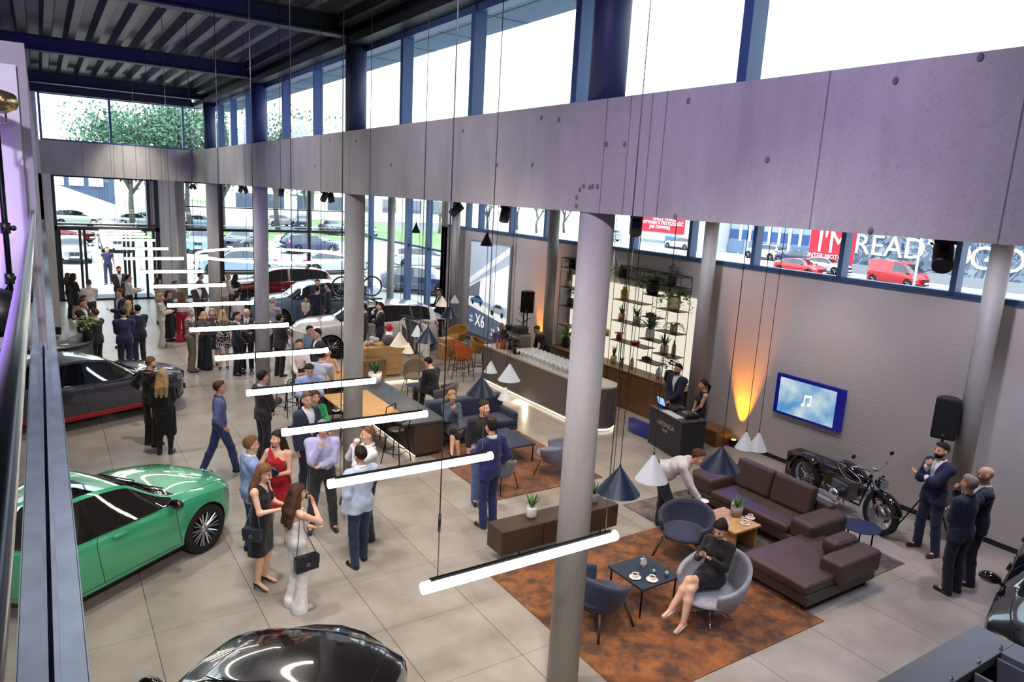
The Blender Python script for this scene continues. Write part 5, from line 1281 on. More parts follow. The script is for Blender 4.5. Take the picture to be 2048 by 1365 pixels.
person('grey-haired man in a purple checked shirt sitting at the far end of the bar', P(1003, 648, 1.54), 5, 1.78, ('belly', 'table'), 'stool', 'shirt', (104, 92, 142), bottom='trousers', botc=DARK, hair='buzz', hairc='grey', fat=1.1, seat=.66, lod=1)
person('man in a dark suit standing behind the merchandise table at the corner glazing', P(880, 578, 1.8), 292, 1.8, ('hold', 'front'), 'stand', 'suit', (28, 30, 40), bottom='trousers', botc=DARK, hairc='brown', lod=1)
person('man in a dark suit with a phone at his ear beside the clothes rail', P(761, 605, 1.84), 282, 1.84, ('mouth', 'cross'), 'stand', 'suit', (28, 30, 40), bottom='trousers', botc=DARK, hairc='dark', lod=1)
person('man partly hidden behind the dark suited man at the clothes rail', (8.18, 20.8), 262, 1.8, ('down', 'down'), 'stand', 'suit', (50, 40, 44), bottom='trousers', botc=DARK, hairc='dark', lod=2)
person('man in a dark navy suit with his back turned before the silver blue off-roader', P(634, 572, 1.8), 178, 1.8, ('front', 'front'), 'stand', 'suit', (24, 28, 50), bottom='trousers', botc=DARK, hairc='dark', lod=1)
person('tall man in a navy suit facing the camera beside the silver blue off-roader', P(635, 559, 1.88), 10, 1.88, ('front', 'front'), 'stand', 'suit', (26, 32, 62), bottom='trousers', botc=NAVY, hairc='brown', lod=1)
person('man in a grey green jacket facing left beside the silver blue off-roader', P(656, 566, 1.8), 262, 1.8, ('front', 'down'), 'stand', 'suit', (38, 48, 52), bottom='trousers', botc=DARK, hairc='dark', lod=1)
person('child in a pale patterned shirt beside the man in the navy suit', P(612, 593, 1.3), 350, 1.3, ('front', 'front'), 'stand', 'tee', (206, 196, 192), bottom='trousers', botc=(70, 70, 86), hairc='brown', child=True, lod=1)
person('man in a pale teal polo shirt in front of the white estate car', P(619, 652, 1.78), 35, 1.78, ('down', 'hold'), 'stand', 'polo', (120, 158, 168), bottom='trousers', botc=DARK, hairc='dark', lod=1)
person('man in a dark suit facing left in front of the white estate car', P(636, 658, 1.8), 292, 1.8, ('hold', 'down'), 'stand', 'suit', (40, 40, 52), bottom='trousers', botc=DARK, hairc='dark', lod=1)
person('woman with long dark hair in a peach top sitting at the far high table', P(656, 703, 1.32), 5, 1.68, ('mouth', 'talk'), 'stool', 'strap', (238, 196, 160), bottom='trousers', botc=(200, 190, 180), hair='longer', hairc='dark', fem=True, seat=.56, lod=1)
person('man in a white shirt sitting at the far high table, forearms on the table', P(598, 692, 1.46), 12, 1.76, ('table', 'table'), 'stool', 'shirt', (226, 216, 212), bottom='trousers', botc=DARK, hairc='brown', seat=.72, lod=1)
person('man in a pale blue shirt with his back turned at the far high table', P(640, 712, 1.62), 160, 1.74, ('table', 'front'), 'stand', 'shirt', (182, 196, 220), bottom='trousers', botc=DARK, hairc='dark', lod=1, lean=.15)
person('woman in a white trouser suit with short blonde hair, facing right', P(320, 586, 1.72), 88, 1.7, ('hold', 'hold'), 'stand', 'loose', (218, 208, 198), bottom='wide', botc=(214, 204, 194), hair='bob', hairc='blond', fem=True, lod=1, shoe=(150, 120, 90))
person('woman in a long black skirt between the white trouser suit and the red trousers', P(336, 580, 1.7), 60, 1.68, ('hold', 'front'), 'stand', 'blouse', (44, 40, 42), bottom='skirt', botc=BLK, hem=.12, hair='bob', hairc='dark', fem=True, lod=2)
person('woman in red wide trousers and a white blouse seen from behind', P(361, 580, 1.72), 195, 1.7, ('front', 'hold'), 'contra', 'blouse', (226, 214, 206), bottom='wide', botc=(168, 18, 42), hair='long', hairc='lightbrown', fem=True, lod=1, shoe=(150, 20, 36))
person('man in a floral shirt and khaki trousers left of the third column', P(379, 617, 1.8), 105, 1.8, ('hold', 'hold'), 'stand', 'tee', (180, 172, 160), bottom='trousers', botc=(116, 106, 78), hair='buzz', hairc='grey', lod=1, topmat=patterned('floral_print', (196, 190, 178), (84, 74, 66), 30, .42, 'f1'), fat=1.1)
person('woman with grey-blonde hair in a floor-length black skirt and grey top', (3.62, 21.2), 140, 1.66, ('front', 'front'), 'stand', 'blouse', (96, 84, 80), bottom='skirt', botc=(22, 22, 26), hem=.04, hair='bob', hairc='blond', fem=True, lod=1)
person('woman in a black dress with a white net pattern, seen from behind', (4.06, 20.95), 188, 1.68, ('front', 'front'), 'stand', None, bottom='dress', botc=BLK, sleeve='short', hem=.62, hair='long', hairc='blond', fem=True, lod=1, heels=True, shoe=(90, 30, 34), botmat=patterned('net_print', (232, 228, 222), (18, 18, 20), 12, .055), vdepth=0)
person('blonde woman facing the camera beyond the net-patterned dress', P(424, 616, 1.68), 350, 1.66, ('hold', 'down'), 'stand', 'blouse', (60, 54, 54), bottom='skirt', botc=(40, 38, 40), hem=.5, hair='bob', hairc='blond', fem=True, lod=2)
person('dark-haired man in a dark suit facing right beside the bald man with the tie', P(473, 624, 1.78), 62, 1.78, ('front', 'hold'), 'stand', 'suit', (40, 38, 46), bottom='trousers', botc=DARK, hairc='black', lod=1)
person('bald man in a dark suit with white shirt and red tie', P(493, 617, 1.8), 350, 1.8, ('hold', 'down'), 'stand', 'suit', (42, 40, 48), bottom='trousers', botc=DARK, hair='bald', tie=(150, 40, 50), lod=1, specs=True)
person('man in a pale grey polo shirt with his back turned left of the third column', P(446, 553, 1.8), 165, 1.8, ('front', 'front'), 'stand', 'polo', (206, 200, 200), bottom='trousers', botc=(140, 130, 126), hairc='dark', lod=1)
person('bald man in a white shirt before the bonnet of the dark red off-roader', P(455, 547, 1.8), 95, 1.8, ('hold', 'front'), 'stand', 'shirt', (222, 214, 212), bottom='trousers', botc=DARK, hair='bald', lod=2)
person('dark-haired woman in black before the dark red off-roader', P(471, 549, 1.68), 130, 1.68, ('front', 'front'), 'stand', 'blouse', (50, 42, 46), bottom='trousers', botc=DARK, hair='long', hairc='dark', fem=True, lod=2)
person('seated-looking man in a white shirt among the guests by the silver blue off-roader', P(474, 586, 1.74), 140, 1.74, ('front', 'front'), 'stand', 'shirt', (214, 206, 204), bottom='trousers', botc=DARK, hairc='dark', lod=2)
person('grey-haired man in a brown-grey suit left of the fourth column', P(400, 546, 1.8), 85, 1.8, ('front', 'front'), 'stand', 'suit', (92, 80, 74), bottom='trousers', botc=(70, 62, 60), hairc='brown', lod=2)
person('man in a dark suit with a white collar under the eighth tube lamp', P(397, 563, 1.78), 20, 1.78, ('front', 'hold'), 'stand', 'suit', (58, 52, 52), bottom='trousers', botc=DARK, hairc='brown', lod=2)
person('man in a grey jacket standing before the farthest column', P(349, 562, 1.78), 70, 1.78, ('front', 'hold'), 'stand', 'suit', (104, 98, 96), bottom='trousers', botc=DARK, hairc='brown', lod=2)
person('woman in a pale jacket near the entrance pier', P(315, 556, 1.7), 95, 1.7, ('hold', 'front'), 'stand', 'loose', (190, 176, 166), bottom='trousers', botc=(60, 54, 54), hair='long', hairc='brown', fem=True, lod=2)
person('man in a grey shirt seen from behind just right of the third column', (5.86, 22.5), 150, 1.8, ('front', 'front'), 'stand', 'shirt', (138, 136, 146), bottom='trousers', botc=DARK, hairc='grey', lod=1)
person('man in a white shirt half hidden right of the third column', (5.02, 20.35), 160, 1.78, ('front', 'front'), 'stand', 'shirt', (220, 220, 224), bottom='trousers', botc=(44, 42, 50), hairc='dark', lod=1)
person('dark-haired man in a black jacket right of the third column', P(558, 629, 1.76), 130, 1.76, ('front', 'front'), 'stand', 'suit', (44, 42, 50), inner=(60, 60, 66), bottom='trousers', botc=DARK, hairc='black', lod=1)
person('woman in a black short-sleeved dress standing left by the entrance', P(146, 549, 1.72), 120, 1.7, ('front', 'front'), 'stand', None, bottom='dress', botc=(24, 22, 26), sleeve='short', hem=.58, hair='long', hairc='dark', fem=True, lod=1, vdepth=0, heels=True)
person('woman with brown hair beyond the black dress left by the entrance', P(135, 545, 1.7), 100, 1.68, ('front', 'front'), 'stand', 'blouse', (40, 36, 40), bottom='trousers', botc=DARK, hair='long', hairc='brown', fem=True, lod=2)
person('man in a white shirt and dark jeans with his back turned near the round counter', P(177, 559, 1.78), 172, 1.78, ('front', 'plate'), 'stand', 'shirt', (216, 208, 206), bottom='jeans', botc=(40, 42, 58), hairc='brown', hair='buzz', lod=1)
person('head of a man behind the dark blazer at the round counter', P(166, 591, 1.74), 80, 1.74, ('front', 'front'), 'stand', 'suit', (38, 34, 36), bottom='trousers', botc=DARK, hairc='brown', lod=2)
person('man in a dark blazer and open white shirt at the round counter', P(163, 598, 1.82), 62, 1.82, ('front', 'hold'), 'stand', 'suit', (40, 30, 34), bottom='trousers', botc=DARK, hairc='brown', lod=1, vdepth=1.05)
person('man in a black suit standing behind the bouquet at the round counter', P(190, 618, 1.76), 235, 1.76, ('front', 'hold'), 'stand', 'suit', (30, 29, 36), bottom='trousers', botc=DARK, hairc='brown', lod=1)
person('man in a royal navy suit seen from behind at the dark grey sedan', P(246, 617, 1.8), 185, 1.8, ('front', 'front'), 'stand', 'suit', (36, 38, 84), bottom='trousers', botc=(32, 36, 78), hairc='dark', lod=1)
person('woman with fair hair in a dark dress between the navy suits', P(256, 604, 1.72), 140, 1.7, ('front', 'front'), 'stand', None, bottom='dress', botc=(36, 32, 44), sleeve='short', hem=.6, hair='long', hairc='blond', fem=True, lod=1, heels=True, vdepth=0)
person('dark-haired man in a dark navy suit, rightmost of the group at the dark grey sedan', P(275, 610, 1.76), 205, 1.76, ('front', 'front'), 'stand', 'suit', (28, 32, 56), bottom='trousers', botc=(26, 30, 50), hairc='black', lod=1)
person('tall man in a navy suit and open white shirt near the dark grey sedan', P(239, 578, 1.86), 300, 1.86, ('down', 'hold'), 'stand', 'suit', (32, 36, 66), bottom='trousers', botc=(30, 32, 58), hairc='brown', lod=1, vdepth=1.05)
person('bearded man in a dark grey blazer facing the camera near the entrance', P(237, 533, 1.82), 15, 1.82, ('front', 'hold'), 'stand', 'suit', (52, 46, 50), bottom='trousers', botc=DARK, hairc='dark', beard=True, lod=1, vdepth=1.05)
person('man in a white shirt stretching out his hand near the entrance', P(256, 549, 1.78), 98, 1.78, ('talk', 'talk'), 'stand', 'shirt', (222, 218, 220), bottom='trousers', botc=(32, 32, 52), hairc='dark', lod=1)
person('man in a dark blue shirt walking in through the entrance doors', at(218, 570)[:2], 350, 1.84, ('swing', 'swingb'), 'walk', 'tee', (40, 42, 84), bottom='trousers', botc=(34, 36, 66), hairc='lightbrown', lod=1)
# ================================================================== FURNITURE
def wood(name, ca, cb, scale=2.2, rough=.5, axis=0):
    if name in MATS: return MATS[name]
    m, nt, b = new_mat(name); N = nt.nodes; L = nt.links
    tc = N.new('ShaderNodeTexCoord'); mp = N.new('ShaderNodeMapping'); sc = [14, 14, 14]; sc[axis] = 1.2; mp.inputs['Scale'].default_value = sc
    n = N.new('ShaderNodeTexNoise'); n.inputs['Scale'].default_value = scale; n.inputs['Detail'].default_value = 6; n.inputs['Distortion'].default_value = .6
    cr = N.new('ShaderNodeValToRGB'); cr.color_ramp.elements[0].position = .3; cr.color_ramp.elements[1].position = .7
    cr.color_ramp.elements[0].color = (*s2l(ca), 1); cr.color_ramp.elements[1].color = (*s2l(cb), 1)
    L.new(tc.outputs['Object'], mp.inputs[0]); L.new(mp.outputs[0], n.inputs['Vector']); L.new(n.outputs['Fac'], cr.inputs[0]); L.new(cr.outputs[0], b.inputs['Base Color']); b.inputs['Roughness'].default_value = rough
    MATS[name] = m; return m
OAK = wood('oak_light', (176, 136, 84), (204, 166, 112)); OAKZ = wood('oak_upright', (168, 128, 80), (196, 156, 104), axis=2); OAKD = wood('oak_dark_panel', (104, 72, 46), (134, 98, 64), axis=1)
SMOKED = wood('smoked_oak', (58, 46, 38), (76, 60, 50), axis=0); SLATE = mat('slate_top', (62, 66, 74), .35, 0, .08, 6); TAUPEL = mat('bar_taupe_laminate', (96, 90, 84), .55, 0, .04, 8)
STONE = mat('bar_stone_top', (186, 178, 166), .35, 0, .06, 5); CERAM = mat('white_ceramic', (238, 236, 232), .2, 0, 0, coat=.5); CLEAR = glass_mat('clear_glass', (240, 246, 248)); LEDM = emit_mat('led_strip', (255, 236, 205), 3.5)
NAVYT = mat('navy_lacquer', (36, 46, 66), .35); LEATHER = mat('brown_leather', (72, 56, 52), .48, 0, .1, 4, .15, 120)
def rug(name, x0, x1, y0, y1, ca, cb, lab, z=.014):
    m, nt, b = new_mat(name); N = nt.nodes; L = nt.links; tc = N.new('ShaderNodeTexCoord')
    n = N.new('ShaderNodeTexNoise'); n.inputs['Scale'].default_value = 3.4; n.inputs['Detail'].default_value = 7; n.inputs['Roughness'].default_value = .68; n.inputs['Distortion'].default_value = .15
    cr = N.new('ShaderNodeValToRGB'); cr.color_ramp.elements[0].position = .40; cr.color_ramp.elements[1].position = .62; cr.color_ramp.elements[0].color = (*s2l(ca), 1); cr.color_ramp.elements[1].color = (*s2l(cb), 1)
    n2 = N.new('ShaderNodeTexNoise'); n2.inputs['Scale'].default_value = 240; bp = N.new('ShaderNodeBump'); bp.inputs['Strength'].default_value = .5; bp.inputs['Distance'].default_value = .004
    L.new(tc.outputs['Object'], n.inputs['Vector']); L.new(tc.outputs['Object'], n2.inputs['Vector']); L.new(n.outputs['Fac'], cr.inputs[0]); L.new(cr.outputs[0], b.inputs['Base Color']); L.new(n2.outputs['Fac'], bp.inputs['Height']); L.new(bp.outputs[0], b.inputs['Normal'])
    b.inputs['Roughness'].default_value = .9; b.inputs['Sheen Weight'].default_value = .3
    q = MB(); q.bb(x0, x1, y0, y1, .002, z); tag(q.build('rug', m, bevel=.004), lab, 'rug')
rug('rug_orange', 5.0, 8.34, 4.78, 7.84, (72, 40, 16), (152, 88, 32), 'orange rust rug under the seated woman and the navy coffee table')
rug('rug_rust', 6.36, 8.86, 9.95, 13.5, (72, 40, 18), (146, 84, 34), 'orange rust rug under the navy sofa in front of the bar')
rug('rug_dark', 8.36, 10.95, 5.13, 8.78, (48, 43, 44), (124, 112, 104), 'dark grey mottled rug under the brown sofa')
rug('rug_taupe', 9.7, 12.3, 18.65, 22.3, (92, 82, 78), (132, 120, 112), 'taupe mottled rug under the mustard armchair')
rug('rug_brown', 6.9, 9.1, 14.2, 16.0, (84, 68, 58), (120, 100, 86), 'brown rug under the two taupe chairs')

def shell(parent, name, m, rx, ry, z0, zb, zf, spread=132, t=.045, taper=.72, n=28, rows=7, power=1.6):
    """moulded chair shell, open towards +y"""
    vs = []; fs = []; a0 = math.radians(spread)
    for sd in (0, 1):
        for j in range(rows + 1):
            u = j / rows
            for i in range(n + 1):
                a = -a0 + 2 * a0 * i / n; f = abs(a) / a0
                rim = zf + (zb - zf) * (math.cos(f * PI / 2) ** power if f < 1 else 0)
                k = taper + (1 - taper) * math.sin(u * PI / 2); r_ = (t if sd else 0)
                vs.append(((rx * k - r_) * math.sin(a), -(ry * k - r_) * math.cos(a), z0 + u * (rim - z0)))
    N = (rows + 1) * (n + 1); ix = lambda sd, j, i: sd * N + j * (n + 1) + i
    for j in range(rows):
        for i in range(n):
            fs.append((ix(0, j, i), ix(0, j, i + 1), ix(0, j + 1, i + 1), ix(0, j + 1, i))); fs.append((ix(1, j, i), ix(1, j + 1, i), ix(1, j + 1, i + 1), ix(1, j, i + 1)))
    for i in range(n): fs.append((ix(0, rows, i), ix(0, rows, i + 1), ix(1, rows, i + 1), ix(1, rows, i))); fs.append((ix(0, 0, i), ix(1, 0, i), ix(1, 0, i + 1), ix(0, 0, i + 1)))
    for j in range(rows):
        for i in (0, n): fs.append((ix(0, j, i), ix(0, j + 1, i), ix(1, j + 1, i), ix(1, j, i)) if i == 0 else (ix(0, j, i), ix(1, j, i), ix(1, j + 1, i), ix(0, j + 1, i)))
    q = MB(); q.add(vs, fs, True); o = q.build(name, m, parent); return o
def shell_chair(lab, x, y, face, fab, rx=.36, ry=.34, seat=.43, zb=.80, zf=.62, legs='wood', name='armchair', cat='armchair', group=None, legm=None, sc=1.0, t=.05):
    c = thing(name, lab, cat, (x, y, 0), face - PI / 2, group)
    shell(c, 'backrest', fab, rx * sc, ry * sc, seat - .14, zb, zf, t=t)
    q = MB(); q.ball((0, .02, seat - .03), (rx * sc * .84, ry * sc * .98, .075), 22, 8); q.build('seat', fab, c)
    lm = legm or SMOKED; h = seat - .10
    if legs == 'swivel':
        q = MB(); q.cyl((0, 0, .12), (0, 0, h), .022, n=10); q.build('stem', CHROME, c)
        for k in range(4):
            a = PI / 4 + k * PI / 2; q = MB(); q.tube([(0, 0, .13), (.30 * math.cos(a), .30 * math.sin(a), .02)], [.014, .010], 8); q.build('leg', CHROME, c)
    else:
        th = {'wood': .022, 'thin': .010, 'high': .011}[legs]
        for sx in (-1, 1):
            for sy in (-1, 1):
                q = MB(); q.tube([(sx * rx * .62, sy * ry * .6, h), (sx * rx * .86, sy * ry * .86, .0)], [th, th * .8], 8); q.build('leg', lm, c)
        if legs == 'high':
            q = MB(); w = rx * .78; d = ry * .76; q.tube([(-w, -d, h * .38), (w, -d, h * .38), (w, d, h * .38), (-w, d, h * .38)], .008, 6, closed=True); q.build('footrest', lm, c)
    return c
BLUEF = fabric((42, 50, 78)); GREYF = fabric((150, 154, 168)); TAUPEF = fabric((132, 116, 94)); ORANGEF = fabric((176, 84, 24)); MUSTF = fabric((150, 112, 36)); DGREYF = fabric((96, 92, 92)); LILAF = fabric((120, 124, 144))
shell_chair('dark blue armchair between the foreground column and the navy coffee table', 5.62, 6.2, .12, BLUEF, .40, .38, .43, .78, .60, 'wood')
shell_chair('dark blue armchair behind the navy coffee table, seat turned to the camera', 7.98, 6.98, PI * 1.15, BLUEF, .43, .40, .42, .78, .58, 'wood')
shell_chair('light grey round swivel armchair with the seated woman', 7.02, 5.58, PI * 1.0, GREYF, .47, .46, .40, .86, .56, 'swivel')
shell_chair('grey tub chair with thin legs on the rust rug right of the navy coffee table', 8.15, 10.55, PI * .72, LILAF, .42, .4, .42, .74, .56, 'thin', legm=BLACKM)
shell_chair('small grey chair with thin legs behind the royal blue suit', 6.72, 10.35, PI * .1, LILAF, .30, .3, .44, .74, .58, 'thin', legm=BLACKM)
shell_chair('taupe shell chair facing the camera in front of the display cabinet', 8.12, 16.95, PI * 1.3, TAUPEF, .36, .34, .45, .84, .6, 'thin', legm=BLACKM)
shell_chair('grey shell chair under the man in the dark suit seen from behind', 7.98, 14.95, PI * .72, DGREYF, .36, .34, .45, .78, .6, 'thin', legm=BLACKM)
shell_chair('mustard armchair beside the poster wall', 11.85, 21.45, PI * 1.12, MUSTF, .40, .38, .42, .78, .56, 'thin', legm=BLACKM)
for x, y, f, lb in [(9.92, 17.5, .35, 'orange high chair by the bar end, nearest of the three'), (10.1, 18.1, .1, 'orange high chair by the bar end, middle of the three'), (10.75, 18.05, -.9, 'mustard high chair at the far end of the bar')]:
    shell_chair(lb, x, y, f, ORANGEF if 'orange' in lb else MUSTF, .27, .27, .78, 1.1, .92, 'high', 'bar_chair', 'chair', 'high chairs by the bar', BLACKM)

def table(lab, x, y, w, d, h, topm, rz=0, leg='four', t=.03, name='coffee_table', cat='table', r=None):
    c = thing(name, lab, cat, (x, y, 0), rz)
    q = MB()
    if r: q.cyl((0, 0, h - t), (0, 0, h), r, n=32)
    else: q.bb(-w / 2, w / 2, -d / 2, d / 2, h - t, h)
    q.build('tabletop', topm, c, bevel=.006)
    if leg == 'four':
        pts = [(sx * (w / 2 - .04), sy * (d / 2 - .04)) for sx in (-1, 1) for sy in (-1, 1)] if not r else [(r * .7 * math.cos(a), r * .7 * math.sin(a)) for a in (0.5, 2.6, 4.7)]
        for p in pts: q = MB(); q.cyl((p[0], p[1], 0), (p[0], p[1], h - t), .013, n=8); q.build('leg', BLACKM, c)
    elif leg == 'slab':
        for sx in (-1, 1): q = MB(); q.bb(sx * (w / 2 - .07) - .018, sx * (w / 2 - .07) + .018, -d / 2 + .03, d / 2 - .03, 0, h - t); q.build('side_panel', topm, c)
    return c
table('square navy coffee table with cups on the orange rug', 6.48, 6.3, .68, .68, .45, NAVYT)
table('larger oak block coffee table with plant and bottle before the brown sofa', 8.92, 6.92, .62, .76, .41, OAK, 0, 'slab', .035)
table('lower oak block table under the bending man\'s hand', 8.78, 7.6, .56, .5, .32, OAK, 0, 'slab', .03)
table('round dark blue side table between sofa and motorcycle', 10.62, 5.72, 0, 0, .45, mat('blue_side_table', (34, 46, 84), .4), r=.29, t=.018)
table('navy low coffee table in front of the navy sofa', 7.78, 11.75, .66, 1.1, .4, NAVYT)
table('small black table between the two taupe chairs', 7.72, 16.0, .4, .4, .45, mat('blue_grey_table', (60, 74, 96), .3), leg='four')

pf_ = thing('pouf', 'dark round pouf on the orange rug at the bottom edge', 'pouf', (*at(1315, 1392, .3)[:2], .014)); q = MB(); q.lathe([(0, 0), (.15, 0), (.18, .1), (.17, .26), (.1, .34), (0, .35)], n=24); q.build('cushion', DGREYF if False else fabric((44, 42, 46)), pf_); q = MB(); q.lathe([(.181, .09), (.186, .1), (.181, .11)], n=24); q.build('seam', BLACK, pf_)
def soft_box(parent, nm, x0, x1, y0, y1, z0, z1, m, bev=.06): q = MB(); q.bb(x0, x1, y0, y1, z0, z1); return q.build(nm, m, parent, bevel=bev, seg=3)
so = thing('sofa', 'long brown leather sofa with two back cushions', 'sofa', (9.55, 7.15, 0))
soft_box(so, 'base', 0, 1.0, -1.25, 1.25, .14, .30, LEATHER, .03); soft_box(so, 'seat_cushion', -.02, .82, -.86, .72, .28, .43, LEATHER, .05)
soft_box(so, 'armrest', 0, .95, .72, 1.28, .28, .60, LEATHER, .07); soft_box(so, 'armrest', 0, .95, -1.28, -.86, .28, .60, LEATHER, .07)
for y0, y1 in ((-.78, -.02), (.0, .76)):
    q = MB(); q.box((.72, (y0 + y1) / 2, .66), (.2, y1 - y0, .50), ry=.22); q.build('back_cushion', LEATHER, so, bevel=.06, seg=3)
soft_box(so, 'backrest', .86, 1.04, -1.0, 1.0, .3, .66, LEATHER, .05)
for p in ((.1, -1.15), (.1, 1.15), (.9, -1.15), (.9, 1.15)): q = MB(); q.bb(p[0] - .03, p[0] + .03, p[1] - .03, p[1] + .03, 0, .15); q.build('leg', BLACK, so)
da = thing('daybed', 'low brown leather daybed with bolster in front of the side table', 'sofa', (8.25, 5.0, 0))
soft_box(da, 'base', 0, 1.6, 0, 1.1, .10, .26, LEATHER, .02); soft_box(da, 'seat_cushion', -.02, 1.62, .02, 1.1, .24, .40, LEATHER, .05); soft_box(da, 'armrest', .62, 1.62, -.06, .3, .26, .58, LEATHER, .06); soft_box(da, 'bolster', 1.02, 1.6, .28, .56, .41, .66, LEATHER, .09)
for p in ((.1, .1), (.1, 1.0), (1.5, .1), (1.5, 1.0)): q = MB(); q.bb(p[0] - .03, p[0] + .03, p[1] - .03, p[1] + .03, 0, .11); q.build('leg', BLACK, da)
ns = thing('sofa', 'navy fabric sofa with the seated blonde woman', 'sofa', (6.75, 12.72, 0))
soft_box(ns, 'base', 0, 1.9, -.05, .8, .16, .30, BLUEF, .03); soft_box(ns, 'seat_cushion', .04, 1.86, -.08, .6, .29, .43, BLUEF, .05); soft_box(ns, 'backrest', 0, 1.9, .58, .84, .3, .84, BLUEF, .07)
for x in (0, 1.76): soft_box(ns, 'armrest', x, x + .14, -.06, .7, .28, .58, BLUEF, .05)
for p in ((.1, .05), (1.8, .05), (.1, .7), (1.8, .7)): q = MB(); q.cyl((p[0], p[1], 0), (p[0], p[1], .17), .02, n=8); q.build('leg', BLACK, ns)
# sideboard
sb = thing('sideboard', 'long smoked oak sideboard on thin legs behind the foreground column', 'cabinet', (5.24, 7.92, 0))
q = MB(); q.bb(0, 2.2, 0, .4, .19, .56); q.build('body', SMOKED, sb, bevel=.006)
for k in range(3): q = MB(); q.bb(.01 + k * .73, .72 + k * .73, -.012, .0, .2, .55); q.build('drawer', SMOKED, sb)
for p in ((.35, .05), (1.9, .05), (.35, .35), (1.9, .35)): q = MB(); q.cyl((p[0], p[1], 0), (p[0], p[1], .19), .012, n=8); q.build('leg', BLACKM, sb)

# ------------------------------------------------------------------ plants
GREENS = [mat('leaf_green', (70, 120, 52), .5, 0, .2, 12), mat('leaf_dark_green', (44, 84, 46), .5, 0, .2, 12), mat('leaf_lime', (130, 160, 60), .5, 0, .2, 12)]
POTS = {'white': CERAM, 'beige': mat('pot_beige', (196, 178, 146), .7), 'black': plastic((28, 30, 32), .5), 'grey': mat('pot_grey', (140, 138, 132), .7, 0, .08, 9), 'terra': mat('pot_tan', (176, 130, 84), .7)}
def leaf(vs, fs, p, d, L, w, droop, n=4):
    d = Vector(d).normalized(); s = d.cross(Vector((0, 0, 1)));
    if s.length < 1e-3: s = Vector((1, 0, 0))
    s.normalize(); o = len(vs); q = Vector(p)
    for i in range(n + 1):
        u = i / n; ww = w * math.sin(PI * min(.98, .12 + u * .86)) ; vs += [q - s * ww, q + s * ww]
        q = q + d * L / n; d = (d + Vector((0, 0, -droop / n))).normalized()
    for i in range(n): fs.append((o + 2 * i, o + 2 * i + 1, o + 2 * i + 3, o + 2 * i + 2))
def plant(kind, pos, s, lab, pot='beige', green=0, group=None, seed=1, potshape=None):
    rnd = random.Random(seed * 7 + 3); c = thing('potted_plant', lab, 'plant', pos, 0, group); h = .45 * s; r = .26 * s
    q = MB()
    if pot is not None:
        q.lathe([(0, 0), (r * .62, 0), (r * .8, h * .25), (r * .78, h * .8), (r * .7, h), (r * .6, h), (r * .6, h * .85), (0, h * .85)] if potshape is None else [(0, 0), (r * .8, 0), (r, h), (r * .9, h), (r * .86, h * .85), (0, h * .85)], n=18); q.build('pot', POTS[pot], c)
    vs = []; fs = []
    if kind == 'spiky':
        for k in range(14): a = k * 2.4; e = .35 + .5 * (k / 14); leaf(vs, fs, (0, 0, h * .85), (math.cos(a) * e, math.sin(a) * e, 1), s * rnd.uniform(.45, .75), s * .045, .25)
    elif kind == 'snake':
        for k in range(9): a = k * 2.4; leaf(vs, fs, (.05 * s * math.cos(a), .05 * s * math.sin(a), h * .8), (math.cos(a) * .16, math.sin(a) * .16, 1), s * rnd.uniform(.6, 1.0), s * .04, 0)
    elif kind == 'fern':
        for k in range(34): a = k * 2.4; e = rnd.uniform(.3, 1.1); leaf(vs, fs, (0, 0, h * .85), (math.cos(a) * e, math.sin(a) * e, 1), s * rnd.uniform(.6, 1.1), s * .05, 1.5, 6)
    elif kind == 'bushy':
        for k in range(90):
            a = rnd.uniform(0, 6.28); z = rnd.uniform(-.3, 1); rr = math.sqrt(1 - min(1, z * z)) * rnd.uniform(.3, 1) * .42 * s
            leaf(vs, fs, (rr * math.cos(a), rr * math.sin(a), h + .25 * s + z * .32 * s), (math.cos(a), math.sin(a), rnd.uniform(-.3, .6)), s * .16, s * .055, .6, 2)
    elif kind == 'trailing':
        for k in range(26):
            a = rnd.uniform(0, 6.28); p = Vector((.1 * s * math.cos(a), .1 * s * math.sin(a), h)); d = Vector((math.cos(a) * .5, math.sin(a) * .5, .5)); n = rnd.randint(5, 13)
            for j in range(n):
                p = p + d * .07 * s; d = (d + Vector((rnd.uniform(-.15, .15), rnd.uniform(-.15, .15), -.30))).normalized()
                leaf(vs, fs, p, (rnd.uniform(-1, 1), rnd.uniform(-1, 1), rnd.uniform(-.2, .4)), s * .13, s * .045, .5, 2)
    mx = 12.97 - pos[0]; vs = [(min(v[0], mx), v[1], v[2]) for v in vs]
    q = MB(); q.add(vs, fs, False); q.build('foliage', GREENS[green], c); return c
plant('spiky', (5.9, 8.15, .56), .40, 'small bright succulent in a white pot on the sideboard left of the column', 'white', 0, seed=2)
plant('spiky', (7.12, 8.16, .56), .34, 'small grey pot plant on the sideboard right of the column', 'grey', 1, seed=3)
plant('spiky', (*at(1472, 1033, .41)[:2], .41), .38, 'small succulent in a stone pot on the larger oak coffee table', 'grey', 0, seed=4, potshape=1)

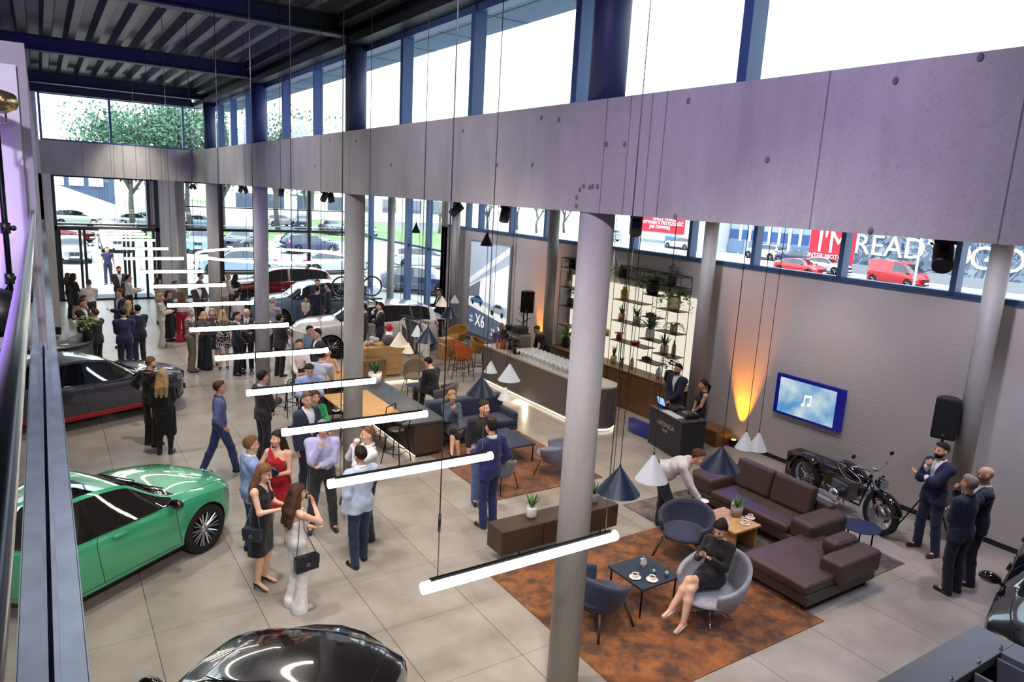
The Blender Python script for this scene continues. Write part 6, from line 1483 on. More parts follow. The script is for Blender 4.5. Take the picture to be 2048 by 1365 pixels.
# ------------------------------------------------------------------ bar
bar = thing('bar_counter', 'long taupe bar counter with a rounded end and glowing plinth', 'bar', (0, 0, 0))
X0, X1, YA, YB = 10.40, 11.22, 12.5, 17.25; n = 14
def barpoly(off=0.): 
    r = (X1 - X0) / 2 + off; cx = (X0 + X1) / 2
    return [(X1 + off, YB), (X0 - off, YB), (X0 - off, YA)] + [(cx + r * math.cos(PI + PI * k / n), YA + r * 1.0 * math.sin(PI + PI * k / n)) for k in range(1, n)] + [(X1 + off, YA)]
q = MB(); q.prism(barpoly(), .1, 1.03); q.build('front_cladding', TAUPEL, bar)
q = MB(); q.prism(barpoly(.012), 1.03, 1.07); q.build('countertop', STONE, bar)
q = MB(); q.prism(barpoly(-.07), 0, .1); q.build('plinth', BLACK, bar)
q = MB(); pp = barpoly(-.02); q.tube([(x, y, .045) for x, y in pp[1:]], .016, 6); q.build('led_strip', LEDM, bar)
light('AREA', 'bar_plinth_glow', (X0 - .03, 14.9, .06), 14, (255, 232, 200), .05, target=(X0 - 1.2, 14.9, 0), sizey=None)
bc = thing('back_cabinet', 'long oak back cabinet under the plant shelf', 'cabinet', (12.42, 11.35, 0))
q = MB(); q.bb(0, .56, 0, 5.5, .0, .97); q.build('body', OAKD, bc); q = MB(); q.bb(-.015, .57, -.01, 5.51, .97, 1.0); q.build('cabinet_top', OAKD, bc)
for k in range(6): q = MB(); q.bb(-.014, 0, .02 + k * .916, .9 + k * .916, .06, .95); q.build('door', OAKD, bc)
# backlit wall behind the shelf, then the shelf itself
lp = thing('backlight', 'glowing white wall panel behind the plant shelf', 'lamp', (12.97, 0, 0))
def lpm():
    m, nt, b = new_mat('backlit_panel'); nt.nodes.remove(b); e = nt.nodes.new('ShaderNodeEmission'); e.inputs[0].default_value = (*s2l((255, 246, 226)), 1); e.inputs[1].default_value = .5
    nt.links.new(e.outputs[0], nt.nodes['Material Output'].inputs[0]); MATS['backlit_panel'] = m; return m
q = MB(); q.bb(0, .025, 11.5, 16.6, 1.0, 3.12); q.build('panel', lpm(), lp)
sh = thing('plant_shelf', 'tall thin dark metal plant shelf on the back cabinet', 'shelf', (0, 0, 0))
SHM = mat('shelf_metal', (74, 62, 50), .5, .4)
def zp(zx, zy, x=12.55): return at_x(880 + zx * .2637, 420 + zy * .2637, x)
FX, RX = 12.56, 12.93
def sbar(p, q_, r=.011): k = MB(); k.tube([p, q_], r, 4); k.build('bar', SHM, sh)
posts = [(893, 800), (1015, 800), (1300, 800), (1408, 800), (1520, 800), (1632, 800), (1800, 800)]
py = [zp(a, b2)[1] for a, b2 in posts]
for i, y in enumerate(py):
    for x in (FX, RX): sbar((x, y, 1.0), (x, y, 3.62))
for x in (FX, RX):
    sbar((x, py[0], 3.62), (x, py[1], 3.62)); sbar((x, py[2], 3.62), (x, py[-1], 3.62))
for y in py: sbar((FX, y, 3.62), (RX, y, 3.62))
def shelf(ya, yb, z): k = MB(); k.bb(FX, RX, min(ya, yb), max(ya, yb), z - .012, z + .006); k.build('shelf_board', SHM, sh)
lev = {}
for nm, ya, yb, zy, zx in [('L0', py[0], py[1], 440, 960), ('L1', py[0], py[1], 592, 960), ('L2', py[0], py[1], 735, 950), ('L3', py[0], py[1], 885, 945), ('A0', py[2], py[4], 520, 1380), ('A1', py[2], py[4], 690, 1380), ('A2', py[2], py[4], 852, 1370), ('A3', py[2], py[4] - .25, 1005, 1370),
                           ('B0', py[4], py[5], 650, 1600), ('B1', py[4], py[5], 822, 1590), ('B2', py[4], py[5] - .2, 995, 1590), ('B3', py[4], py[5] - .2, 1160, 1560), ('C0', py[5], py[6], 590, 1760), ('C1', py[5], py[6], 772, 1760), ('C2', py[5], py[6], 945, 1750), ('C3', py[5], py[6], 1118, 1720)]:
    z = zp(zx, zy)[2]; lev[nm] = z; shelf(ya, yb, z)
def sp(zx, lv): # point on a shelf level
    z = lev.get(lv, 1.0); d = zp(zx, 800, 12.74); 
    lo, hi = 200., 1365.
    for _ in range(40):
        mdl = (lo + hi) / 2; p = zp(zx, mdl, 12.74)
        if p[2] > z: lo = mdl
        else: hi = mdl
    return (12.74, p[1], z + .006)
for a in [('trailing', 1000, 'L0', .5, 'dark trailing plant on the top left board of the plant shelf', 'black', 1), ('snake', 970, 'L1', .42, 'snake plant in a beige pot high on the left part of the plant shelf', 'beige', 1), ('bushy', 985, 'L2', .5, 'bushy plant in a black pot on the left part of the plant shelf', 'black', 0), ('fern', 955, 'base', .62, 'large fern standing on the back cabinet at the left of the plant shelf', 'black', 2),
          ('trailing', 1385, 'A0', .6, 'dark trailing fern on the top board right of the foreground column', 'black', 1), ('trailing', 1345, 'A0', .5, 'light ivy hanging from the top board right of the foreground column', 'beige', 2), ('spiky', 1375, 'A2', .42, 'cactus in a tan pot on the third board right of the foreground column', 'terra', 1), ('spiky', 1488, 'A2', .46, 'thin plant in a grey vase on the third board of the plant shelf', 'grey', 1),
          ('trailing', 1610, 'B0', .78, 'large ivy in a black pot hanging over the middle of the plant shelf', 'black', 0), ('bushy', 1755, 'C0', .5, 'round dark green plant on the top right board of the plant shelf', 'black', 1), ('trailing', 1772, 'C1', .75, 'ivy spilling from a beige pot on the right part of the plant shelf', 'beige', 2), ('fern', 1590, 'B2', .58, 'bright green fern in the middle of the plant shelf', 'white', 0),
          ('spiky', 1698, 'C3', .5, 'aloe in a beige pot low on the right part of the plant shelf', 'beige', 1), ('snake', 1315, 'base', .44, 'small snake plant on the back cabinet right of the foreground column', 'beige', 1), ('spiky', 1376, 'base', .26, 'tiny plant in a small pot on the back cabinet', 'grey', 0), ('bushy', 1735, 'base', .6, 'leafy dark plant on the back cabinet behind the DJ', 'black', 1), ('trailing', 1770, 'C2', .45, 'thin trailing plant on the third right board of the plant shelf', 'beige', 0)]:
    k_, zx, lv, s, lb, pt, gr = a; plant(k_, sp(zx, lv), s, lb, pt, gr, 'plants on the shelf', seed=zx)
def vase(zx, lv, prof, m, lab, nm='vase', cat='vase'): q = MB(); q.lathe(prof, n=18); o = q.build(nm, m, None, loc=sp(zx, lv)); tag(o, lab, cat); return o
vase(1396, 'A1', [(0, 0), (.09, 0), (.1, .05), (.1, .24), (.06, .28), (.06, .33), (.075, .34), (0, .34)], mat('yellow_glass', (196, 170, 24), .1, coat=.5), 'yellow glass jar with a lid on the plant shelf', 'jar', 'jar')
vase(1768, 'C3', [(0, 0), (.05, 0), (.055, .1), (.05, .26), (.025, .33), (.025, .4), (0, .4)], POTS['grey'], 'tall narrow grey vase beside the aloe on the plant shelf')
vase(1655, 'base', [(0, 0), (.05, 0), (.08, .1), (.07, .2), (.02, .27), (.016, .42), (0, .42)], CERAM, 'long-necked white vase on the back cabinet')
vase(1452, 'base', [(0, 0), (.05, 0), (.055, .12), (.045, .25), (.03, .30), (0, .30)], POTS['beige'], 'beige bottle vase on the back cabinet')
vase(1268, 'A3', [(0, 0), (.06, 0), (.06, .16), (.04, .2), (0, .2)], mat('ochre_glaze', (190, 156, 70), .4), 'ochre jar at the left end of the fourth board of the plant shelf', 'jar', 'jar')
vase(945, 'L3', [(0, 0), (.09, 0), (.09, .02), (.02, .04), (.025, .18), (0, .19)], mat('orange_glaze', (206, 120, 40), .4), 'orange figurine stand on the left part of the plant shelf', 'figurine', 'figurine')
vase(1358, 'A3', [(0, 0), (.08, 0), (.085, .13), (.02, .15), (.12, .17), (.13, .19), (0, .2)], mat('red_glaze', (176, 30, 40), .35), 'red topped pot on the fourth board of the plant shelf', 'pot', 'pot')
vase(1480, 'A3', [(0, 0), (.08, 0), (.13, .05), (.13, .08), (.1, .08), (0, .04)], mat('red_glaze', (176, 30, 40), .35), 'flat red bowl on the fourth board of the plant shelf', 'bowl', 'bowl')
for zx, lv, lb in ((1600, 'B1', 'black model car on the second middle board of the plant shelf'), (1568, 'B3', 'dark red model car on the lowest middle board of the plant shelf')):
    p = sp(zx, lv); c = thing('model_car', lb, 'model car', p); q = MB(); q.box((0, 0, .05), (.11, .3, .05)); q.box((0, -.01, .09), (.09, .15, .04)); q.build('body', mat('model_red', (90, 20, 24), .2) if 'red' in lb else TRIMB, c, bevel=.012)
    for sx in (-1, 1):
        for sy in (-1, 1): q = MB(); q.cyl((sx * .058, sy * .09, .028), (sx * .04, sy * .09, .028), .028, n=10); q.build('wheel', TYRE, c)
p = sp(1510, 'A0'); q = MB(); q.tube([(0, .06 * math.cos(k * PI / 8), .07 + .06 * math.sin(k * PI / 8)) for k in range(16)], .011, 6, closed=True); tag(q.build('ring_ornament', SHM, None, loc=p), 'dark ring ornament on the top board of the plant shelf', 'ornament')
# things on the bar
bz = 1.07
cm = thing('coffee_machine', 'large coffee machine with black grinder tops at the far end of the bar', 'coffee machine', (10.98, 16.25, bz), 0)
q = MB(); q.bb(-.2, .2, -.3, .3, .08, .42); q.build('body', metalm((150, 146, 138), .3), cm, bevel=.03); q = MB(); q.bb(-.22, .22, -.32, .32, .42, .5); q.build('cup_rack', CHROME, cm); q = MB(); q.bb(-.24, .2, -.28, .28, .0, .07); q.build('drip_tray', BLACK, cm); q = MB(); q.bb(-.16, .16, -.2, .2, .5, .68); q.build('bean_hopper', BLACK, cm, bevel=.03)
for y in (-.14, .14): q = MB(); q.cyl((-.2, y, .3), (-.3, y, .28), .03, n=10); q.build('group_head', BLACK, cm)
cg = thing('coffee_grinder', 'black box grinder left of the coffee machine', 'grinder', (10.95, 16.8, bz)); q = MB(); q.bb(-.14, .14, -.14, .14, 0, .5); q.build('body', BLACK, cg, bevel=.02); q = MB(); q.lathe([(0, .5), (.07, .5), (.11, .62), (0, .63)], n=14); q.build('hopper', BLACK, cg)
tb = thing('ice_bucket', 'black round bucket with a handle on the bar', 'bucket', (10.72, 15.95, bz)); q = MB(); q.lathe([(0, 0), (.13, 0), (.16, .2), (.15, .2), (.12, .02), (0, .02)], n=20); q.build('bucket', BLACK, tb); q = MB(); q.tube([(0, .15 * math.cos(a), .2 + .17 * math.sin(a)) for a in [k * PI / 10 for k in range(11)]], .008, 6); q.build('handle', BLACK, tb)
for k, (dx, dy, colr, hh) in enumerate([(0, 0, (190, 92, 40), .3), (.1, .02, (176, 140, 90), .28), (.05, -.11, (150, 60, 30), .3), (.17, -.08, (220, 220, 214), .26), (.22, .05, (90, 110, 60), .3), (-.06, .1, (200, 120, 60), .28)]):
    b3_ = thing('bottle', '%s bottle in the cluster at the far bar corner' % ['amber', 'straw', 'rust brown', 'clear white', 'olive green', 'pale orange'][k], 'bottle', (10.56 + dx, 16.55 + dy, bz), 0, 'bottles at the far bar corner')
    q = MB(); q.lathe([(0, 0), (.035, 0), (.037, hh * .6), (.014, hh * .78), (.014, hh), (0, hh)], n=12); q.build('glass_body', mat('bottle_%d' % k, colr, .12, coat=.6), b3_); q = MB(); q.cyl((0, 0, hh), (0, 0, hh + .02), .016, n=8); q.build('cap', BLACK, b3_)
def glass(pos, lab, group, rscale=1.0, wine=True, fill=None, name='wine_glass'):
    c = thing(name, lab, 'glass', pos, 0, group); q = MB()
    if wine: q.lathe([(.032, 0), (.032, .004), (.005, .008), (.004, .09), (.03, .12), (.038, .16), (.032, .21), (.030, .21)], n=10)
    else: q.lathe([(0, 0), (.028, 0), (.034, .11), (.031, .11), (.026, .006), (0, .006)], n=12)
    q.build('bowl', CLEAR if wine else CLEAR, c)
    if fill: q = MB(); q.lathe([(0, .1), (.02, .108), (.034, .15), (0, .15)] if wine else [(0, .006), (.025, .006), (.029, .06), (0, .06)], n=10); q.build('drink', mat('drink_%d_%d_%d' % fill, fill, .1), c)
    return c
g0 = glass((10.5, 15.6, bz), 'stemmed glass in the dense rows of glasses on the bar', 'stemmed glasses in rows on the bar'); first = True
GLM = mat('bar_glass_solid', (226, 232, 236), .05, 0, coat=1.0)
for ch in g0.children: ch.data.materials[0] = GLM
for i in range(7):
    for j in range(24):
        if first: first = False; continue
        c = copy_tree(g0); c.location = (10.5 + i * .085 + (.04 if j % 2 else 0), 15.6 - j * .098, bz)
for x, y, s in ((10.62, 15.95 - .1, 0), (10.6, 12.55, 0)):
    q = MB(); q.lathe([(0, 0), (.16, 0), (.17, .012), (0, .012)], n=24); tag(q.build('tray', CERAM if y < 13 else CHROME, None, loc=(x, y - (.0 if y < 13 else .12), bz)), 'round white plate on the rounded end of the bar' if y < 13 else 'steel tray beside the black bucket on the bar', 'tray')
# DJ desk
dj = thing('dj_desk', 'black cloth covered DJ desk with a small pale logo', 'desk', (11.34, 10.47, 0), -.2)
q = MB(); q.bb(-.30, .30, -.62, .62, 0, .84); q.build('cloth_cover', fabric((24, 24, 30)), dj, bevel=.012); q = MB(); q.bb(-.31, .31, -.63, .63, .84, .86); q.build('desk_top', mat('dj_top', (70, 70, 76), .4), dj)
text_mesh('AVIONDA', .15, 'logo', plastic((190, 170, 140)), dj, (-.303, 0, .60), (PI / 2, 0, -PI / 2), .002); text_mesh('CLUB', .075, 'logo', plastic((190, 170, 140)), dj, (-.303, 0, .48), (PI / 2, 0, -PI / 2), .002)
DJR = Matrix.Rotation(-.2, 3, 'Z')
def djp(x, y, z): v = DJR @ Vector((x, y, 0)); return (11.34 + v.x, 10.47 + v.y, z)
for y, lb in ((.2, 'left black record player on the DJ desk'), (-.28, 'right black record player on the DJ desk')):
    c = thing('turntable', lb, 'turntable', djp(.06, y, .86), -.2); q = MB(); q.bb(-.17, .17, -.2, .2, .01, .08); q.build('deck', BLACK, c, bevel=.01); q = MB(); q.cyl((0, 0, .08), (0, 0, .095), .14, n=24); q.build('platter', metalm((120, 120, 120)), c); q = MB(); q.tube([(.13, -.15, .1), (.1, .05, .1)], .008, 6); q.build('tonearm', CHROME, c)
c = thing('laptop', 'small screen showing blue images at the left of the DJ desk', 'screen', djp(-.12, .48, .86), -.2); q = MB(); q.box((0, 0, .13), (.02, .3, .22), ry=-.3); q.build('screen_case', BLACK, c); q = MB(); q.box((-.013, 0, .134), (.004, .27, .18), ry=-.3); q.build('display', emit_mat('dj_display', (120, 150, 230), 1.2), c); q = MB(); q.bb(-.06, .1, -.1, .1, 0, .02); q.build('foot', BLACK, c)
q = MB(); q.bb(-.1, .1, -.3, .3, 0, .015); tag(q.build('leaflet', plastic((210, 208, 206)), None, loc=djp(-.2, -.1, .862), rz=-.2), 'pale leaflets lying along the front edge of the DJ desk', 'leaflet')
q = MB(); q.bb(-.25, .25, -.35, .35, 0, .36); tag(q.build('wooden_box', OAKD, None, loc=(12.6, 10.55, 0), bevel=.01), 'low wooden box behind the DJ desk by the wall', 'box')
q = MB(); q.bb(-.06, .06, -.35, .35, .02, .32); tag(q.build('blue_board', mat('deep_blue_board', (26, 40, 130), .4), None, loc=(11.32, 11.55, .02)), 'deep blue board leaning beside the rounded end of the bar', 'board')

# poster light box
pb = thing('light_box_poster', 'tall backlit car poster on the right wall', 'poster', (12.9, 0, 0)); ya, yb2, za, zb2 = 22.55, 19.95, .32, 3.62
def PE(nm, c, k=.55): return mat(nm, c, .4, emit=c, estr=k * .7)
q = MB(); q.bb(0, .1, yb2 - .05, ya + .05, za - .05, zb2 + .05); q.build('frame', metalm((170, 172, 176), .4), pb)
def pf(nm, pts, m, dx): # a flat printed field in poster coordinates (s 0..1 from left, t 0..1 from the bottom)
    q = MB(); q.add([(-dx, ya + (yb2 - ya) * s, za + (zb2 - za) * t) for s, t in pts], [tuple(range(len(pts)))], False); q.build(nm, m, pb)
pf('print_sky', [(0, 0), (1, 0), (1, 1), (0, 1)], PE('poster_sky', (176, 192, 206), .5), .003); pf('print_building', [(0, .52), (1, .82), (1, .38), (0, .38)], PE('poster_white', (240, 242, 244), .6), .005); pf('print_roof', [(0, .60), (1, 1.0), (1, .93), (0, .54)], PE('poster_roof', (226, 232, 238), .6), .006); pf('print_shade', [(0, .50), (.3, .6), (.28, .42), (0, .4)], PE('poster_shade', (120, 130, 140), .4), .007); pf('print_column', [(.52, .68), (.62, .72), (.66, .36), (.6, .36)], PE('poster_column', (208, 216, 224), .55), .008)
pf('print_road', [(0, 0), (1, 0), (1, .2), (0, .30)], PE('poster_road', (96, 112, 136), .4), .009); pf('print_ground', [(0, .30), (1, .2), (1, .27), (0, .38)], PE('poster_ground', (232, 234, 236), .6), .0095)
for cx, cy, s, cl, nm in ((.22, .36, .34, (70, 110, 160), 'print_blue_car'), (.76, .31, .40, (150, 162, 176), 'print_silver_car')):
    prof = [(-.5, -.05), (-.5, .06), (-.42, .12), (-.25, .14), (-.08, .26), (.2, .27), (.4, .16), (.5, .1), (.5, -.05)]
    pf(nm, [(cx + a * s, cy + b2 * s * .8) for a, b2 in prof], PE('poster_' + nm, cl, .5), .011); pf('print_glass', [(cx + a * s, cy + b2 * s * .8) for a, b2 in [(-.2, .14), (-.06, .23), (.19, .24), (.34, .15)]], PE('poster_glass', (40, 52, 70), .2), .013)
    for a in (-.3, .32): pf('print_wheel', [(cx + a * s + .085 * s * math.cos(k * PI / 5), cy - .05 * s + .075 * s * math.sin(k * PI / 5)) for k in range(10)], PE('poster_tyre', (26, 30, 36), .1), .014)
PWHT = PE('poster_text', (250, 250, 250), .7)
def ptxt(s, size, u, t): text_mesh(s, size, 'print_text', PWHT, pb, (-.016, ya + (yb2 - ya) * u, za + (zb2 - za) * t), (PI / 2, 0, -PI / 2), .001, xs=.9)
ptxt('X6', .62, .33, .155); ptxt('THE', .13, .09, .18); ptxt('NEW', .13, .09, .135); ptxt('X5', .62, .92, .09); ptxt('THE', .13, .68, .105); ptxt('NEW', .13, .68, .06)
# screen on the right wall
tv = thing('wall_screen', 'wall screen with a blue frame and a white music note', 'screen', (12.9, 8.48, 1.49)); q = MB(); q.bb(.03, .1, -.78, .78, -.43, .43); q.build('case', mat('screen_blue_frame', (14, 18, 80), .3, emit=(16, 30, 220), estr=.1), tv)
def tvm():
    m, nt, b = new_mat('screen_picture'); N = nt.nodes; L = nt.links; nt.nodes.remove(b); e = N.new('ShaderNodeEmission'); tc = N.new('ShaderNodeTexCoord'); n = N.new('ShaderNodeTexNoise'); n.inputs['Scale'].default_value = 2.2; n.inputs['Detail'].default_value = 4; cr = N.new('ShaderNodeValToRGB')
    cr.color_ramp.elements[0].position = .35; cr.color_ramp.elements[0].color = (*s2l((96, 160, 214)), 1); cr.color_ramp.elements[1].position = .68; cr.color_ramp.elements[1].color = (*s2l((214, 234, 240)), 1)
    L.new(tc.outputs['Object'], n.inputs['Vector']); L.new(n.outputs['Fac'], cr.inputs[0]); L.new(cr.outputs[0], e.inputs[0]); e.inputs[1].default_value = .5; L.new(e.outputs[0], N['Material Output'].inputs[0]); return m
q = MB(); q.bb(.022, .03, -.62, .68, -.38, .36); q.build('display', tvm(), tv)
q = MB(); q.lathe([(0, -.002), (.035, -.002), (.035, .002), (0, .002)], (.02, .09, -.1), 12, 'x', False); q.lathe([(0, -.002), (.035, -.002), (.035, .002), (0, .002)], (.02, -.05, -.07), 12, 'x', False); q.bb(.018, .022, .05, .07, -.1, .1); q.bb(.018, .022, -.09, -.07, -.07, .13); q.add([(.019, .07, .06), (.019, -.09, .09), (.019, -.09, .14), (.019, .07, .11)], [(0, 1, 2, 3)], False); q.build('note_symbol', emit_mat('note_white', (255, 255, 255), 1.3), tv)
# loudspeakers on tripods, coat tree
def speaker(x, y, z, rz, lab, slab, w=.36, h=.68):
    s = thing('speaker_stand', slab, 'stand', (x, y, 0), rz); q = MB(); q.cyl((0, 0, .3), (0, 0, z), .018, n=10); q.build('pole', BLACKM, s); q = MB(); q.cyl((0, 0, .9), (0, 0, .98), .03, n=10); q.build('collar', BLACK, s)
    for k in range(3): a = k * 2 * PI / 3 + .4; q = MB(); q.tube([(0, 0, .95), (.5 * math.cos(a), .5 * math.sin(a), .015)], .013, 6); q.build('leg', BLACKM, s)
    c = thing('loudspeaker', lab, 'loudspeaker', (x, y, z), rz); q = MB(); q.prism([(-w / 2, .17), (-w / 2, .0), (-w / 2 + .1, -.18), (w / 2 - .1, -.18), (w / 2, .0), (w / 2, .17)], 0, h); q.build('cabinet', BLACK, c, bevel=.02); q = MB(); q.bb(-w / 2 + .02, w / 2 - .02, .168, .182, .03, h - .03); q.build('grille', mat('speaker_grille', (34, 34, 36), .7, .3, .2, 120), c); q = MB(); q.cyl((0, .18, .08), (0, .186, .08), .022, n=12); q.build('badge', metalm((150, 150, 150)), c)
speaker(12.3, 5.52, 1.76, PI * .62, 'black loudspeaker on a tripod above the three men by the wall', 'black tripod stand behind the man holding his chin')
speaker(12.3, 17.86, 1.82, PI * .75, 'black loudspeaker on a tripod beyond the coffee machine', 'black tripod stand beyond the coffee machine', .4, .66)
ct = thing('coat_tree', 'dark branching coat stand left of the far loudspeaker', 'coat stand', (12.6, 18.5, 0)); q = MB(); q.cyl((0, 0, 0), (0, 0, 1.7), .022, n=8); q.build('pole', BLACKM, ct)
for k in range(10): a = k * 2.3; z = 1.05 + .07 * k; q = MB(); q.tube([(0, 0, z), (.26 * math.cos(a), .26 * math.sin(a), z + .16)], [.014, .009], 6); q.build('branch', BLACKM, ct)
q = MB(); q.cyl((0, 0, 0), (0, 0, .03), .2, n=20); q.build('base', BLACKM, ct)
wb = thing('low_box_bench', 'low brown box with four small knobs behind the motorcycle', 'bench', (12.68, 7.75, 0)); q = MB(); q.bb(-.2, .22, -.72, .72, .02, .5); q.build('body', SMOKED, wb, bevel=.01)
for k in range(4): q = MB(); q.ball((-.02, -.5 + k * .34, .515), .03, 8, 6); q.build('knob', mat('blue_knob', (40, 46, 120), .3), wb)

# ------------------------------------------------------------------ high tables and stools
def high_table(lab, x0, x1, y0, y1, h, body, m_top, inlay=None):
    c = thing('high_table', lab, 'table', (0, 0, 0)); q = MB(); q.bb(x0, x1, y0, y1, h - .05, h); q.build('tabletop', m_top, c, bevel=.006)
    if inlay: q = MB(); q.bb(inlay[0], inlay[1], inlay[2], inlay[3], h - .03, h + .012); q.build('oak_board', OAK, c, bevel=.02)
    q = MB(); q.bb(*body, .07, h - .05); q.build('base', SMOKED, c); q = MB(); q.bb(body[0] + .06, body[1] - .06, body[2] + .06, body[3] - .06, 0, .07); q.build('plinth', BLACK, c); q = MB(); q.tube([(body[0] + .02, body[2] + .02, .05), (body[0] + .02, body[3] - .02, .05)], .012, 6); q.build('led_strip', LEDM, c); return c
high_table('dark counter table with an oak board and slate top behind the second column', 5.72, 6.66, 12.38, 15.9, .75, (5.98, 6.62, 12.4, 15.8), SLATE, (4.95, 6.0, 13.05, 15.0))
high_table('far high table with oak top where guests sit', 4.85, 6.1, 15.62, 16.7, .85, (5.0, 5.95, 15.75, 16.55), OAK)
def stool(x, y, rz, lab, h=.68):
    c = thing('bar_stool', lab, 'stool', (x, y, 0), rz, 'black bar stools'); q = MB(); q.ball((0, 0, h), (.19, .18, .03), 16, 6); q.build('seat', BLACK, c)
    q = MB(); q.tube([(-.17, -.16, h), (-.18, -.2, h + .22), (.18, -.2, h + .22), (.17, -.16, h)], .012, 6); q.build('back_rail', BLACKM, c)
    for sx in (-1, 1):
        for sy in (-1, 1): q = MB(); q.tube([(sx * .13, sy * .12, h), (sx * .22, sy * .21, 0)], .011, 6); q.build('leg', BLACKM, c)
    q = MB(); q.tube([(-.19, -.18, .24), (.19, -.18, .24), (.19, .18, .24), (-.19, .18, .24)], .008, 6, closed=True); q.build('footrest', BLACKM, c)
for u, v, lb in [(792, 905, 'black bar stool at the near long side of the dark counter table'), (765, 870, 'black bar stool partly behind the second column'), (600, 775, 'black bar stool left of the oak board'), (660, 830, 'black bar stool below the glass on the oak board'), (595, 800, 'black bar stool before the man in the light blue shirt')]: p = at(u, v + 20); p = {600: (4.5, 16.2), 660: (5.55, 15.2)}.get(u, p); stool(p[0], p[1], .6, lb)
plant('spiky', (*at(750, 768, .75)[:2], .75), .62, 'agave in a white pot on the slate end of the dark counter table', 'white', 1, seed=9, potshape=1)
glass((*at(783, 795, .75)[:2], .75), 'single wine glass on the slate top of the dark counter table', None)
c = thing('cup_with_saucer', 'glass of coffee on a saucer on the oak board', 'cup', (*at(672, 822, .765)[:2], .765)); q = MB(); q.lathe([(0, 0), (.06, 0), (.085, .012), (0, .008)], n=18); q.build('saucer', CERAM, c); q = MB(); q.lathe([(0, .01), (.028, .01), (.034, .1), (0, .1)], n=14); q.build('cup', mat('coffee_glass', (96, 70, 52), .15, coat=.6), c)
def cup(pos, lab): c = thing('cup_with_saucer', lab, 'cup', pos, 0); q = MB(); q.lathe([(0, 0), (.05, 0), (.08, .012), (.078, .015), (0, .006)], n=20); q.build('saucer', CERAM, c); q = MB(); q.lathe([(0, .008), (.025, .008), (.042, .06), (.039, .06), (.022, .015), (0, .015)], n=18); q.build('cup', CERAM, c); q = MB(); q.tube([(.036, 0, .05), (.065, 0, .05), (.06, 0, .025), (.032, 0, .022)], .005, 6); q.build('handle', CERAM, c); q = MB(); q.cyl((0, 0, .05), (0, 0, .052), .036, n=16); q.build('coffee', mat('coffee', (70, 42, 26), .2), c)
cup((*at(1270, 1156, .45)[:2], .45), 'white coffee cup at the left edge of the square navy table'); cup((*at(1304, 1161, .45)[:2], .45), 'white coffee cup at the front edge of the square navy table'); cup((*at(1490, 1049, .41)[:2], .41), 'white cup on the front end of the larger oak coffee table'); cup((*at(1500, 1037, .41)[:2], .41), 'white cup behind the front one on the larger oak coffee table'); cup((*at(690, 808, .765)[:2], .765), 'white cup on the oak board right beside the second column')
glass((*at(1307, 1148, .45)[:2], .45), 'water tumbler beside the front cup on the square navy table', 'water tumblers', wine=False, name='tumbler', fill=(200, 214, 220)); glass((*at(1333, 1152, .45)[:2], .45), 'water tumbler at the right corner of the square navy table', 'water tumblers', wine=False, name='tumbler', fill=(206, 220, 228))
c = thing('table_clock', 'round silver table clock on the square navy table', 'clock', (*at(1286, 1134, .45)[:2], .45), -.6); q = MB(); q.lathe([(0, -.025), (.055, -.025), (.06, 0), (.055, .025), (0, .025)], (0, 0, .075), 20, 'y'); q.build('case', CHROME, c); q = MB(); q.lathe([(0, -.028), (.045, -.028), (.045, -.026), (0, -.026)], (0, 0, .075), 20, 'y', False); q.build('dial', CERAM, c); q = MB(); q.cyl((0, 0, 0), (0, 0, .02), .035, n=14); q.build('foot', CHROME, c); q = MB(); q.tube([(-.02, 0, .135), (0, 0, .16), (.02, 0, .135)], .005, 6); q.build('ring', CHROME, c)
c = thing('water_bottle', 'clear water bottle with a purple cap on the larger oak coffee table', 'bottle', (*at(1465, 1024, .41)[:2], .41)); q = MB(); q.lathe([(0, 0), (.035, 0), (.037, .14), (.014, .19), (.014, .21), (0, .21)], n=14); q.build('bottle', mat('pet_bottle', (196, 206, 220), .08, coat=.8), c); q = MB(); q.cyl((0, 0, .21), (0, 0, .235), .016, n=10); q.build('cap', plastic((90, 70, 190)), c)

# ------------------------------------------------------------------ merchandise corner
wc = thing('display_cabinet', 'light oak display cabinet with a dark box front beside the second column', 'cabinet', (0, 0, 0)); q = MB(); q.bb(7.2, 8.42, 18.4, 19.2, .1, .92); q.build('body', OAK, wc, bevel=.006); q = MB(); q.bb(7.0, 7.75, 18.0, 18.42, .12, .66); q.build('drawer_block', wood('brown_oak', (110, 84, 54), (132, 102, 68)), wc, bevel=.006); q = MB(); q.bb(7.1, 9.25, 17.95, 19.3, .0, .05); q.build('platform', mat('white_platform', (206, 204, 200), .4), wc); q = MB(); q.tube([(7.05, 17.93, .03), (9.2, 17.93, .03)], .014, 6); q.build('led_strip', LEDM, wc)
q = MB(); rnd = random.Random(5)
for k in range(6): q.ball((rnd.uniform(-.14, .14), rnd.uniform(-.12, .12), .08 + .05 * (k % 3)), (.09, .08, .07), 10, 7)
tag(q.build('plush_toy', fabric((206, 200, 198)), None, loc=(7.6, 18.75, .92)), 'pile of pale grey soft goods on the oak display cabinet', 'soft toy'); q = MB(); q.ball((0, 0, .14), (.2, .16, .15), 14, 9); tag(q.build('folded_jacket', fabric((96, 96, 104)), None, loc=(8.1, 18.7, .92)), 'grey bundled jacket on the oak display cabinet', 'jacket')
cr_ = thing('clothes_rail', 'black clothes rail beside the oak display cabinet', 'rack', (8.95, 18.75, 0), .08)
for y in (-.75, .75): q = MB(); q.tube([(0, y, .03), (0, y, 1.62)], .016, 6); q.build('upright', BLACKM, cr_); q = MB(); q.tube([(-.25, y, .02), (.25, y, .02)], .016, 6); q.build('foot', BLACKM, cr_)
for x in (-.06, .06): q = MB(); q.tube([(x, -.75, 1.62), (x, .75, 1.62)], .012, 6); q.build('rail', BLACKM, cr_)
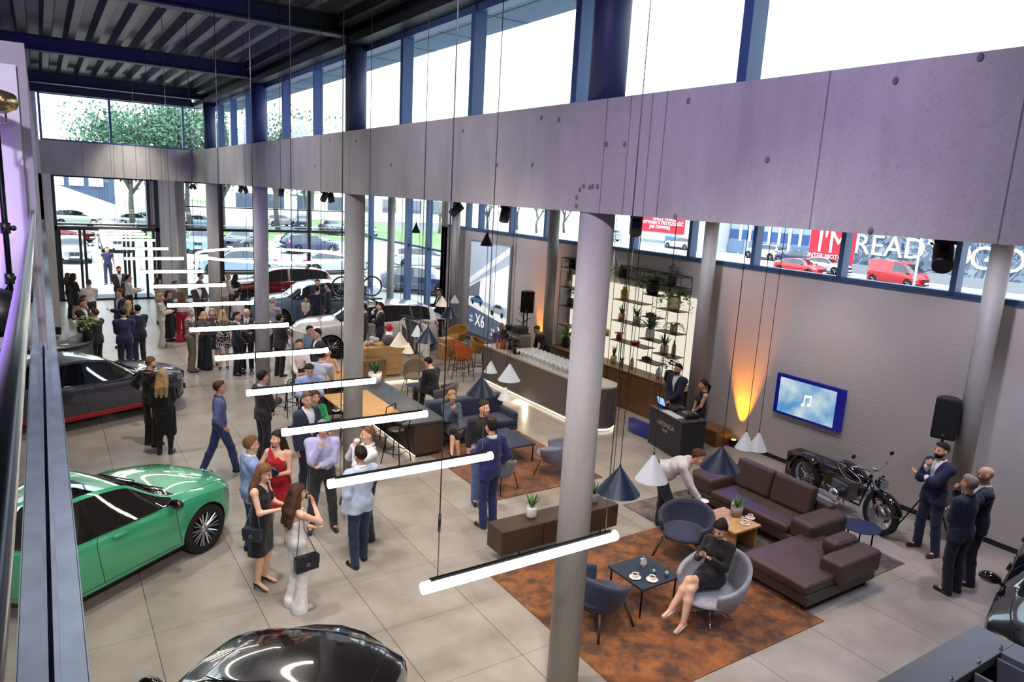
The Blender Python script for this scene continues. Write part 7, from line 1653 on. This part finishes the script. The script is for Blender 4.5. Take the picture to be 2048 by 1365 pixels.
for k in range(11):
    colr = [(212, 204, 190), (40, 40, 46), (30, 30, 36), (78, 80, 90), (34, 34, 40), (56, 58, 66), (28, 28, 34), (120, 122, 130), (30, 30, 34), (190, 192, 200), (226, 222, 220)][k]; v = Matrix.Rotation(.08, 3, 'Z') @ Vector((0, .62 - k * .12, 0))
    h_ = thing('hanging_jacket', '%s jacket, %s from the far end of the clothes rail' % (['cream', 'charcoal', 'black', 'grey', 'black', 'dark grey', 'black', 'mid grey', 'black', 'pale grey', 'white'][k], ['first', 'second', 'third', 'fourth', 'fifth', 'sixth', 'seventh', 'eighth', 'ninth', 'tenth', 'last'][k]), 'jacket', (8.95 + v.x, 18.75 + v.y, .62), .08 + PI / 2, 'jackets on the rail')
    q = MB(); q.add([(x_, y_ * s, z_) for s in (-1, 1) for x_, y_, z_ in [(-.2, .045, 0), (.2, .045, 0), (.24, .04, .5), (.22, .04, .82), (.06, .05, .92), (-.06, .05, .92), (-.22, .04, .82), (-.24, .04, .5)]], [tuple(reversed(range(8))), tuple(range(8, 16))] + [(i, (i + 1) % 8, 8 + (i + 1) % 8, 8 + i) for i in range(8)], False); q.build('garment', fabric(colr), h_, bevel=.02); q = MB(); q.tube([(0, 0, .92), (0, 0, .99), (.03, 0, 1.015), (0, 0, 1.03)], .005, 5); q.build('hanger_hook', CHROME, h_)
q = MB(); q.ball((0, 0, .18), (.26, .2, .18), 14, 9); tag(q.build('dark_bag', fabric((24, 26, 30)), None, loc=(8.9, 18.3, .05)), 'black bag lying under the clothes rail', 'bag')
mt = thing('trestle_table', 'white trestle table with goods before the corner glazing', 'table', (11.45, 22.95, 0), -.1); q = MB(); q.bb(-.45, .45, -.7, .7, .88, .92); q.build('tabletop', WHITE, mt)
for sx in (-1, 1):
    for sy in (-1, 1): q = MB(); q.tube([(sx * .3, sy * .6, .88), (sx * .42, sy * .68, 0)], .022, 6); q.build('leg', OAKZ, mt)
for dx, dy, s, colr, lb in ((-.2, .4, (.3, .24, .26), (176, 150, 130), 'tan carton at the left of the white trestle table'), (.1, .05, (.2, .2, .16), (40, 40, 46), 'small black box in the middle of the white trestle table'), (.1, -.4, (.22, .24, .12), (206, 206, 210), 'small white box at the right of the white trestle table'), (-.25, -.1, (.14, .2, .1), (180, 40, 44), 'small red box on the white trestle table')):
    q = MB(); q.bb(-s[0] / 2, s[0] / 2, -s[1] / 2, s[1] / 2, 0, s[2]); tag(q.build('carton', plastic(colr), None, loc=(11.45 + dx, 22.95 + dy, .92), bevel=.008), lb, 'box')
q = MB(); q.bb(-.2, .2, -.2, .2, 0, .36); tag(q.build('grey_box', plastic((120, 122, 128)), None, loc=(11.3, 22.6, 0), bevel=.01), 'grey box standing under the white trestle table', 'box')
for x, y, w, h, lb in ((10.85, 20.35, .42, .62, 'taller light oak block beside the mustard armchair'), (11.05, 19.75, .42, .42, 'lower light oak block in front of the taller one'), (10.55, 20.0, .1, .5, 'narrow oak board leaning beside the oak blocks')):
    q = MB(); q.bb(-w / 2, w / 2, -w / 2 if w > .2 else -.25, w / 2 if w > .2 else .25, .015, h); tag(q.build('oak_block', OAKZ, None, loc=(x, y, 0), bevel=.006), lb, 'stool')
q = MB(); q.ball((0, 0, .12), (.12, .12, .12), 14, 10); tag(q.build('red_helmet', mat('helmet_red', (190, 22, 30), .15, coat=.8), None, loc=(8.75, 20.15, 1.0)), 'round red helmet behind the clothes rail', 'helmet'); q = MB(); q.cyl((0, 0, 0), (0, 0, 1.0), .12, .1, 14); tag(q.build('plinth', WHITE, None, loc=(8.75, 20.15, 0)), 'slim white plinth under the red helmet', 'plinth')

# round reception counter at the left
rc = thing('reception_counter', 'round dark grey reception counter at the left by the dark grey sedan', 'counter', (0, 0, 0)); ccx, ccy = -.25, 21.35
q = MB(); q.lathe([(0, 0), (1.1, 0), (1.15, .06), (1.15, 1.02), (0, 1.02)], (ccx, ccy, 0), 48); q.build('body', mat('counter_grey', (70, 70, 74), .45, .3, .05, 4), rc); q = MB(); q.lathe([(0, 1.02), (1.18, 1.02), (1.18, 1.06), (0, 1.06)], (ccx, ccy, 0), 48); q.build('countertop', mat('counter_top_grey', (96, 96, 98), .35), rc)
plant('bushy', (.78, 20.95, 1.06), .62, 'bouquet of pale green leaves in a dark vase on the round counter', 'black', 2, seed=44)
for k, (dx, dy) in enumerate(((.28, -.62), (.05, -.8), (-.2, -.75))): glass((ccx + dx + .3, ccy + dy + .2, 1.06), 'wine glass on the round counter, %s from the right' % ['first', 'second', 'third'][k], 'wine glasses on the round counter')
for k, (dx, dy) in enumerate(((.5, -.75), (.2, -.95), (-.15, -.95))): q = MB(); q.lathe([(0, 0), (.09, 0), (.11, .012), (0, .006)], n=20); tag(q.build('plate', CERAM, None, loc=(ccx + dx, ccy + dy, 1.06)), 'white plate on the round counter, %s from the right' % ['first', 'second', 'third'][k], 'plate')
q = MB(); q.box((0, 0, .12), (.02, .14, .2), ry=.2); tag(q.build('menu_stand', plastic((40, 30, 34)), None, loc=(.15, 21.9, 1.06), rz=1.2), 'small dark menu stand on the round counter', 'stand')

# ring lamp
rp = at(548, 511, 3.2); rl = thing('ring_lamp', 'large glowing ring lamp hanging before the far facade', 'lamp', (rp[0], rp[1], 3.2)); RR = 2.1
q = MB(); q.tube([(RR * math.cos(k * PI / 32), RR * math.sin(k * PI / 32), 0) for k in range(64)], .035, 8, closed=True); q.build('ring', emit_mat('ring_diffuser', (255, 246, 230), 5), rl)
for k in range(3): a = .5 + k * 2 * PI / 3; q = MB(); q.tube([(RR * math.cos(a), RR * math.sin(a), 0), (RR * math.cos(a), RR * math.sin(a), 1.97)], .005, 5); q.build('cable', BLACK, rl)

# stage lights on the mezzanine
mh = thing('moving_head', 'large black moving head stage light on the mezzanine floor', 'stage light', (-.32, 6.25, MZ), .5); q = MB(); q.bb(-.2, .2, -.16, .16, .02, .16); q.build('base', BLACK, mh, bevel=.02)
for s in (-1, 1): q = MB(); q.bb(s * .2 - .04, s * .2 + .04, -.1, .1, .14, .52); q.build('yoke_arm', BLACK, mh, bevel=.03)
q = MB(); q.lathe([(0, -.2), (.1, -.2), (.17, -.08), (.18, .12), (.16, .2), (0, .2)], (0, 0, .46), 22, 'y'); q.build('head', BLACK, mh); q = MB(); q.lathe([(0, .202), (.14, .202), (.14, .206), (0, .206)], (0, 0, .46), 20, 'y', False); q.build('lens', emit_mat('violet_lens', (150, 80, 255), 2.5), mh)
ts = thing('light_tripod', 'black tripod light stand on the mezzanine', 'stand', (-.24, 6.6, MZ)); q = MB(); q.cyl((0, 0, .05), (0, 0, 1.75), .02, n=10); q.build('pole', BLACKM, ts)
for z in (.62, 1.0): q = MB(); q.cyl((0, 0, z), (0, 0, z + .08), .034, n=10); q.build('collar', BLACK, ts); q = MB(); q.ball((.05, 0, z + .04), .022, 8, 6); q.build('knob', BLACK, ts)
for a in (PI * .56, PI, PI * 1.44): q = MB(); q.tube([(0, 0, .62), (.34 * math.cos(a), .34 * math.sin(a), .015)], .012, 6); q.build('leg', BLACKM, ts)
pc = thing('par_can', 'shiny metal par can lamp on top of the tripod at the left edge', 'stage light', (-.24, 6.6, MZ + 1.85)); BR = metalm((170, 150, 110), .22)
q = MB(); q.lathe([(0, -.14), (.06, -.14), (.085, -.06), (.085, .16), (.08, .16), (.05, .0), (0, .0)], (0, 0, .1), 20, 'y'); q.build('can', BR, pc); q = MB(); q.tube([(-.09, 0, .1), (-.1, 0, -.05), (.1, 0, -.05), (.09, 0, .1)], .008, 6); q.build('bracket', BR, pc); pc.rotation_euler = (0, 0, .9)
# kiosk with an open top at the lower right
ks = thing('display_kiosk', 'grey metal kiosk with an open compartment top at the lower right corner', 'display case', (0, 0, 0)); kz = 2.1; kx0, kx1, ky0, ky1 = 3.9, 6.14, 1.1, 2.25; KM = mat('kiosk_grey', (112, 116, 124), .45, .2, .05, 5)
q = MB(); q.bb(kx0, kx1, ky1 - .28, ky1, kz - .08, kz); q.build('rim', KM, ks, bevel=.004); q = MB(); q.bb(kx1 - .24, kx1, ky0, ky1 - .28, kz - .08, kz); q.build('rim', KM, ks, bevel=.004)
q = MB(); q.bb(kx1 - .03, kx1, ky0, ky1, 0, kz - .08); q.build('side_panel', KM, ks); q = MB(); q.bb(kx0, kx1, ky1 - .03, ky1, 0, kz - .08); q.build('side_panel', KM, ks); q = MB(); q.bb(kx0, kx1 - .03, ky0, ky1 - .03, kz - .7, kz - .66); q.build('shelf_board', BLACK, ks)
for x in (4.3, 4.7, 5.1, 5.5, 5.85): q = MB(); q.bb(x - .012, x + .012, ky0, ky1 - .28, kz - .6, kz - .03); q.build('divider', KM, ks); q = MB(); q.cyl((x + .1, ky1 - .26, kz), (x + .1, ky1 - .26, kz + .03), .012, n=8); q.build('knob', CHROME, ks)
q = MB(); q.lathe([(0, 0), (.1, 0), (.13, .1), (.06, .2), (0, .2)], n=18); tag(q.build('chrome_lamp', CHROME, None, loc=(5.3, 1.72, kz - .66)), 'shiny chrome piece inside the open kiosk', 'ornament'); q = MB(); q.lathe([(0, 0), (.06, 0), (.07, .25), (0, .25)], n=14); tag(q.build('steel_can', metalm((180, 180, 184), .2), None, loc=(5.68, 1.66, kz - .66)), 'steel cylinder inside the open kiosk', 'can')
# ================================================================== MOTORCYCLE, BICYCLE, THINGS IN HANDS
BP = mat('motorcycle_black_paint', (10, 10, 14), .12, .2, coat=1.0)
mo = thing('motorcycle', 'black chrome cruiser motorcycle standing between the brown sofa and the wall', 'motorcycle', (11.82, 6.85, 0), ang(-.24, -.97))
def spoked(r, w, parent, x, nm='wheel', n=24, tw=None, ri=.76):
    q = MB(); tw = tw or w; q.lathe([(r * ri, -tw * .4), (r * (ri * .3 + .7), -tw / 2), (r, -tw * .25), (r, tw * .25), (r * (ri * .3 + .7), tw / 2), (r * ri, tw * .4), (r * (ri - .02), 0), (r * ri, -tw * .4)], n=32, axis='y'); wo = q.build(nm, TYRE, parent, loc=(x, 0, r))
    q = MB(); q.lathe([(r * (ri - .02), -w * .3), (r * (ri + .02), -w * .3), (r * (ri + .02), w * .3), (r * (ri - .02), w * .3), (r * (ri - .06), 0), (r * (ri - .02), -w * .3)], n=32, axis='y'); q.lathe([(.0, -w * .3), (r * .12, -w * .3), (r * .12, w * .3), (0, w * .3)], n=12, axis='y')
    for k in range(n):
        a = 2 * PI * k / n; s = 1 if k % 2 else -1; q.tube([(r * .11 * math.cos(a + .4 * s), s * w * .25, r * .11 * math.sin(a + .4 * s)), (r * (ri - .03) * math.cos(a), 0, r * (ri - .03) * math.sin(a))], .0035, 4)
    q.build('rim', CHROME, wo); return wo
xf, xr, wr_ = .92, -.86, .355
fw = spoked(wr_, .13, mo, xf); spoked(wr_ * .97, .17, mo, xr)
q = MB(); q.lathe([(.05, -.07), (.16, -.07), (.16, -.065), (.05, -.065)], n=22, axis='y'); q.lathe([(.05, .065), (.16, .065), (.16, .07), (.05, .07)], n=22, axis='y'); q.build('brake_disc', metalm((170, 172, 176), .3), fw)
def fender(x, r, w, a0, a1, nm):
    vs = []; fs = []; n = 14
    for i in range(n + 1):
        a = a0 + (a1 - a0) * i / n
        for j, (dy, dr) in enumerate(((-w / 2, -.05), (-w / 2 * .8, .0), (0, .02), (w / 2 * .8, .0), (w / 2, -.05))): vs.append((x + (r + dr) * math.cos(a), dy, wr_ + (r + dr) * math.sin(a)))
    for i in range(n):
        for j in range(4): fs.append((i * 5 + j, i * 5 + j + 1, (i + 1) * 5 + j + 1, (i + 1) * 5 + j))
    q = MB(); q.add(vs, fs, True); o = q.build(nm, BP, mo); sd = o.modifiers.new('t', 'SOLIDIFY'); sd.thickness = .012
fender(xf, wr_ + .035, .17, .25, 2.1, 'front_fender'); fender(xr, wr_ + .05, .23, .8, 3.3, 'rear_fender')
for s in (-1, 1):
    q = MB(); q.tube([(xf, s * .105, wr_), (xf - .22, s * .105, .92)], [.032, .027], 10); q.build('fork', BP, mo)
    q = MB(); q.ball((xf - .02, s * .13, wr_ + .14), (.012, .014, .045), 8, 6); q.build('side_reflector', mat('amber_reflector', (230, 110, 20), .2), mo)
q = MB(); q.lathe([(0, -.1), (.06, -.09), (.095, -.02), (.1, .05), (.092, .06)], (xf - .08, 0, .86), 18, 'x'); q.build('headlamp_shell', BP, mo); q = MB(); q.lathe([(0, .06), (.09, .06)], (xf - .08, 0, .86), 18, 'x'); q.build('headlamp_lens', HEADL, mo)
q = MB(); q.tube([(xf - .42, -.44, 1.06), (xf - .34, -.34, 1.10), (xf - .25, -.08, 1.02), (xf - .25, .08, 1.02), (xf - .34, .34, 1.10), (xf - .42, .44, 1.06)], .014, 8); q.build('handlebar', CHROME, mo)
for s in (-1, 1):
    q = MB(); q.cyl((xf - .43, s * .45, 1.055), (xf - .37, s * .36, 1.09), .02, n=10); q.build('grip', BLACK, mo)
    q = MB(); q.tube([(xf - .34, s * .32, 1.1), (xf - .33, s * .4, 1.26)], .006, 6); q.build('mirror_stalk', CHROME, mo); q = MB(); q.ball((xf - .34, s * .42, 1.28), (.015, .055, .04), 12, 8); q.build('mirror', BP, mo)
    q = MB(); q.ball((xf - .22, s * .17, .92), (.03, .025, .025), 8, 6); q.build('indicator', BP, mo)
q = MB(); q.lathe([(0, -.02), (.05, -.02), (.055, .02), (0, .02)], (xf - .26, 0, 1.06), 14, 'z'); q.build('speedometer', CHROME, mo)
def ellmesh(nm, c, r, m, ry=0): q = MB(); q.ball((0, 0, 0), r, 20, 12); o = q.build(nm, m, mo, loc=c); o.rotation_euler = (0, ry, 0); return o
ellmesh('tank', (.22, 0, .84), (.34, .165, .13), BP, .22)
for s in (-1, 1):
    q = MB(); q.tube([(.22 + .27 * math.cos(a) + .02, s * (.155 - .05 * abs(math.cos(a)) ** 2), .83 + .085 * math.sin(a) - .06 * math.cos(a)) for a in [k * PI / 10 for k in range(20)]], .004, 5, closed=True); q.build('pinstripe', CERAM, mo)
q = MB(); q.ball((-.26, 0, .76), (.25, .15, .06), 18, 8); q.build('seat', plastic((16, 16, 18), .5), mo)
q = MB(); q.bb(-.12, .3, -.13, .13, .30, .62); q.build('engine_block', metalm((120, 122, 126), .3), mo, bevel=.04)
for s in (-1, 1):
    q = MB()
    for k in range(6): q.cyl((.2, s * (.14 + k * .03), .46), (.2, s * (.156 + k * .03), .46), .10 - .002 * k, n=16)
    q.build('cylinder', metalm((90, 92, 96), .3), mo); q = MB(); q.ball((.2, s * .35, .46), (.11, .045, .09), 16, 8); q.build('cylinder_head', CHROME, mo)
    q = MB(); q.tube([(.28, s * .3, .42), (.24, s * .27, .27), (.0, s * .22, .22), (-.5, s * .22, .22), (-1.05, s * .23, .25)], [.024, .026, .036, .045, .034], 10); q.build('exhaust', CHROME, mo)
q = MB(); q.tube([(.62, 0, .92), (.4, 0, .72), (-.2, 0, .66), (-.6, 0, .5), (xr, .12, wr_)], .025, 8); q.tube([(.62, 0, .9), (.46, 0, .3), (-.3, 0, .26), (-.5, 0, .55)], .022, 8); q.build('frame', BP, mo)
q = MB(); q.cyl((xr - .36, 0, .66), (xr - .4, 0, .64), .035, n=12); q.build('tail_lamp', TAILL, mo); q = MB(); q.box((xr - .46, 0, .52), (.015, .18, .16), ry=.4); q.build('plate_holder', BLACK, mo)
q = MB(); q.tube([(-.1, .2, .26), (-.22, .34, .01)], .012, 6); q.build('kickstand', BLACKM, mo)

# bicycle on the roof of the white estate car
bk = thing('bicycle', 'black bicycle mounted on the roof rack of the white estate car', 'bicycle', (8.29, 21.7, 1.86), PI - .05)
for x in (.5, -.5):
    wo = spoked(.335, .03, bk, x, n=20, tw=.045, ri=.9); wo.data.materials[0] = TYRE
BF = mat('bicycle_frame_black', (26, 26, 30), .3, .3, coat=.5); q = MB(); bb_, hd, st = (-.06, 0, .30), (.36, 0, .72), (-.2, 0, .74)
for a, b2 in ((bb_, hd), (bb_, st), (hd, st), ((-.5, 0, .335), bb_), ((-.5, 0, .335), st)): q.tube([a, b2], .018, 8)
q.build('frame', BF, bk); q = MB(); q.tube([(.5, .05, .335), (.40, .05, .62), (.34, 0, .80)], .014, 6); q.tube([(.5, -.05, .335), (.40, -.05, .62), (.34, 0, .80)], .014, 6); q.build('fork', BF, bk)
q = MB(); q.tube([(.36, -.28, .84), (.34, 0, .82), (.36, .28, .84)], .012, 6); q.build('handlebar', BLACK, bk); q = MB(); q.cyl(st, (-.23, 0, .86), .012, n=8); q.build('seat_post', BF, bk); q = MB(); q.ball((-.2, 0, .88), (.13, .06, .025), 12, 6); q.build('saddle', BLACK, bk)
q = MB(); q.lathe([(0, -.01), (.09, -.01), (.09, .01), (0, .01)], (-.06, -.05, .30), 18, 'y'); q.build('chainring', BLACKM, bk)
rr = thing('roof_rack', 'black roof rack with a wheel tray on the white estate car', 'rack', (8.29, 21.95, 1.66), PI - .05)
for x in (.45, -.55): q = MB(); q.bb(x - .03, x + .03, -.62, .62, .06, .1); q.build('cross_bar', BLACK, rr)
for s in (-1, 1):
    for x in (.45, -.55): q = MB(); q.bb(x - .04, x + .04, s * .6 - .03, s * .6 + .03, -.06, .09); q.build('rack_foot', BLACK, rr)
q = MB(); q.bb(-.85, .85, .2, .3, .1, .14); q.build('wheel_tray', BLACK, rr)

# things carried and held
def handbag(k, off, lab, m, sz, chain):
    A = R_[k]; p = A['world'](A['T'](off)); c = thing('handbag', lab, 'bag', p, A['yaw'] + PI / 2); w, d, h = sz
    q = MB(); q.bb(-w / 2, w / 2, -d / 2, d / 2, -h, 0); q.build('bag', m, c, bevel=.012); q = MB(); q.bb(-w / 2 - .002, w / 2 + .002, -d / 2 - .006, -d / 2, -h * .62, -.004); q.build('flap', m, c, bevel=.004)
    q = MB(); q.tube([(.02 * math.cos(a), -d / 2 - .01, -h * .55 + .02 * math.sin(a)) for a in [j * PI / 5 for j in range(10)]], .005, 5, closed=True); q.build('clasp', metalm((220, 220, 215), .2), c)
    s = A['sh'][0]; R = Matrix.Rotation(-(A['yaw'] + PI / 2), 3, 'Z'); top = R @ (s + Vector((0, 0, .055)) - p)
    for e in (-1, 1): q = MB(); q.tube([(e * w * .42, 0, 0), (top.x * .9 + e * .035, top.y * 1.05, top.z * .55), (top.x + e * .02, top.y, top.z)], .006, 5); q.build('strap', chain, c)
handbag('dress', (.215, -.02, .90), 'small dark blue shoulder bag on the woman in the black dress', mat('bag_dark_blue', (34, 42, 58), .35), (.24, .08, .18), metalm((190, 192, 196), .3))
handbag('jump', (.235, .02, .84), 'black shoulder bag with a ring clasp on the woman in the white jumpsuit', mat('bag_black', (20, 24, 38), .3), (.30, .09, .20), metalm((176, 160, 120), .3))
hp = R_['dress']['hand'][0]; hq = R_['dress']['hand'][1]; mid = (hp + hq) / 2; glass((mid.x, mid.y, mid.z - .06), 'wine glass in the hands of the woman in the black dress', None, fill=(90, 20, 36))
p = R_['red']['hand'][1]; c = thing('clutch_bag', 'black clutch with a gold chain in the hand of the woman in the red dress', 'bag', p, R_['red']['yaw']); q = MB(); q.ball((0, .03, .05), (.13, .035, .085), 16, 8); q.build('bag', mat('bag_black', (20, 24, 38), .3), c); q = MB(); q.tube([(.05 + .03 * math.sin(k * 1.3), .06, .06 - .03 * k) for k in range(7)], .012, 6); q.build('chain', metalm((212, 170, 80), .25), c)
p = R_['bblz']['hand'][0]; q = MB(); q.box((0, 0, 0), (.26, .05, .18), rz=R_['bblz']['yaw'], ry=.25); tag(q.build('pouch', mat('brown_pouch', (70, 56, 52), .5), None, loc=p, bevel=.01), 'dark brown flat pouch held by the man in the pale blue blazer', 'bag')
def phone(p, yaw, tilt, lab, bright=.3): c = thing('phone', lab, 'phone', p, yaw); q = MB(); q.box((0, 0, 0), (.072, .009, .15), rx=tilt); q.build('case', BLACK, c, bevel=.003); q = MB(); q.box((0, -.0055 * math.cos(tilt), -.0055 * math.sin(tilt)), (.064, .001, .138), rx=tilt); q.build('display', mat('phone_display', (90, 100, 120), .1, emit=(150, 170, 210), estr=bright), c)
for k, lab in (('chair', 'phone in the hands of the woman in the grey swivel armchair'), ('seatback', 'phone in the hands of the seated man in the dark suit')): A = R_[k]; m_ = (A['hand'][0] + A['hand'][1]) / 2; phone(m_ + Vector((0, 0, .04)), A['yaw'], -.5, lab)
phone(R_['blond']['hand'][1] + Vector((0, 0, .03)), R_['blond']['yaw'], -1.0, 'phone on the lap of the seated blonde woman', .8); phone(R_['glass']['hand'][1] + Vector((0, 0, .05)), R_['glass']['yaw'], -.5, 'phone in the hand of the man in the light blue shirt')
p = R_['glass']['hand'][0]; glass((p.x, p.y, p.z - .08), 'glass of red wine held by the man in the light blue shirt', None, fill=(96, 18, 30))
p = (R_['white']['hand'][0] + R_['white']['hand'][1]) / 2; q = MB(); q.ball((0, 0, .03), (.05, .04, .035), 12, 8); tag(q.build('snack', CERAM, None, loc=p), 'white napkin with a snack at the mouth of the man in the white shirt', 'napkin')
p = R_['bend']['hand'][0]; q = MB(); q.lathe([(0, 0), (.07, 0), (.1, .015), (.095, .017), (0, .006)], n=20); tag(q.build('plate', CERAM, None, loc=(p.x, p.y, p.z - .01)), 'small white plate in the hand of the bending man', 'plate')
A = R_['ltblz']; f = Matrix.Rotation(A['yaw'], 3, 'Z') @ Vector((0, 1, 0)); q = MB(); q.ball((0, .105, -.10), (.055, .03, .05), 14, 8); tag(q.build('face_mask', plastic((18, 18, 20), .7), None, loc=A['head'], rz=A['yaw']), 'black face mask pulled down to the chin of the man with glasses', 'mask')
